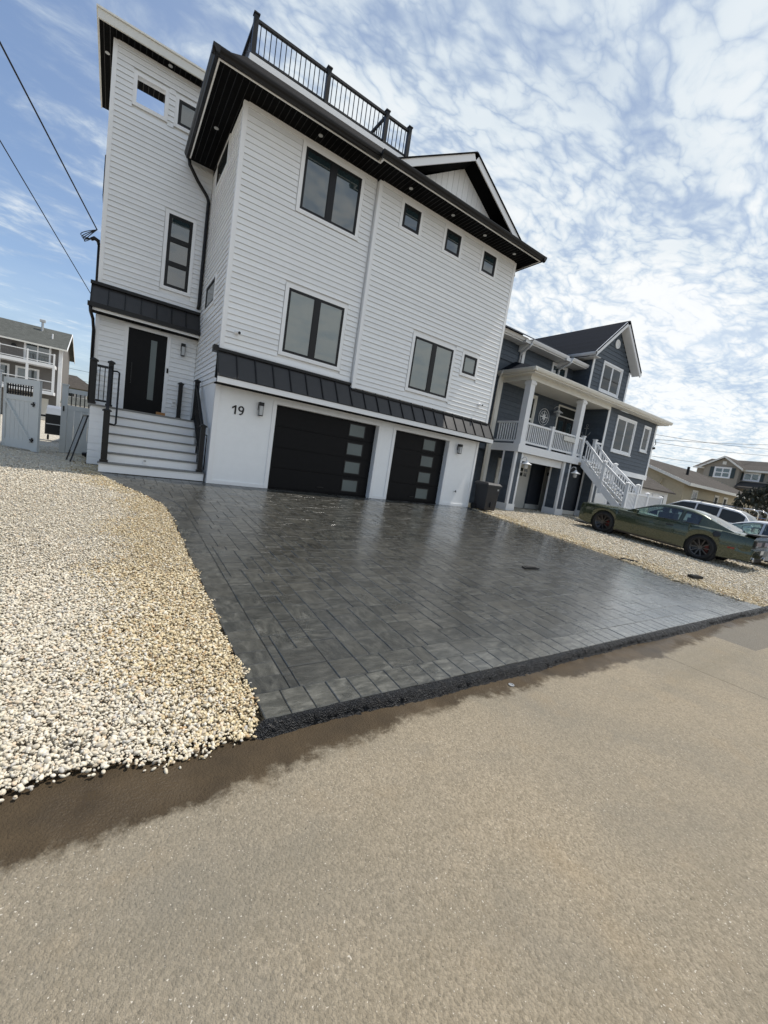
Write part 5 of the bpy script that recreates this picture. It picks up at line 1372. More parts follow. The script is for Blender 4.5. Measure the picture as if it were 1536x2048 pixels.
    def slab(p, q, th, ya, yb):
        dd = Vector((q[0] - p[0], q[1] - p[1])).normalized(); nn = Vector((-dd.y, dd.x)) * (1 if dd.x > 0 else -1)
        poly = [p, q, (q[0] + nn.x * th, q[1] + nn.y * th), (p[0] + nn.x * th, p[1] + nn.y * th)]
        return [(a, ya, b) for a, b in poly] + [(a, yb, b) for a, b in poly]
    BF = [(0, 1, 2, 3), (4, 7, 6, 5), (0, 4, 5, 1), (1, 5, 6, 2), (2, 6, 7, 3), (3, 7, 4, 0)]
    rf = MB(); rf.add(slab((ex, ez), (ax, az), 0.04, yf - 0.03, 6.6), BF); rf.add(slab((ex2, ez), (ax, az), 0.04, yf - 0.03, 6.6), BF)
    ro = rf.build('gable_roof', M['shingle_blue'], H)
    rk = MB(); rk.add(slab((ex, ez - 0.19), (ax, az - 0.19), 0.185, yf, yf + 0.035), BF); rk.add(slab((ex2, ez - 0.19), (ax, az - 0.19), 0.185, yf, yf + 0.035), BF)
    part_under(rk, 'rake_board', wt, ro, H)
    sf = MB(); sf.add(slab((ex + 0.06, ez - 0.15), (ax, az - 0.21), 0.02, yf + 0.036, YV - 0.005), BF); sf.add(slab((ex2 - 0.06, ez - 0.15), (ax, az - 0.21), 0.02, yf + 0.036, YV - 0.005), BF)
    sf.box(ex + 0.02, gx0 - 0.001, yf + 0.04, 4.0, ez - 0.19, ez - 0.17)
    part_under(sf, 'rake_soffit', wt, ro, H)
    part_under(MB(((ex - 0.001, 0, ez - 0.14), (0, 1, 0), (0, 0, 1), (-1, 0, 0))).prism_a([(0.0, 0.0), (0.0, 0.06), (0.05, 0.09), (0.10, 0.11), (0.12, 0.11), (0.12, 0.0)], yf, 4.0), 'gutter', wt, ro, H)
    return H
build_blue_house()

def build_deck_stairs():
    S = thing('deck_stairs', 'white open wooden stairs descending from the porch of the blue house', 'stairs', (15.7, -0.9, 0.4))
    wt = M['white_rail']
    xl, xr = 15.28, 16.18
    y0, zt, yb, zb = 0.16, 2.60, -2.05, 0.66
    n = 10
    for x in (xl, xr - 0.04):
        MB(((0, 0, 0), (0, 1, 0), (0, 0, 1), (1, 0, 0))).prism([(y0, zt - 0.02), (y0, zt - 0.36), (yb, zb - 0.34), (yb, zb)], x, x + 0.04).build('stringer', wt, S)
    for i in range(n):
        t = (i + 0.6) / n; y = y0 + (yb - y0) * t; z = zt + (zb - zt) * t + 0.02
        MB().box(xl + 0.04, xr - 0.04, y - 0.13, y + 0.13, z - 0.04, z).build('tread', wt, S)
    def post(x, y, z0, z1):
        c = MB().box(x - 0.06, x + 0.06, y - 0.06, y + 0.06, z0, z1).build('post', wt, S)
        k = MB().box(x - 0.08, x + 0.08, y - 0.08, y + 0.08, z1, z1 + 0.03)
        k.add([(x - .08, y - .08, z1 + .03), (x + .08, y - .08, z1 + .03), (x + .08, y + .08, z1 + .03), (x - .08, y + .08, z1 + .03), (x, y, z1 + .08)], [(0, 1, 4), (1, 2, 4), (2, 3, 4), (3, 0, 4)])
        part_under(k, 'post_cap', wt, c, S)
    for x in (xl + 0.02, xr - 0.02):
        post(x, -0.88, 1.2, 2.53); post(x, -1.98, 0.3, 1.75)
        for (ya, za, yb_, zb_) in ((0.15, 3.36, -0.82, 2.42), (-0.94, 2.40, -1.92, 1.64)):
            MB().bar((x, ya, za), (x, yb_, zb_), 0.07, 0.08).build('hand_rail', wt, S)
            MB().bar((x, ya, za - 0.66), (x, yb_, zb_ - 0.66), 0.05, 0.06).build('bottom_rail', wt, S)
            for i in range(1, 9):
                t = i / 9; y = ya + (yb_ - ya) * t; z = za + (zb_ - za) * t
                MB().box(x - 0.018, x + 0.018, y - 0.018, y + 0.018, z - 0.66, z).build('baluster', wt, S)
    # landing at the bottom with its own rail
    MB().box(15.2, 18.5, -2.08, -1.0, 0.52, 0.58).build('landing', M['grey_tread'], S)
    for x in (15.3, 17.0, 18.4): MB().box(x - 0.06, x + 0.06, -2.0, -1.88, -0.1, 0.52).build('support', wt, S)
    for xa, xb in ((15.36, 17.05), (17.17, 18.4)):
        MB().bar((xa, -1.98, 1.40), (xb, -1.98, 1.40), 0.08, 0.07).build('top_rail', wt, S)
        MB().bar((xa, -1.98, 0.68), (xb, -1.98, 0.68), 0.05, 0.06).build('bottom_rail', wt, S)
        k = int((xb - xa) / 0.11)
        for i in range(1, k): 
            x = xa + (xb - xa) * i / k
            MB().box(x - 0.018, x + 0.018, -1.998, -1.962, 0.68, 1.40).build('baluster', wt, S)
    post(17.11, -1.98, 0.58, 1.48); post(18.4, -1.98, 0.58, 1.42)
build_deck_stairs()

def barn_lamp(x, y, z, label, fr=None):
    L = thing('barn_lamp', label, 'lamp', (x, y, z), 'white barn lamps on the blue house')
    MB().tube([(x, y, z + 0.25), (x, y - 0.10, z + 0.34), (x, y - 0.22, z + 0.34), (x, y - 0.26, z + 0.22)], 0.016, 8).build('arm', M['white_rail'], L, smooth=True)
    MB().lathe([(0.03, z + 0.22), (0.06, z + 0.16), (0.19, z + 0.09), (0.20, z + 0.06), (0.17, z + 0.07), (0.04, z + 0.12)], 20, center=(x, y - 0.26, 0)).build('shade', M['white_rail'], L, smooth=True)
    MB().lathe([(0.0, z - 0.12), (0.07, z - 0.09), (0.085, z - 0.02), (0.075, z + 0.06), (0.04, z + 0.10)], 16, center=(x, y - 0.26, 0)).build('globe', M['lamp_white'], L, smooth=True)
barn_lamp(11.42, 0.28, 1.80, 'white barn lamp on the pillar nearest the black bin')
barn_lamp(14.78, 0.28, 1.82, 'white barn lamp on the pillar left of the open stairs')
barn_lamp(20.3, 0.35, 1.55, 'white barn lamp under the right-hand bay, beyond the stairs')
barn_lamp(14.62, 1.60, 4.42, 'white barn lamp beside the porch door')

def compass():
    L = thing('compass_wall_art', 'round white compass rose hung on the porch wall between window and door', 'wall ornament', (13.97, 1.58, 4.18))
    f = frame_front(1.58); cx, cz = 13.97, 4.18
    for r in (0.36, 0.25):
        c = MB(f); n = 32
        c.tube([(cx + r * math.cos(2 * math.pi * i / n), cz + r * math.sin(2 * math.pi * i / n), 0.02) for i in range(n + 1)], 0.012, 6, cap=False)
        c.build('ring', M['white_rail'], L)
    for k in range(8):
        a = math.pi / 4 * k; l = 0.33 if k % 2 == 0 else 0.22; w = 0.045
        dx, dz = math.cos(a), math.sin(a)
        MB(f).prism([(cx - dz * w, cz + dx * w), (cx + dz * w, cz - dx * w), (cx + dx * l, cz + dz * l)], 0.01 + 0.001 * k, 0.022 + 0.001 * k).build('point', M['white_rail'], L)
compass()

def anchor():
    L = thing('anchor_wall_art', 'grey anchor ornament on the dark side wall of the porch', 'wall ornament', (16.78, 1.15, 4.0))
    f = frame_left(16.775); y, z = 1.15, 4.05
    m = M['alu']
    MB(f).box(y - 0.02, y + 0.02, z - 0.22, z + 0.2, 0.005, 0.025).build('shank', m, L)
    MB(f).box(y - 0.11, y + 0.11, z + 0.09, z + 0.125, 0.0255, 0.04).build('stock', m, L)
    MB(f).tube([(y + 0.22 * math.cos(R(a)), z - 0.02 + 0.22 * math.sin(R(a)), 0.015) for a in range(195, 346, 10)], 0.02, 6).build('arms', m, L)
    MB(f).tube([(y + 0.05 * math.cos(R(a)), z + 0.25 + 0.05 * math.sin(R(a)), 0.015) for a in range(0, 361, 30)], 0.012, 6).build('ring', m, L)
anchor()

sg = thing('deck_sign', 'small weathered white board hung on the porch railing', 'sign', (14.3, 0.2, 3.3))
MB(frame_front(0.245)).box(13.78, 14.58, 3.17, 3.36, 0.0, 0.02).build('board', M['door_white'], sg)
for x in (13.9, 14.46): MB(frame_front(0.245)).box(x, x + 0.015, 3.36, 3.44, 0.0, 0.015).build('hanger', M['alu'], sg)

# ------------------------------------------------------------------ wheelie bin
def build_bin():
    g = gz(-0.42)
    L = thing('wheelie_bin', 'black wheeled rubbish bin at the right corner of the white house', 'bin', (9.12, -0.40, g))
    x0, x1, y0, y1 = 8.80, 9.44, -0.66, -0.06
    b = MB(); t = 0.05; zt = g + 0.92
    b.add([(x0 + t, y0 + t, g + 0.04), (x1 - t, y0 + t, g + 0.04), (x1 - t, y1 - t, g + 0.04), (x0 + t, y1 - t, g + 0.04), (x0, y0, zt), (x1, y0, zt), (x1, y1, zt), (x0, y1, zt)],
          [(0, 3, 2, 1), (4, 5, 6, 7), (0, 1, 5, 4), (1, 2, 6, 5), (2, 3, 7, 6), (3, 0, 4, 7)])
    bo = b.build('body', M['bin'], L, bevel=0.02)
    part_under(MB().ring((x0 - 0.03, x1 + 0.03, y0 - 0.03, y1 + 0.03), (x0 + 0.01, x1 - 0.01, y0 + 0.01, y1 - 0.01), zt - 0.05, zt), 'rim', M['bin'], bo, L)
    MB().add([(x0 - 0.035, y0 - 0.05, zt + 0.002), (x1 + 0.035, y0 - 0.05, zt + 0.002), (x1 + 0.035, y1 + 0.05, zt + 0.002), (x0 - 0.035, y1 + 0.05, zt + 0.002), (x0 + 0.03, y0 + 0.04, zt + 0.075), (x1 - 0.03, y0 + 0.04, zt + 0.075), (x1 - 0.03, y1 - 0.02, zt + 0.09), (x0 + 0.03, y1 - 0.02, zt + 0.09)],
             [(0, 3, 2, 1), (4, 5, 6, 7), (0, 1, 5, 4), (1, 2, 6, 5), (2, 3, 7, 6), (3, 0, 4, 7)]).build('lid', M['bin'], L, bevel=0.012)
    MB().tube([(x0 + 0.05, y1 + 0.05, zt), (x0 + 0.05, y1 + 0.10, zt + 0.02), (x1 - 0.05, y1 + 0.10, zt + 0.02), (x1 - 0.05, y1 + 0.05, zt)], 0.015, 8).build('handle', M['bin'], L)
    for x in (x0 - 0.01, x1 - 0.05): MB(frame_right(x)).lathe([(0.06, 0.0), (0.11, 0.0), (0.11, 0.06), (0.06, 0.06)], 16, center=(y1 - 0.05, g + 0.11, 0)).build('wheel', M['rubber'], L)
    f = frame_front(y0 + 0.013)
    MB(f).box(x0 + 0.50, x0 + 0.57, zt - 0.17, zt - 0.11, 0.0, 0.012).build('sticker', M['alu'], L)
    MB(f).box(x0 + 0.27, x0 + 0.37, g + 0.16, g + 0.32, -0.03, 0.02).build('catch_bar', M['bin'], L)
build_bin()

# ------------------------------------------------------------------ gate and fence on the left
def build_fence():
    vf = M['vinyl_fence']
    # open gate leaf in its own frame
    p0, p1 = Vector((-4.27, 4.15, 0)), Vector((-3.465, 3.33, 0))
    d = (p1 - p0).normalized(); L = (p1 - p0).length
    G = thing('fence_gate', 'white vinyl gate standing open, with diagonal brace, black hinges and lattice top', 'gate', tuple((p0 + p1) / 2))
    fr = (tuple(p0), tuple(d), (0, 0, 1), (d.y, -d.x, 0))
    if (Vector(fr[3]).dot(Vector((0, -1, 0)))) < 0: fr = (fr[0], fr[1], fr[2], (-d.y, d.x, 0))
    zb, zt = 0.045, 1.80
    MB(fr).box(0.0, 0.085, zb, zt, -0.03, 0.03).build('stile', vf, G); MB(fr).box(L - 0.20, L, zb - 0.03, zt, -0.03, 0.03).build('stile', vf, G)
    for a, b in ((zb, zb + 0.20), (1.26, 1.38), (zt - 0.15, zt)): MB(fr).box(0.085, L - 0.20, a, b, -0.025, 0.025).build('gate_rail', vf, G)
    n = 6; w = (L - 0.285) / n
    for i in range(n): MB(fr).box(0.085 + i * w + 0.003, 0.085 + (i + 1) * w - 0.003, zb + 0.20, 1.26, -0.012, 0.010).build('board', vf, G)
    MB(fr).bar((0.09, 1.25, 0.030), (L - 0.21, zb + 0.20, 0.030), 0.035, 0.055, up=(0, 0, 1)).build('brace', vf, G)
    for i in range(11):
        x = 0.10 + (L - 0.32) * i / 10
        MB(fr).box(x - 0.011, x + 0.011, 1.38, zt - 0.15, -0.008, 0.012).build('lattice_bar', M['black'], G)
    for z in (1.44, 1.60): MB(fr).box(0.09, L - 0.20, z - 0.012, z + 0.012, -0.020, -0.009).build('lattice_bar', M['black'], G)
    for z in (0.30, 1.20): MB(fr).box(L - 0.24, L - 0.12, z - 0.02, z + 0.02, 0.031, 0.045).box(L - 0.17, L - 0.13, z - 0.06, z + 0.06, 0.0455, 0.055).build('hinge', M['black'], G)
    # left post of the gate
    P = thing('fence_post', 'white fence post with a black knob at the left edge, beside the open gate', 'fence post', (-4.42, 4.2, 0))
    MB().box(-4.49, -4.35, 4.12, 4.26, 0.0, 1.92).build('shaft', vf, P)
    MB().box(-4.51, -4.33, 4.10, 4.28, 1.921, 1.95).build('cap', vf, P)
    MB(frame_front(4.12)).lathe([(0.0, 0.0), (0.06, 0.0), (0.065, 0.03), (0.0, 0.045)], 16, center=(-4.41, 1.52, 0)).build('knob', M['black'], P)
    # fixed panel beside the steps
    S = thing('vinyl_fence', 'white vinyl fence panel with black spindle top beside the front steps', 'fence', (-2.8, 4.4, 0))
    f = frame_front(4.4)
    MB().box(-3.13, -3.0, 4.34, 4.46, 0.0, 1.87).build('post', vf, S)
    MB().box(-3.15, -2.98, 4.32, 4.48, 1.871, 1.90).build('post_cap', vf, S)
    MB(f).box(-3.0, -2.36, 0.03, 0.16, -0.025, 0.025).build('rail', vf, S); MB(f).box(-3.0, -2.36, 1.22, 1.34, -0.025, 0.025).build('rail', vf, S); MB(f).box(-3.0, -2.36, 1.68, 1.80, -0.025, 0.025).build('rail', vf, S)
    for i in range(4): MB(f).box(-2.997 + i * 0.16, -2.997 + i * 0.16 + 0.155, 0.16, 1.22, -0.01, 0.01).build('board', vf, S)
    for i in range(6): MB(f).box(-2.93 + i * 0.1, -2.905 + i * 0.1, 1.34, 1.68, -0.011, 0.011).build('spindle', M['black'], S)
    MB(f).box(-3.09, -3.06, 1.16, 1.30, 0.061, 0.085).build('latch', M['black'], S)
    # narrow black screen leaning on the steps
    N_ = thing('leaning_screen', 'narrow black framed screen leaning against the side of the front steps', 'screen', (-2.65, 2.0, 0))
    q0, q1 = Vector((-2.80, 2.18, 0.005)), Vector((-2.70, 1.80, 0.005)); top = Vector((0.27, 0.32, 1.12))
    MB().bar(tuple(q0), tuple(q0 + top), 0.035, 0.03, up=(1, 0, 0)).build('side_rail', M['black'], N_); MB().bar(tuple(q1), tuple(q1 + top), 0.035, 0.03, up=(1, 0, 0)).build('side_rail', M['black'], N_)
    MB().bar(tuple(q0 + top), tuple(q1 + top), 0.04, 0.04).build('top_bar', M['black'], N_)
    a0, a1, b0, b1 = q0 + top * 0.22, q1 + top * 0.22, q0 + top * 0.98, q1 + top * 0.98
    nn = (q1 - q0).cross(top).normalized() * 0.004
    MB().add([tuple(p) for p in (a0, a1, b1, b0, a0 + nn, a1 + nn, b1 + nn, b0 + nn)], [(0, 1, 2, 3), (4, 7, 6, 5), (0, 4, 5, 1), (1, 5, 6, 2), (2, 6, 7, 3), (3, 7, 4, 0)]).build('mesh_panel', M['grey_tread'], N_)
    K = thing('garden_spotlight', 'small black ground spotlight at the foot of the fence panel', 'lamp', (-2.55, 4.1, 0))
    MB().tube([(-2.50, 3.75, 0.0), (-2.50, 3.75, 0.05)], 0.02, 8).build('stake', M['black'], K)
    MB().tube([(-2.56, 3.75, 0.07), (-2.44, 3.70, 0.09)], [0.05, 0.045], 10).build('lamp_head', M['black'], K)
    # black grill and white chair seen through the gateway
    B = thing('outdoor_grill', 'black cabinet grill with grey hood in the yard behind the gate', 'grill', (-3.75, 10.2, 0))
    MB().box(-4.05, -3.25, 10.0, 10.6, 0.22, 0.98).build('cabinet', M['black'], B); 
    MB(((0, 0, 0), (0, 1, 0), (0, 0, 1), (1, 0, 0))).prism([(10.0, 0.985), (10.6, 0.985), (10.55, 1.24), (10.35, 1.32), (10.1, 1.22)], -4.03, -3.27).build('hood', M['alu'], B)
    MB().box(-4.5, -4.06, 10.05, 10.5, 0.86, 0.93).build('side_shelf', M['black'], B)
    for x in (-4.0, -3.3): MB(frame_right(x)).lathe([(0.03, 0), (0.10, 0), (0.10, 0.05), (0.03, 0.05)], 14, center=(10.3, 0.10, 0)).build('wheel', M['rubber'], B)
    MB().box(-4.02, -3.28, 9.985, 9.999, 0.6, 0.63).build('drawer_line', M['alu'], B)
    C_ = thing('garden_chair', 'white plastic garden chair beside the grill behind the gate', 'chair', (-4.75, 11.2, 0))
    MB().box(-5.0, -4.5, 11.0, 11.5, 0.42, 0.46).build('seat', M['white_rail'], C_); MB().box(-5.0, -4.5, 11.47, 11.51, 0.46, 0.95).build('backrest', M['white_rail'], C_)
    for x in (-4.98, -4.56):
        for y in (11.02, 11.44): MB().box(x, x + 0.05, y, y + 0.05, 0.0, 0.42).build('leg', M['white_rail'], C_)
build_fence()

# ------------------------------------------------------------------ cars
def car_paint(name, col, metal=0.4, rough=0.28):
    m, nt, b = mat_base(name)
    P = objvec(nt)
    n = noise(nt, P, 900, 2, 0.7)
    nt.links.new(ramp(nt, n, [(0.3, tuple(c * 0.85 for c in col)), (0.7, tuple(min(1, c * 1.15) for c in col))]), b.inputs['Base Color'])
    b.inputs['Metallic'].default_value = metal
    nt.links.new(math_n(nt, 'MULTIPLY_ADD', noise(nt, P, 3, 4), 0.12, rough), b.inputs['Roughness'])
    b.inputs['Coat Weight'].default_value = 1.0; b.inputs['Coat Roughness'].default_value = 0.03
    return m
M['green_paint'] = car_paint('olive_green_car_paint', (0.036, 0.050, 0.026), rough=0.2)
M['white_paint'] = car_paint('white_car_paint', (0.66, 0.67, 0.68), 0.0, 0.35)
M['silver_paint'] = car_paint('silver_white_car_paint', (0.56, 0.58, 0.60), 0.1, 0.3)
M['car_black'] = plain('car_black_trim', (0.012, 0.012, 0.013), 0.35)
M['car_inside'] = plain('car_interior', (0.02, 0.02, 0.021), 0.8)
M['rim'] = plain('dark_alloy', (0.075, 0.075, 0.078), 0.3, metal=0.8)
M['tail'] = plain('dark_red_lamp', (0.10, 0.008, 0.008), 0.12, coat=1.0)
M['red'] = plain('red_reflector', (0.22, 0.02, 0.015), 0.3)

def interp(pts, y):
    xs = [p[0] for p in pts]; return float(np.interp(y, xs, [p[1] for p in pts]))
def smooth_interp(pts, y, r=0.10):
    return sum(interp(pts, y + d) for d in (-r, -r / 2, 0, r / 2, r)) / 5

def make_car(root, P, paint):
    """lofted car in local coordinates: +y forward, rear axle at y=0"""
    ra, wb, Rw = P['arch'], P['wb'], P['wheel_r']
    ys = sorted(set([round(y, 3) for y in np.arange(P['bottom'][0][0], P['bottom'][-1][0] + 1e-6, 0.05)] + [a for c in (0, wb) for a in (c - ra, c + ra, c - ra + 0.015, c + ra - 0.015)]))
    rows = []
    for y in ys:
        zb = smooth_interp(P['bottom'], y); w = smooth_interp(P['half'], y); zs = smooth_interp(P['shoulder'], y); zt = smooth_interp(P['top'], y, 0.14)
        za = zb
        for c in (0, wb):
            if abs(y - c) < ra: za = max(za, Rw * 0.95 + math.sqrt(max(ra * ra - (y - c) ** 2, 0)) * 0.97)
        za = min(za, zs - 0.06)
        h = zs - za
        rows.append([(0, zb), (w * 0.72, zb), (w * 0.90, max(za - 0.0, zb)), (w * 0.955, za + 0.02), (w * 0.985, za + h * 0.30), (w, za + h * 0.62), (w * 0.985, za + h * 0.88), (w * 0.945, zs), (w * 0.82, zs + (zt - zs) * 0.65), (w * 0.45, zt - 0.005), (0, zt)])
    V, F = [], []; n = len(rows[0])
    for y, rw in zip(ys, rows):
        for x, z in rw: V.append((x, y, z))
        for x, z in rw: V.append((-x, y, z))
    for i in range(len(ys) - 1):
        for k in range(n - 1):
            a, b2 = i * 2 * n + k, (i + 1) * 2 * n + k
            F.append((a, b2, b2 + 1, a + 1)); F.append((a + n, a + n + 1, b2 + n + 1, b2 + n))
    for i in (0, len(ys) - 1):
        o = i * 2 * n
        for k in range(n - 1): F.append((o + k, o + k + 1, o + n + k + 1, o + n + k))
    mb = MB(); mb.v = V; mb.f = F
    body = mb.build('body', paint, root, smooth=True)
    body.modifiers.new('edges', 'EDGE_SPLIT').split_angle = R(38)
    # greenhouse shell, with glass faces split off into panes
    g = P['cabin']
    brk = sorted(set([round(y, 3) for y in np.arange(g['zr'][0][0], g['zr'][-1][0] + 1e-6, 0.06)] + [b for s in g['side'] for b in s] + [g['rear'], g['front']]))
    sec = []
    for y in brk:
        zb = smooth_interp(P['top'], y, 0.14) - 0.05 if g['zr'][0][0] < y < g['zr'][-1][0] else smooth_interp(P['top'], y, 0.14) - 0.03
        zbelt = smooth_interp(P['shoulder'], y) - 0.01
        zr = max(smooth_interp(g['zr'], y, 0.05), zb + 0.004); wbt = smooth_interp(P['half'], y) * g['wb']; wr = smooth_interp(g['wr'], y)
        f = min(1, max(0, (zr - zb) / max(1e-3, (g['H'] - zb)))); wr = wbt * 0.98 + (wr - wbt * 0.98) * f
        lo = (wbt, zbelt)
        def lerp(t): return (wbt + (wr - wbt) * t, zbelt + (zr - 0.055 * f - zbelt) * t)
        sec.append([lo, lerp(0.10), lerp(0.90), lerp(1.0), (wr * 0.90, zr - 0.02 * f), (wr * 0.5, zr - 0.003), (0, zr)])
    def pt(i, k, s): return (s * sec[i][k][0], brk[i], sec[i][k][1])
    shell = MB(); panes = {}
    m = len(sec[0])
    for i in range(len(brk) - 1):
        ym = 0.5 * (brk[i] + brk[i + 1])
        for k in range(m - 1):
            for s in (1, -1):
                q = [pt(i, k, s), pt(i + 1, k, s), pt(i + 1, k + 1, s), pt(i, k + 1, s)]
                if s < 0: q = q[::-1]
                key = None
                if k == 1:
                    for si, (a, b2) in enumerate(g['side']):
                        if a < ym < b2: key = ('side', si, s)
                elif k >= 4:
                    if ym > g['front']: key = ('windscreen',)
                    elif ym < g['rear']: key = ('rear',)
                tgt = shell if key is None else panes.setdefault(key, MB())
                tgt.quad(*q)
    so = shell.build('roof', paint, root, smooth=True)
    so.modifiers.new('weld', 'WELD').merge_threshold = 0.0015
    so.modifiers.new('edges', 'EDGE_SPLIT').split_angle = R(40)
    for key, mb in panes.items():
        o = mb.build('windscreen' if key[0] == 'windscreen' else ('rear_window' if key[0] == 'rear' else 'side_window'), P.get('glass', M['car_clear']), root, smooth=True)
        o.modifiers.new('weld', 'WELD').merge_threshold = 0.0015
    # black surround lines of the side windows
    for (a, b2) in g['side']:
        for s in (1, -1):
            idx = [i for i, y in enumerate(brk) if a - 1e-6 <= y <= b2 + 1e-6]
            lo = [Vector(pt(i, 1, s)) + Vector((s * 0.004, 0, 0)) for i in idx]; hi = [Vector(pt(i, 2, s)) + Vector((s * 0.004, 0, 0)) for i in idx]
            MB().tube([tuple(p) for p in lo + hi[::-1] + lo[:1]], 0.009, 5, cap=False).build('window_seal', M['car_black'], root)
    # interior: floor, dash, seats
    it = MB(); zb = interp(P['shoulder'], 1.0)
    it.box(-0.72, 0.72, g['zr'][0][0] + 0.25, g['zr'][-1][0] - 0.2, zb - 0.30, zb - 0.24)
    for x in (-0.38, 0.38):
        for y in P['seats']:
            it.box(x - 0.24, x + 0.24, y - 0.10, y + 0.06, zb - 0.24, zb + 0.20); it.box(x - 0.13, x + 0.13, y - 0.09, y + 0.02, zb + 0.21, zb + 0.36)
    it.build('seats', M['car_inside'], root)
    fy = g['front'] + 0.15
    MB().tube([(-0.38 + 0.17 * math.cos(t), fy - 0.3 + 0.05 * math.sin(t), zb + 0.06 + 0.16 * math.sin(t)) for t in np.linspace(0, 6.283, 16)], 0.014, 6).build('steering_wheel', M['car_inside'], root)
    # wheels
    for yc in (0, wb):
        for s in (1, -1):
            xo = s * (interp(P['half'], yc) - 0.02)
            fr = ((xo, yc, Rw), (0, 1, 0), (0, 0, 1), (s, 0, 0))
            ty = MB(fr).lathe([(Rw * 0.70, -0.23), (Rw * 0.93, -0.235), (Rw, -0.20), (Rw, -0.05), (Rw * 0.955, -0.012), (Rw * 0.74, 0.0), (Rw * 0.715, -0.02), (Rw * 0.70, -0.10)], 36).build('wheel', M['rubber'], root, smooth=True)
            rm = MB(fr).lathe([(Rw * 0.10, -0.10), (Rw * 0.71, -0.12), (Rw * 0.725, -0.015), (Rw * 0.69, -0.02), (Rw * 0.66, -0.06)], 32)
            ro = part_under(rm, 'rim', M['rim'], ty, root, smooth=True)
            sp = MB(fr)
            nsp = P.get('spokes', 10)
            for k in range(nsp):
                a = 2 * math.pi * k / nsp
                c, s2 = math.cos(a), math.sin(a); wd = P.get('spoke_w', 0.022)
                p0 = (Rw * 0.12 * c, Rw * 0.12 * s2, -0.045); p1 = (Rw * 0.69 * c, Rw * 0.69 * s2, -0.025)
                sp.bar(p0, p1, wd, 0.03, up=(0, 0, 1))
            sp.lathe([(0.0, -0.03), (Rw * 0.15, -0.03), (Rw * 0.16, -0.06)], 16)
            part_under(sp, 'spokes', P.get('spoke_mat', M['rim']), ty, root)
            part_under(MB(fr).lathe([(Rw * 0.50, -0.115), (Rw * 0.12, -0.112), (Rw * 0.12, -0.10), (Rw * 0.50, -0.10)], 24), 'brake_disc', M['alu'], ty, root, smooth=True)
            if P.get('caliper'): part_under(MB(fr).box(-Rw * 0.60, -Rw * 0.30, -0.12, 0.12, -0.11, -0.06), 'brake_caliper', M['red'], ty, root)
            # dark arch lining
            MB(((xo - s * 0.26, yc, Rw), (0, 1, 0), (0, 0, 1), (s, 0, 0))).lathe([(0.0, 0.0), (ra * 1.04, 0.0), (ra * 1.04, 0.19), (ra * 1.0, 0.20)], 28).build('arch_liner', M['rubber'], root, smooth=True)
    for s in (1, -1):
        y, z = P['mirror']
        xw = interp(P['half'], y)
        k = MB().box(min(s * (xw - 0.02), s * (xw + 0.17)), max(s * (xw - 0.02), s * (xw + 0.17)), y - 0.05, y + 0.07, z - 0.06, z + 0.07)
        k.build('mirror', paint, root, bevel=0.025)
    return body

def side_strip(P, y0, y1, t0, t1, s, off=0.004, n=10):
    """patch lying on the body side between heights t0..t1 (fractions of rocker..shoulder)"""
    mb = MB()
    def q(y, t):
        zb = smooth_interp(P['bottom'], y); w = smooth_interp(P['half'], y); zs = smooth_interp(P['shoulder'], y)
        h = zs - zb; xs = np.interp(t, [0, 0.30, 0.62, 0.88, 1.0], [0.955, 0.985, 1.0, 0.985, 0.945])
        return (s * (w * xs + off), y, zb + h * t)
    for i in range(n):
        a = y0 + (y1 - y0) * i / n; b = y0 + (y1 - y0) * (i + 1) / n
        mb.quad(q(a, t0), q(b, t0), q(b, t1), q(a, t1))
    return mb

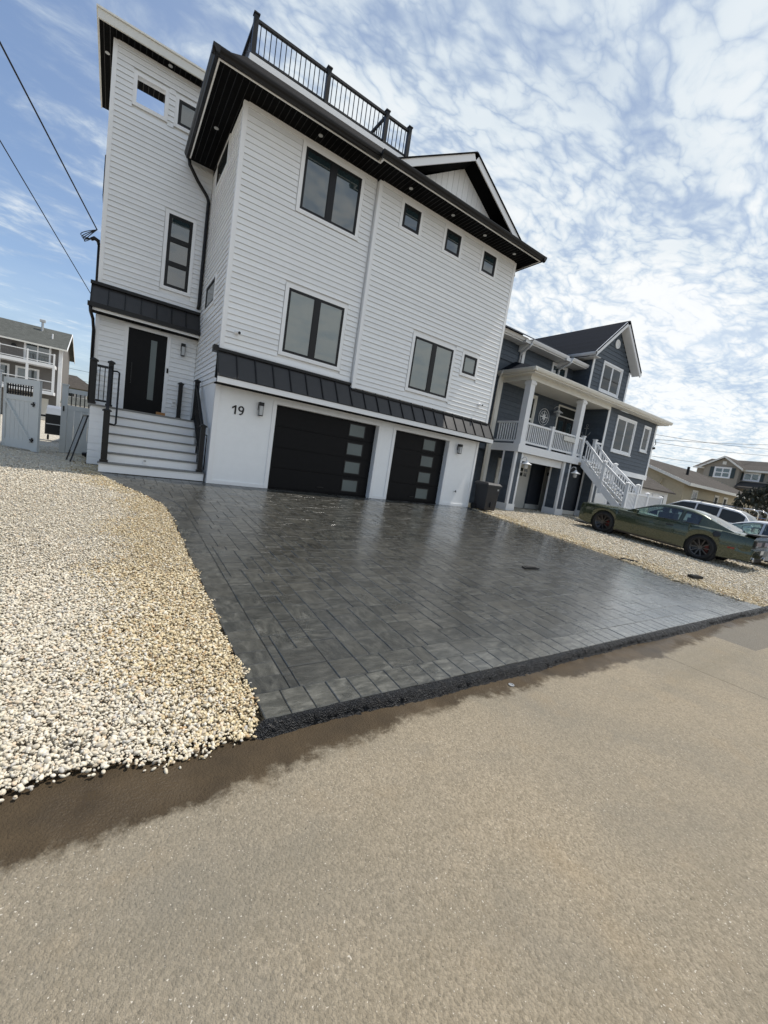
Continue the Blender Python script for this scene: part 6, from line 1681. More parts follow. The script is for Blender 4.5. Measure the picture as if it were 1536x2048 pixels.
def build_green_car():
    P = dict(arch=0.415, wb=2.95, wheel_r=0.362,
        bottom=[(-1.12, 0.36), (-0.9, 0.27), (-0.45, 0.22), (0.45, 0.19), (2.5, 0.19), (3.4, 0.20), (3.75, 0.22), (3.90, 0.27)],
        half=[(-1.12, 0.84), (-1.0, 0.90), (-0.7, 0.93), (0.0, 0.955), (0.5, 0.945), (1.3, 0.925), (2.4, 0.93), (2.95, 0.945), (3.4, 0.94), (3.75, 0.91), (3.90, 0.84)],
        shoulder=[(-1.12, 0.93), (-1.0, 0.96), (-0.6, 0.975), (0.0, 0.985), (0.6, 0.965), (1.4, 0.925), (2.3, 0.92), (3.2, 0.915), (3.78, 0.89), (3.90, 0.84)],
        top=[(-1.12, 1.0), (-1.0, 1.03), (-0.7, 1.04), (0.0, 1.02), (1.0, 0.98), (2.1, 1.0), (2.6, 1.0), (3.3, 0.975), (3.78, 0.94), (3.90, 0.89)],
        cabin=dict(zr=[(-0.78, 0.98), (-0.60, 1.03), (-0.2, 1.18), (0.22, 1.345), (0.5, 1.415), (1.0, 1.44), (1.3, 1.425), (1.55, 1.36), (2.0, 1.13), (2.28, 0.97)],
            wr=[(-0.78, 0.60), (0.4, 0.60), (1.3, 0.60), (2.28, 0.62)], wb=0.90, H=1.44, side=[(0.22, 0.66), (0.76, 1.98)], rear=0.22, front=1.40),
        seats=(0.55, 1.35), mirror=(1.92, 1.0), spokes=10, spoke_w=0.026, caliper=True)
    C = thing('green_coupe', 'dark olive green muscle coupe parked on the gravel with its tail to the street', 'car', (13.70, -5.57, gz(-5.57) - 0.008), rot=(math.atan(SL), 0, R(2.2)))
    make_car(C, P, M['green_paint'])
    # tail: full-width black lamp panel, bumper, lip spoiler
    t = MB(); t.box(-0.76, 0.76, -1.165, -1.09, 0.72, 0.90); to = t.build('tail_panel', M['car_black'], C, bevel=0.012)
    for s in (-1, 1):
        part_under(MB().box(min(s * 0.16, s * 0.69), max(s * 0.16, s * 0.69), -1.172, -1.1655, 0.745, 0.87), 'tail_light', M['tail'], to, C)
        part_under(MB().box(min(s * 0.50, s * 0.68), max(s * 0.50, s * 0.68), -1.176, -1.1725, 0.73, 0.765), 'reverse_light', M['lamp_white'], to, C)
    MB().add([(-0.76, -1.20, 1.02), (0.76, -1.20, 1.02), (0.82, -0.88, 1.03), (-0.82, -0.88, 1.03), (-0.76, -1.21, 1.075), (0.76, -1.21, 1.075), (0.80, -0.95, 1.06), (-0.80, -0.95, 1.06)],
             [(0, 3, 2, 1), (4, 5, 6, 7), (0, 1, 5, 4), (1, 2, 6, 5), (2, 3, 7, 6), (3, 0, 4, 7)]).build('spoiler', M['car_black'], C)
    b = MB().add([(-0.84, -1.18, 0.50), (0.84, -1.18, 0.50), (0.93, -0.80, 0.52), (-0.93, -0.80, 0.52), (-0.80, -1.14, 0.30), (0.80, -1.14, 0.30), (0.92, -0.78, 0.28), (-0.92, -0.78, 0.28), (-0.82, -1.20, 0.64), (0.82, -1.20, 0.64), (0.91, -0.82, 0.66), (-0.91, -0.82, 0.66)],
              [(0, 1, 9, 8), (4, 5, 1, 0), (1, 2, 10, 9), (5, 6, 2, 1), (3, 0, 8, 11), (7, 4, 0, 3), (8, 9, 10, 11), (4, 7, 6, 5)]).build('rear_bumper', M['green_paint'], C, bevel=0.02)
    part_under(MB().box(-0.45, 0.45, -1.165, -1.12, 0.27, 0.36), 'diffuser', M['car_black'], b, C)
    for s in (-1, 1): part_under(MB(((s * 0.60, -1.15, 0.36), (1, 0, 0), (0, 0, 1), (0, -1, 0))).lathe([(0.0, 0.0), (0.055, 0.0), (0.06, 0.04), (0.045, 0.045), (0.04, 0.01)], 16), 'exhaust_tip', M['chrome'], b, C, smooth=True)
    part_under(MB().box(-0.16, 0.16, -1.208, -1.2005, 0.52, 0.63), 'number_plate', M['door_white'], b, C)
    # door seams, handle, side marker, fuel cap, front splitter
    for s in (-1, 1):
        for y in (0.62, 1.92): side_strip(P, y - 0.005, y + 0.005, 0.08, 0.97, s, 0.002, 1).build('door_seam', M['car_black'], C)
        side_strip(P, 0.62, 1.92, 0.10, 0.112, s, 0.002, 8).build('door_seam', M['car_black'], C)
        side_strip(P, 0.82, 1.02, 0.80, 0.85, s, 0.008, 3).build('door_handle', M['car_black'], C)
        side_strip(P, -0.78, -0.62, 0.42, 0.48, s, 0.004, 2).build('side_marker', M['red'], C)
        side_strip(P, 2.45, 2.62, 0.86, 0.90, s, 0.004, 2).build('badge', M['car_black'], C)
    MB(((-0.935, -0.30, 0.86), (0, 1, 0), (0.2, 0, 0.98), (-1, 0, 0))).lathe([(0.0, 0.005), (0.085, 0.005), (0.095, 0.02), (0.07, 0.032), (0.0, 0.032)], 20).build('fuel_cap', M['car_black'], C)
    MB().box(-0.86, 0.86, 3.55, 3.98, 0.13, 0.155).build('front_splitter', M['car_black'], C)
    for s in (-1, 1): MB().box(min(s * 0.40, s * 0.72), max(s * 0.40, s * 0.72), 3.84, 3.895, 0.58, 0.68).build('headlight', M['lamp_white'], C)
    MB().box(-0.38, 0.38, 3.86, 3.90, 0.56, 0.69).build('grille', M['car_black'], C)
    for s in (-1, 1): side_strip(P, 0.46, 2.48, 0.0, 0.07, s, 0.006, 12).build('sill', M['car_black'], C)
build_green_car()

def build_hatch():
    P = dict(arch=0.37, wb=2.66, wheel_r=0.325,
        bottom=[(-0.85, 0.34), (-0.6, 0.24), (0.4, 0.18), (2.3, 0.18), (3.2, 0.20), (3.50, 0.28)],
        half=[(-0.85, 0.74), (-0.7, 0.82), (-0.3, 0.87), (0.3, 0.895), (2.3, 0.89), (2.9, 0.87), (3.25, 0.80), (3.50, 0.62)],
        shoulder=[(-0.85, 0.86), (-0.5, 0.96), (0.3, 0.96), (1.3, 0.925), (2.2, 0.90), (2.9, 0.82), (3.3, 0.72), (3.50, 0.60)],
        top=[(-0.85, 0.90), (-0.5, 0.99), (0.5, 0.97), (1.9, 0.98), (2.3, 0.96), (2.9, 0.87), (3.3, 0.76), (3.50, 0.63)],
        cabin=dict(zr=[(-0.80, 0.93), (-0.62, 1.05), (-0.35, 1.27), (0.0, 1.40), (0.6, 1.465), (1.1, 1.475), (1.5, 1.43), (1.9, 1.27), (2.5, 0.95)],
            wr=[(-0.8, 0.60), (0.5, 0.60), (1.3, 0.60), (2.5, 0.62)], wb=0.92, H=1.47, side=[(-0.28, 0.42), (0.50, 1.22), (1.30, 2.10)], rear=-0.10, front=1.50),
        seats=(0.35, 1.2), mirror=(1.95, 1.0), spokes=10)
    C = thing('white_hatchback', 'silver white hatchback parked to the right of the green coupe, cut by the picture edge', 'car', (16.62, -7.35, gz(-7.35) - 0.008), rot=(math.atan(SL), 0, R(2)))
    make_car(C, P, M['silver_paint'])
    for s in (-1, 1):
        for y in (0.46, 1.26, 2.0): side_strip(P, y - 0.004, y + 0.004, 0.1, 0.97, s, 0.002, 1).build('door_seam', M['car_black'], C)
        for y in (0.52, 1.32): side_strip(P, y, y + 0.16, 0.82, 0.86, s, 0.01, 2).build('door_handle', M['silver_paint'], C)
        MB().box(min(s * 0.45, s * 0.80), max(s * 0.45, s * 0.80), -0.86, -0.70, 0.72, 0.92).build('tail_light', M['tail'], C)
        MB().box(min(s * 0.35, s * 0.66), max(s * 0.35, s * 0.66), 3.28, 3.44, 0.58, 0.68).build('headlight', M['lamp_white'], C)
        side_strip(P, 0.46, 2.3, 0.0, 0.06, s, 0.006, 8).build('sill', M['car_black'], C)
    MB().box(-0.75, 0.75, -0.93, -0.78, 0.32, 0.55).build('rear_bumper', M['silver_paint'], C, bevel=0.03)
build_hatch()

def build_suv():
    P = dict(arch=0.42, wb=2.80, wheel_r=0.37,
        bottom=[(-0.95, 0.40), (-0.7, 0.30), (0.4, 0.25), (2.4, 0.25), (3.3, 0.28), (3.75, 0.36)],
        half=[(-0.95, 0.82), (-0.8, 0.90), (0.0, 0.945), (2.6, 0.945), (3.2, 0.92), (3.55, 0.86), (3.75, 0.74)],
        shoulder=[(-0.95, 0.98), (-0.6, 1.04), (0.5, 1.04), (2.2, 1.02), (3.0, 0.98), (3.5, 0.92), (3.75, 0.80)],
        top=[(-0.95, 1.02), (-0.5, 1.07), (0.5, 1.06), (2.1, 1.08), (2.5, 1.07), (3.2, 1.01), (3.6, 0.93), (3.75, 0.83)],
        cabin=dict(zr=[(-0.92, 1.06), (-0.80, 1.22), (-0.60, 1.48), (-0.35, 1.62), (0.4, 1.70), (1.2, 1.71), (1.7, 1.66), (2.1, 1.42), (2.6, 1.08)],
            wr=[(-0.92, 0.66), (0.5, 0.66), (1.4, 0.66), (2.6, 0.66)], wb=0.93, H=1.71, side=[(-0.60, 0.22), (0.32, 1.10), (1.18, 2.15)], rear=-0.36, front=1.70),
        seats=(0.4, 1.3), mirror=(2.0, 1.12), spokes=10)
    P['glass'] = M['pane_dark']
    C = thing('white_suv', 'white sport utility vehicle with dark windows and roof rails parked beyond the green coupe', 'car', (20.45, -3.95, gz(-3.95) - 0.008), rot=(math.atan(SL), 0, R(2)))
    make_car(C, P, M['white_paint'])
    for s in (-1, 1):
        MB().tube([(s * 0.62, -0.2, 1.69), (s * 0.62, -0.1, 1.755), (s * 0.62, 1.3, 1.775), (s * 0.62, 1.45, 1.72)], 0.02, 6).build('roof_rail', M['car_black'], C)
        MB().box(min(s * 0.55, s * 0.86), max(s * 0.55, s * 0.86), -0.98, -0.80, 0.85, 1.02).build('tail_light', M['tail'], C)
        side_strip(P, 0.46, 2.3, 0.0, 0.14, s, 0.006, 8).build('sill', M['car_black'], C)
    for y in (0.25, 1.05): MB().bar((-0.62, y, 1.775), (0.62, y, 1.775), 0.06, 0.03).build('cross_bar', M['car_black'], C)
    MB().box(-0.8, 0.8, -1.03, -0.88, 0.4, 0.62).build('rear_bumper', M['white_paint'], C, bevel=0.03)
build_suv()

def build_trailer():
    T = thing('utility_trailer', 'utility trailer with bright tube side rails parked beyond the hatchback', 'trailer', (27.0, -2.2, gz(-2.2)))
    g = gz(-2.2)
    MB().box(26.9, 28.6, -3.3, 0.6, g + 0.45, g + 0.85).build('bed', M['car_black'], T)
    for x in (26.93, 28.55):
        MB().tube([(x, 0.5, g + 0.85), (x, 0.45, g + 1.62), (x, 0.3, g + 1.70), (x, -3.0, g + 1.74), (x, -3.18, g + 1.68), (x, -3.25, g + 1.55), (x, -3.25, g + 0.85)], 0.035, 8).build('side_rail', M['chrome'], T, smooth=True)
        MB().tube([(x, 0.45, g + 1.3), (x, -3.25, g + 1.35)], 0.025, 6).build('side_rail', M['chrome'], T)
        for y in (-0.6, -1.8): MB().tube([(x, y, g + 0.85), (x, y, g + 1.71)], 0.022, 6).build('upright', M['chrome'], T)
        MB(frame_right(x - 0.1)).lathe([(0.12, 0.0), (0.33, 0.0), (0.35, 0.05), (0.33, 0.2), (0.12, 0.2)], 20, center=(-1.3, g + 0.35, 0)).build('wheel', M['rubber'], T)
build_trailer()

# ------------------------------------------------------------------ debris on and by the driveway
def slab_thing(name, label, cat, x, y, l, w, ang, z, mat, h=0.02):
    L = thing(name, label, cat, (x, y, z))
    c, s = math.cos(ang), math.sin(ang)
    fr = ((x, y, z), (c, s, 0), (-s, c, 0), (0, 0, 1))
    MB(fr).prism([(-l / 2, -w / 2), (l / 2, -w * 0.4), (l / 2 * 0.9, w / 2), (-l / 2 * 0.8, w * 0.45)], 0.0, h).build('flat_piece', mat, L)
    MB(fr).prism([(-l / 2 * 0.7, -w / 3), (l / 2 * 0.6, -w * 0.3), (l / 2 * 0.5, w / 4), (-l / 2 * 0.6, w * 0.3)], h + 0.0005, h + 0.012).build('raised_piece', mat, L)
slab_thing('rubber_scrap', 'flat black rubber scrap lying on the wet paving', 'scrap', 4.30, -6.02, 0.34, 0.12, R(-12), gz(-6.02) + 0.004, M['rubber'])
slab_thing('rubber_scrap', 'flat black rubber scrap half buried in gravel at the edge of the paving', 'scrap', 8.42, -5.70, 0.45, 0.12, R(-50), gz(-5.70) + 0.004, M['rubber'], 0.03)
slab_thing('rubber_scrap', 'curled black rubber scrap on the gravel below the tail of the green coupe', 'scrap', 8.98, -6.90, 0.32, 0.16, R(-20), gz(-6.86) + 0.01, M['rubber'], 0.06)
cap = thing('bottle_cap', 'small pale ring lying on the wet road near the kerb', 'bottle cap', (0.93, -8.42, street_z(-8.42)))
MB().lathe([(0.017, street_z(-8.42) + 0.002), (0.024, street_z(-8.42) + 0.002), (0.024, street_z(-8.42) + 0.007), (0.017, street_z(-8.42) + 0.007), (0.017, street_z(-8.42) + 0.001)], 16, center=(0.93, -8.42, 0)).build('ring', M['alu'], cap)

# ------------------------------------------------------------------ houses in the background
def simple_window(root, fr, a0, a1, b0, b1, trim=0.1, mull=(), rails=(), pane='pane_dark', tm='white_rail'):
    return window(root, fr, a0, a1, b0, b1, mull=mull, mullw=0.08, rails=rails, trim=trim, frame=0.05, pane=pane, trim_mat=tm, frame_mat=tm, trim_d=0.05)

M['tan_wall'] = plain('tan_stucco', (0.40, 0.35, 0.25), 0.8, var=0.06, bmp=0.2, bscale=30, dirt=0.15)
M['taupe'] = plain('taupe_siding', (0.27, 0.245, 0.205), 0.7, var=0.06, dirt=0.1)
M['grey_wall'] = plain('warm_grey_siding', (0.13, 0.122, 0.115), 0.7, var=0.06, dirt=0.1)
M['olive_wall'] = plain('olive_siding', (0.16, 0.155, 0.095), 0.7, var=0.08)
M['shutter'] = plain('dark_teal_shutter', (0.022, 0.038, 0.042), 0.5)

def build_tan_house():
    H = thing('tan_house', 'low tan bungalow with a long grey roof on the right beyond the blue house', 'house', (38, 5, 0))
    y0 = 2.0
    g = MB().add([(31.1, y0, -0.1), (46, y0, -0.1), (46, 12, -0.1), (31.1, 12, -0.1), (31.1, y0, 2.95), (46, y0, 2.95), (46, 12, 2.95), (31.1, 12, 2.95), (31.1, 7, 4.75), (46, 7, 4.75)],
                 [(0, 1, 5, 4), (1, 2, 6, 9, 5), (3, 0, 4, 8, 7), (2, 3, 7, 6)]).build('wall', M['tan_wall'], H)
    r = MB().add([(30.7, y0 - 0.45, 2.88), (46.4, y0 - 0.45, 2.88), (46.4, 7, 4.88), (30.7, 7, 4.88), (46.4, 12.4, 2.88), (30.7, 12.4, 2.88), (30.7, y0 - 0.45, 2.76), (46.4, y0 - 0.45, 2.76), (30.7, 7, 4.7), (30.7, 12.4, 2.7)],
                 [(0, 1, 2, 3), (3, 2, 4, 5), (0, 3, 8, 6), (3, 5, 9, 8)]).build('roof', M['shingle_brown'], H)
    part_under(MB().box(30.68, 46.42, y0 - 0.50, y0 - 0.452, 2.70, 2.90), 'fascia', M['cream'], r, H)
    part_under(MB(((30.66, 0, 0), (0, 1, 0), (0, 0, 1), (-1, 0, 0))).prism([(y0 - 0.45, 2.70), (7, 4.66), (7, 4.86), (y0 - 0.45, 2.90)], 0.0, 0.04), 'rake_board', M['cream'], r, H)
    part_under(MB().tube([(37.0, 4.2, 3.8), (37.0, 4.2, 4.5)], 0.10, 10), 'vent_pipe', M['black'], r, H)
    f = frame_front(y0)
    for a0, a1, b0, b1 in ((32.7, 33.45, 1.3, 2.45), (36.9, 37.6, 1.4, 2.42), (38.8, 39.5, 1.4, 2.42), (42, 43, 1.2, 2.4)):
        simple_window(H, f, a0, a1, b0, b1, 0.08, tm='cream')
    # pipe and meter on the end wall
    MB().tube([(31.05, 3.6, 0.0), (31.05, 3.6, 2.4), (31.0, 3.4, 3.0)], 0.05, 8).build('conduit', M['tan_wall'], H)
build_tan_house()

def build_shed():
    H = thing('garden_shed', 'small white outbuilding with a dark brown roof between the blue house and the tan bungalow', 'shed', (24.5, 2.5, 0))
    w = MB().box(22.4, 26.2, 0.9, 3.6, -0.05, 1.98).build('wall', M['white_rail'], H)
    MB().add([(22.1, 0.6, 1.93), (26.45, 0.6, 1.93), (26.45, 2.3, 2.75), (22.1, 2.3, 2.75), (26.45, 4.0, 1.93), (22.1, 4.0, 1.93), (22.1, 0.6, 1.86), (26.45, 0.6, 1.86)],
             [(0, 1, 2, 3), (3, 2, 4, 5), (0, 6, 7, 1), (0, 3, 5), (1, 4, 2)]).build('roof', M['shingle_brown'], H)
    f = frame_front(0.9)
    simple_window(H, f, 24.3, 25.1, 0.7, 1.6, 0.08, mull=(24.7,), rails=((1.12, 1.17),))
    MB(f).box(25.2, 25.65, 0.65, 1.65, 0.0, 0.04).build('shutter', M['shutter'], H)
build_shed()

def build_taupe_house():
    H = thing('two_storey_house', 'distant taupe two-storey house with a gabled bay and dark shutters', 'house', (60, 7, 0))
    X = 56.0
    F = frame_left(X)
    # main block
    MB().box(X + 1.0, X + 10, -6.0, 10.8, -0.1, 6.35).build('wall', M['taupe'], H)
    MB().box(X, X + 1.0, 6.45, 9.75, -0.1, 6.5).add([(X, 6.45, 6.5), (X, 9.75, 6.5), (X, 7.95, 7.5), (X + 6, 6.45, 6.5), (X + 6, 9.75, 6.5), (X + 6, 7.95, 7.5)], [(0, 1, 2), (3, 5, 4)]).build('bay_wall', M['taupe'], H)
    r = MB().add([(X + 0.6, -6.4, 6.35), (X + 0.6, 11.1, 6.35), (X + 5.5, 11.1, 7.9), (X + 5.5, -6.4, 7.9), (X + 10.4, 11.1, 6.3), (X + 10.4, -6.4, 6.3)], [(0, 1, 2, 3), (3, 2, 4, 5), (0, 3, 5), (1, 4, 2)]).build('roof', M['shingle_brown'], H)
    part_under(MB().box(X + 0.5, X + 0.6, -6.4, 11.1, 6.18, 6.38), 'fascia', M['cream'], r, H)
    g = MB()
    for ya, za in ((6.05, 6.35), (10.2, 6.35)):
        g.add([(X - 0.35, ya, za), (X - 0.35, 7.95, 7.70), (X + 6, 7.95, 7.70), (X + 6, ya, za), (X - 0.35, ya, za - 0.2), (X - 0.35, 7.95, 7.50)], [(0, 1, 2, 3), (0, 4, 5, 1)])
    go = g.build('gable_roof', M['shingle_brown'], H)
    k = MB(frame_left(X - 0.351))
    k.prism([(6.05, 6.15), (7.95, 7.5), (7.95, 7.7), (6.05, 6.35)], 0.0, 0.05); k.prism([(10.2, 6.15), (10.2, 6.35), (7.95, 7.7), (7.95, 7.5)], 0.0, 0.05)
    part_under(k, 'rake_board', M['cream'], go, H)
    simple_window(H, F, 7.25, 8.65, 5.3, 6.35, 0.1, mull=(7.95,), rails=((5.8, 5.86),), pane='pane')
    for a in (6.78, 8.78): MB(F).box(a, a + 0.36, 5.25, 6.4, 0.0, 0.05).build('shutter', M['shutter'], H)
    MB(F).box(7.75, 8.1, 6.75, 7.1, 0.0, 0.05).build('vent', M['cream'], H)
    F2 = frame_left(X + 1.0)
    for a in (4.9, 2.6, 0.2): simple_window(H, F2, a, a + 1.3, 5.3, 6.05, 0.1, mull=(a + 0.65,), pane='pane')
    for a in (4.5, 6.25): MB(F2).box(a, a + 0.3, 5.25, 6.1, 0.0, 0.05).build('shutter', M['shutter'], H)
    # dark pent roof over the lower storey
    MB().add([(X - 0.6, -6.2, 4.4), (X - 0.6, 6.4, 4.4), (X + 1.0, 6.4, 5.1), (X + 1.0, -6.2, 5.1), (X - 0.6, -6.2, 4.2), (X - 0.6, 6.4, 4.2)], [(0, 1, 2, 3), (0, 4, 5, 1)]).build('pent_roof', M['shingle_brown'], H)
build_taupe_house()

def build_grey_house():
    H = thing('balcony_house', 'distant grey three-storey house with white balconies at the left edge', 'house', (-13, 49, 0))
    wt = M['white_rail']; Y = 48.6; xr = -6.95; xl = -24.0
    MB().add([(xl, Y, -0.1), (xr, Y, -0.1), (xr, Y + 9, -0.1), (xl, Y + 9, -0.1), (xl, Y, 8.1), (xr, Y, 8.1), (xr, Y + 9, 8.1), (xl, Y + 9, 8.1), (xl, Y + 4.5, 10.2), (xr, Y + 4.5, 10.2)],
             [(0, 1, 5, 4), (1, 2, 6, 9, 5), (2, 3, 7, 6), (3, 0, 4, 8, 7)]).build('wall', M['grey_wall'], H)
    r = MB().add([(xl - .4, Y - 0.9, 7.75), (xr + .45, Y - 0.9, 7.75), (xr + .45, Y + 4.5, 10.3), (xl - .4, Y + 4.5, 10.3), (xr + .45, Y + 9.8, 7.7), (xl - .4, Y + 9.8, 7.7)], [(0, 1, 2, 3), (3, 2, 4, 5)]).build('roof', M['shingle_grey'], H)
    part_under(MB().box(xl - .4, xr + .45, Y - 0.98, Y - 0.9, 7.62, 7.77), 'fascia', M['cream'], r, H)
    part_under(MB(frame_right(xr + 0.45)).prism([(Y - 0.9, 7.58), (Y + 4.5, 10.12), (Y + 9.8, 7.5), (Y + 9.8, 7.72), (Y + 4.5, 10.32), (Y - 0.9, 7.78)], 0, 0.05), 'rake_board', wt, r, H)
    part_under(MB().tube([(-9.1, Y + 3.4, 9.7), (-9.1, Y + 3.4, 10.7)], 0.12, 8).box(-9.35, -8.85, Y + 3.2, Y + 3.6, 10.7, 10.95), 'flue', M['alu'], r, H)
    part_under(MB().tube([(-8.0, Y + 1.6, 8.9), (-8.0, Y + 1.6, 9.45)], 0.07, 8), 'vent_pipe', wt, r, H)
    F = frame_front(Y)
    for z in (3.05, 5.85):
        b = MB().box(xl, -7.35, Y - 2.0, Y - 0.001, z - 0.32, z).build('balcony', wt, H)
        for x in (-7.42, -9.55, -11.7, -13.9, -16, -18.2, -20.4):
            top = (z + 1.12) if z > 4 else 5.53
            w = 0.07 if z > 4 else 0.11
            part_under(MB().box(x - w, x + w, Y - 1.98, Y - 1.84, z, top), 'post', wt, b, H)
        part_under(MB().box(xl, -7.36, Y - 1.96, Y - 1.88, z + 0.98, z + 1.06).box(xl, -7.36, Y - 1.96, Y - 1.88, z + 0.10, z + 0.17), 'rail', wt, b, H)
        bl = MB(); x = -7.6
        while x > xl: bl.box(x - 0.012, x + 0.012, Y - 1.93, Y - 1.905, z + 0.17, z + 0.98); x -= 0.13
        part_under(bl, 'balusters', M['grey_wall'], b, H, kind='stuff')
    for (a0, a1, b0, b1) in ((-10.0, -8.0, 5.9, 7.75), (-14.4, -12.3, 5.9, 7.75), (-10.6, -8.9, 3.1, 5.1), (-13.0, -11.3, 3.1, 5.1), (-15, -13.6, 3.1, 5.1)):
        simple_window(H, F, a0, a1, b0, b1, 0.12, mull=((a0 + a1) / 2,), pane='pane')
    MB(F).box(xr - 0.28, xr + 0.02, 0, 7.9, 0.001, 0.06).build('corner_post', wt, H)
    MB(frame_right(xr)).box(Y - 0.03, Y + 0.25, 0, 7.8, 0.001, 0.05).build('corner_post', wt, H)
    MB(F).lathe([(0.0, 0.0), (0.2, 0.0), (0.2, 0.25), (0.0, 0.25)], 12, center=(-10.9, 7.2, 0)).build('wall_lamp', M['black'], H)
    MB(F).box(-9.9, -7.9, 0.0, 2.3, 0.001, 0.06).build('door', M['door_white'], H)
build_grey_house()

def build_olive_house():
    H = thing('olive_house', 'distant olive green house with white windows behind the grey balcony house', 'house', (-6, 62, 0))
    MB().add([(-8.5, 60, 0), (-4.2, 60, 0), (-4.2, 68, 0), (-8.5, 68, 0), (-8.5, 60, 4.6), (-4.2, 60, 4.6), (-4.2, 68, 4.6), (-8.5, 68, 4.6)], [(0, 1, 5, 4), (1, 2, 6, 5), (2, 3, 7, 6), (3, 0, 4, 7)]).build('wall', M['olive_wall'], H)
    MB().add([(-9, 59.4, 4.5), (-3.6, 59.4, 4.5), (-6.4, 62, 6.3), (-9, 62, 6.3), (-3.6, 68.5, 4.5), (-9, 68.5, 4.5), (-6.4, 66, 6.3), (-9, 66, 6.3)], [(0, 1, 2, 3), (1, 4, 6, 2), (2, 6, 7, 3), (4, 5, 7, 6)]).build('roof', M['shingle_brown'], H)
    simple_window(H, frame_front(60), -7.5, -5.2, 2.6, 4.1, 0.14, mull=(-6.35,), rails=((3.3, 3.38),), pane='pane')
build_olive_house()
b_ = thing('white_cottage', 'distant low white building glimpsed above the fence panel', 'house', (-3.6, 45, 0))
MB().box(-6.2, -3.2, 44, 48, 0, 2.1).build('wall', M['white_rail'], b_)
MB().add([(-6.5, 43.6, 2.05), (-2.9, 43.6, 2.05), (-2.9, 46, 2.9), (-6.5, 46, 2.9), (-2.9, 48.4, 2.05), (-6.5, 48.4, 2.05)], [(0, 1, 2, 3), (3, 2, 4, 5)]).build('roof', M['shingle_grey'], b_)

# ------------------------------------------------------------------ tree and hedge at the right edge
def leaf_mat(name, cols, rough=0.6):
    m, nt, b = mat_base(name)
    P = objvec(nt)
    n = noise(nt, P, 2.2, 4, 0.6); n2 = noise(nt, P, 25, 2, 0.5)
    c = ramp(nt, math_n(nt, 'MULTIPLY_ADD', n2, 0.4, math_n(nt, 'MULTIPLY', n, 0.6)), [(0.3, cols[0]), (0.5, cols[1]), (0.7, cols[2])])
    nt.links.new(c, b.inputs['Base Color']); b.inputs['Roughness'].default_value = rough
    return m
M['dark_leaf'] = leaf_mat('dark_weeping_foliage', ((0.012, 0.014, 0.008), (0.030, 0.034, 0.018), (0.075, 0.070, 0.040)))
M['brown_leaf'] = leaf_mat('russet_hedge_foliage', ((0.05, 0.018, 0.006), (0.13, 0.05, 0.014), (0.24, 0.11, 0.035)))
M['bark'] = plain('bark', (0.06, 0.047, 0.035), 0.9, var=0.3, scale=20, bmp=0.5, bscale=40)
M['hedge_leaf'] = leaf_mat('dull_green_foliage', ((0.018, 0.026, 0.010), (0.04, 0.055, 0.02), (0.08, 0.095, 0.04)))

def leaves_mesh(name, pts, dirs, size, mat, parent, rs):
    n = len(pts); V = np.zeros((n, 4, 3)); 
    for i in range(n):
        d = Vector(dirs[i]).normalized(); u = d.cross(Vector(rs.normal(0, 1, 3))).normalized() * size[i] * 0.28
        p = Vector(pts[i]); q = p + d * size[i]
        V[i] = [p - u * 0.4, p + d * size[i] * 0.5 - u, q, p + d * size[i] * 0.5 + u]
    me = bpy.data.meshes.new(name); me.from_pydata([tuple(v) for v in V.reshape(-1, 3)], [], [(4 * i, 4 * i + 1, 4 * i + 2, 4 * i + 3) for i in range(n)])
    me.materials.append(mat)
    o = bpy.data.objects.new(name, me); COL.objects.link(o); o.parent = parent
    if parent is not None and '_base' in parent: o.matrix_parent_inverse = Matrix.Translation(-Vector(parent['_base']))
    return o

def weeping_tree(x, y, h, rad, label, seed):
    rs = np.random.default_rng(seed)
    T = thing('weeping_tree', label, 'tree', (x, y, gz(y)))
    MB().tube([(x, y, gz(y) - 0.1), (x + 0.1, y + 0.05, h * 0.3), (x - 0.1, y, h * 0.6), (x, y - 0.1, h * 0.9)], [0.22, 0.17, 0.11, 0.04], 8).build('trunk', M['bark'], T, smooth=True)
    pts, dirs, sz = [], [], []
    limbs = MB()
    for k in range(46):
        a = rs.uniform(0, 6.283); r = rad * math.sqrt(rs.uniform(0.05, 1)); z0 = h * rs.uniform(0.55, 0.9)
        top = Vector((x + 0.45 * r * math.cos(a), y + 0.45 * r * math.sin(a), h * (0.98 - 0.25 * (r / rad) ** 2) * rs.uniform(0.92, 1.02)))
        end = Vector((x + r * math.cos(a), y + r * math.sin(a), max(0.3, top.z - rs.uniform(1.2, 2.6))))
        base = Vector((x, y, z0 * 0.85)); path = []
        for i in range(9):
            t = i / 8
            p = base * (1 - t) ** 3 + 3 * t * (1 - t) ** 2 * top + 3 * t * t * (1 - t) * Vector((end.x, end.y, top.z)) + t ** 3 * end
            path.append(tuple(p))
        limbs.tube(path, [0.035 * (1 - 0.85 * i / 8) for i in range(9)], 5)
        for i in range(70):
            t = rs.uniform(0.25, 1.0); j = min(int(t * 8), 7); f = t * 8 - j
            p = Vector(path[j]).lerp(Vector(path[j + 1]), f) + Vector(rs.normal(0, 0.10, 3))
            pts.append(tuple(p)); dirs.append(tuple(Vector((rs.normal(0, .35), rs.normal(0, .35), -1)))); sz.append(rs.uniform(0.14, 0.34))
    limbs.build('limbs', M['bark'], T, smooth=True)
    leaves_mesh('crown', pts, dirs, sz, M['dark_leaf'], T, rs)
weeping_tree(35.5, -1.9, 4.3, 2.3, 'dark weeping tree at the right edge beyond the parked vehicles', 4)
weeping_tree(38.0, -4.6, 4.0, 2.2, 'second dark weeping tree just outside the right edge', 9)

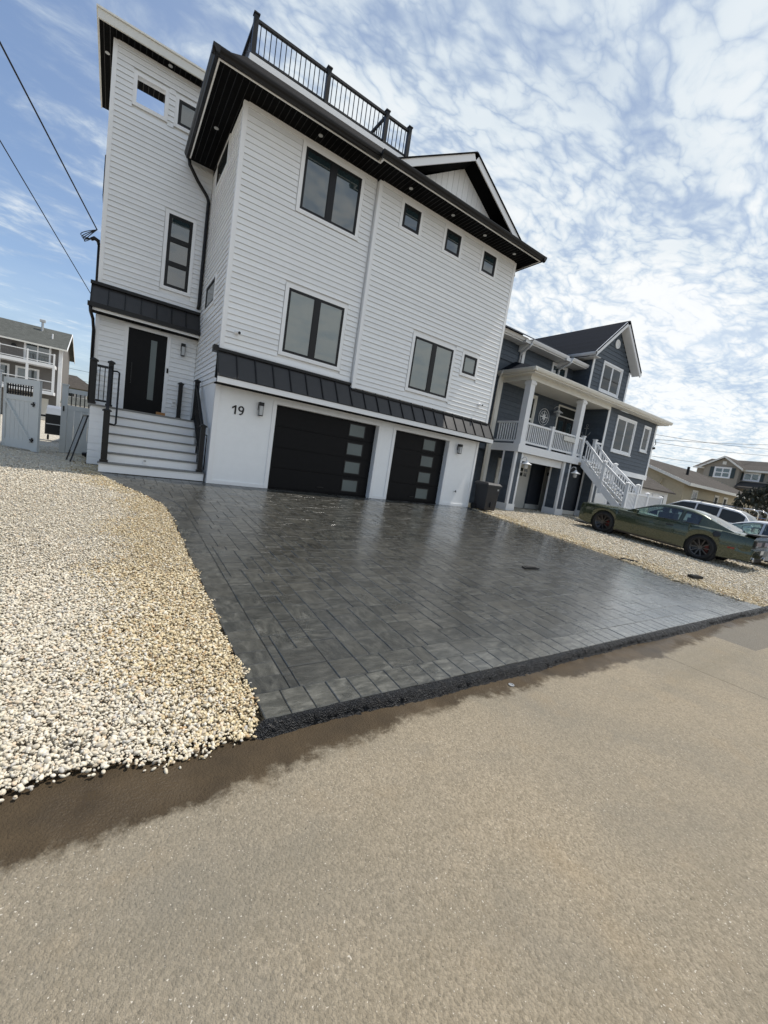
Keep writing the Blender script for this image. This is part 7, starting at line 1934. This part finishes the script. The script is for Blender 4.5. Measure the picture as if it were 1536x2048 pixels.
def hedge(name, label, cat, x0, x1, y0, y1, h, mat, seed, n=2600):
    rs = np.random.default_rng(seed)
    T = thing(name, label, cat, ((x0 + x1) / 2, (y0 + y1) / 2, gz((y0 + y1) / 2)))
    pts = np.c_[rs.uniform(x0, x1, n), rs.uniform(y0, y1, n), rs.beta(2, 1.2, n)]
    hh = h * (0.82 + 0.18 * np.sin(pts[:, 0] * 2.1 + seed) * np.cos(pts[:, 1] * 1.7))
    pts[:, 2] = gz((y0 + y1) / 2) + pts[:, 2] * hh
    leaves_mesh('foliage', pts, np.c_[rs.normal(0, 1, (n, 2)), rs.uniform(0.1, 1, n)], rs.uniform(0.08, 0.2, n), mat, T, rs)
    st = MB()
    for k in range(8):
        a, b = rs.uniform(x0, x1), rs.uniform(y0, y1); st.tube([(a, b, gz(b) - 0.05), (a + rs.normal(0, .1), b + rs.normal(0, .1), h * 0.7)], [0.03, 0.01], 5)
    st.build('stems', M['bark'], T)
hedge('russet_hedge', 'rust brown hedge at the right edge under the weeping tree', 'hedge', 30.5, 32.5, -6.0, -1.9, 1.62, M['brown_leaf'], 3)
hedge('green_shrub', 'dull green shrubs in front of the tan bungalow', 'shrub', 31.5, 35.0, -0.2, 1.2, 1.5, M['hedge_leaf'], 6)
hedge('roadside_bush', 'low dull green bush in front of the two-storey house', 'shrub', 47.0, 52.0, -4.0, 1.0, 2.4, M['hedge_leaf'], 8)

# ------------------------------------------------------------------ overhead wires
def wire(label, a, b, sag, r=0.011, n=24):
    a, b = Vector(a), Vector(b)
    p = [tuple(a.lerp(b, i / n) + Vector((0, 0, -4 * sag * (i / n) * (1 - i / n)))) for i in range(n + 1)]
    o = MB().tube(p, r, 6).build('overhead_wire', M['wire'], None, smooth=True)
    tag(o, label, 'cable', 'overhead wires')
wire('thick black service cable running down to the mast on the tower', (-8.30, -14.0, 10.63), (-2.55, 3.55, 5.84), 0.10, 0.016)
wire('thin black cable running down to the porch roof corner of the tower', (-8.20, -14.0, 10.05), (-2.60, 4.0, 4.33), 0.06, 0.010)
wire('thin cable from the right corner of the blue house, the upper one of the pair', (21.62, 0.25, 4.44), (60.0, -3.0, 10.5), 0.35, 0.012)
ins = thing('cable_bracket', 'small black cable bracket on the right corner of the blue house', 'bracket', (21.6, 0.2, 4.4))
MB().tube([(21.6, 0.30, 4.0), (21.72, 0.22, 4.2), (21.66, 0.24, 4.42)], 0.02, 6).build('arm', M['black'], ins); MB().tube([(21.6, 0.28, 3.96), (21.7, 0.22, 4.0)], 0.06, 8).build('insulator', M['black'], ins)
for k, (z0, z1, lab) in enumerate(((6.2, 9.3, 'pale distant street cable, topmost of the group right of the blue house'), (5.6, 8.4, 'pale distant street cable, middle of the group right of the blue house'), (4.6, 6.3, 'pale distant street cable, lowest of the group right of the blue house'))):
    wire(lab, (24.0, 8.0, z0), (90.0, 6.0, z1 + 4.0), 0.8, 0.018)
wire('distant cable in the gap between the grey balcony house and the tower', (-30.0, 70.0, 8.6), (20.0, 66.0, 7.6), 0.5, 0.025)
wire('second lower distant cable in the gap left of the tower', (-30.0, 70.0, 7.2), (20.0, 66.0, 6.1), 0.5, 0.025)
def pole():
    T = thing('utility_pole', 'tall wooden utility pole carrying the service cables', 'pole', (-8.3, -14.1, -0.6))
    MB().tube([(-8.3, -14.1, -0.7), (-8.3, -14.1, 11.2)], [0.16, 0.11], 12).build('shaft', M['bark'], T, smooth=True)
    MB().box(-9.2, -7.4, -14.16, -14.04, 10.5, 10.62).build('cross_arm', M['bark'], T)
pole()

for o in bpy.data.objects:
    for k in ('_base', '_rot'):
        if k in o: del o[k]
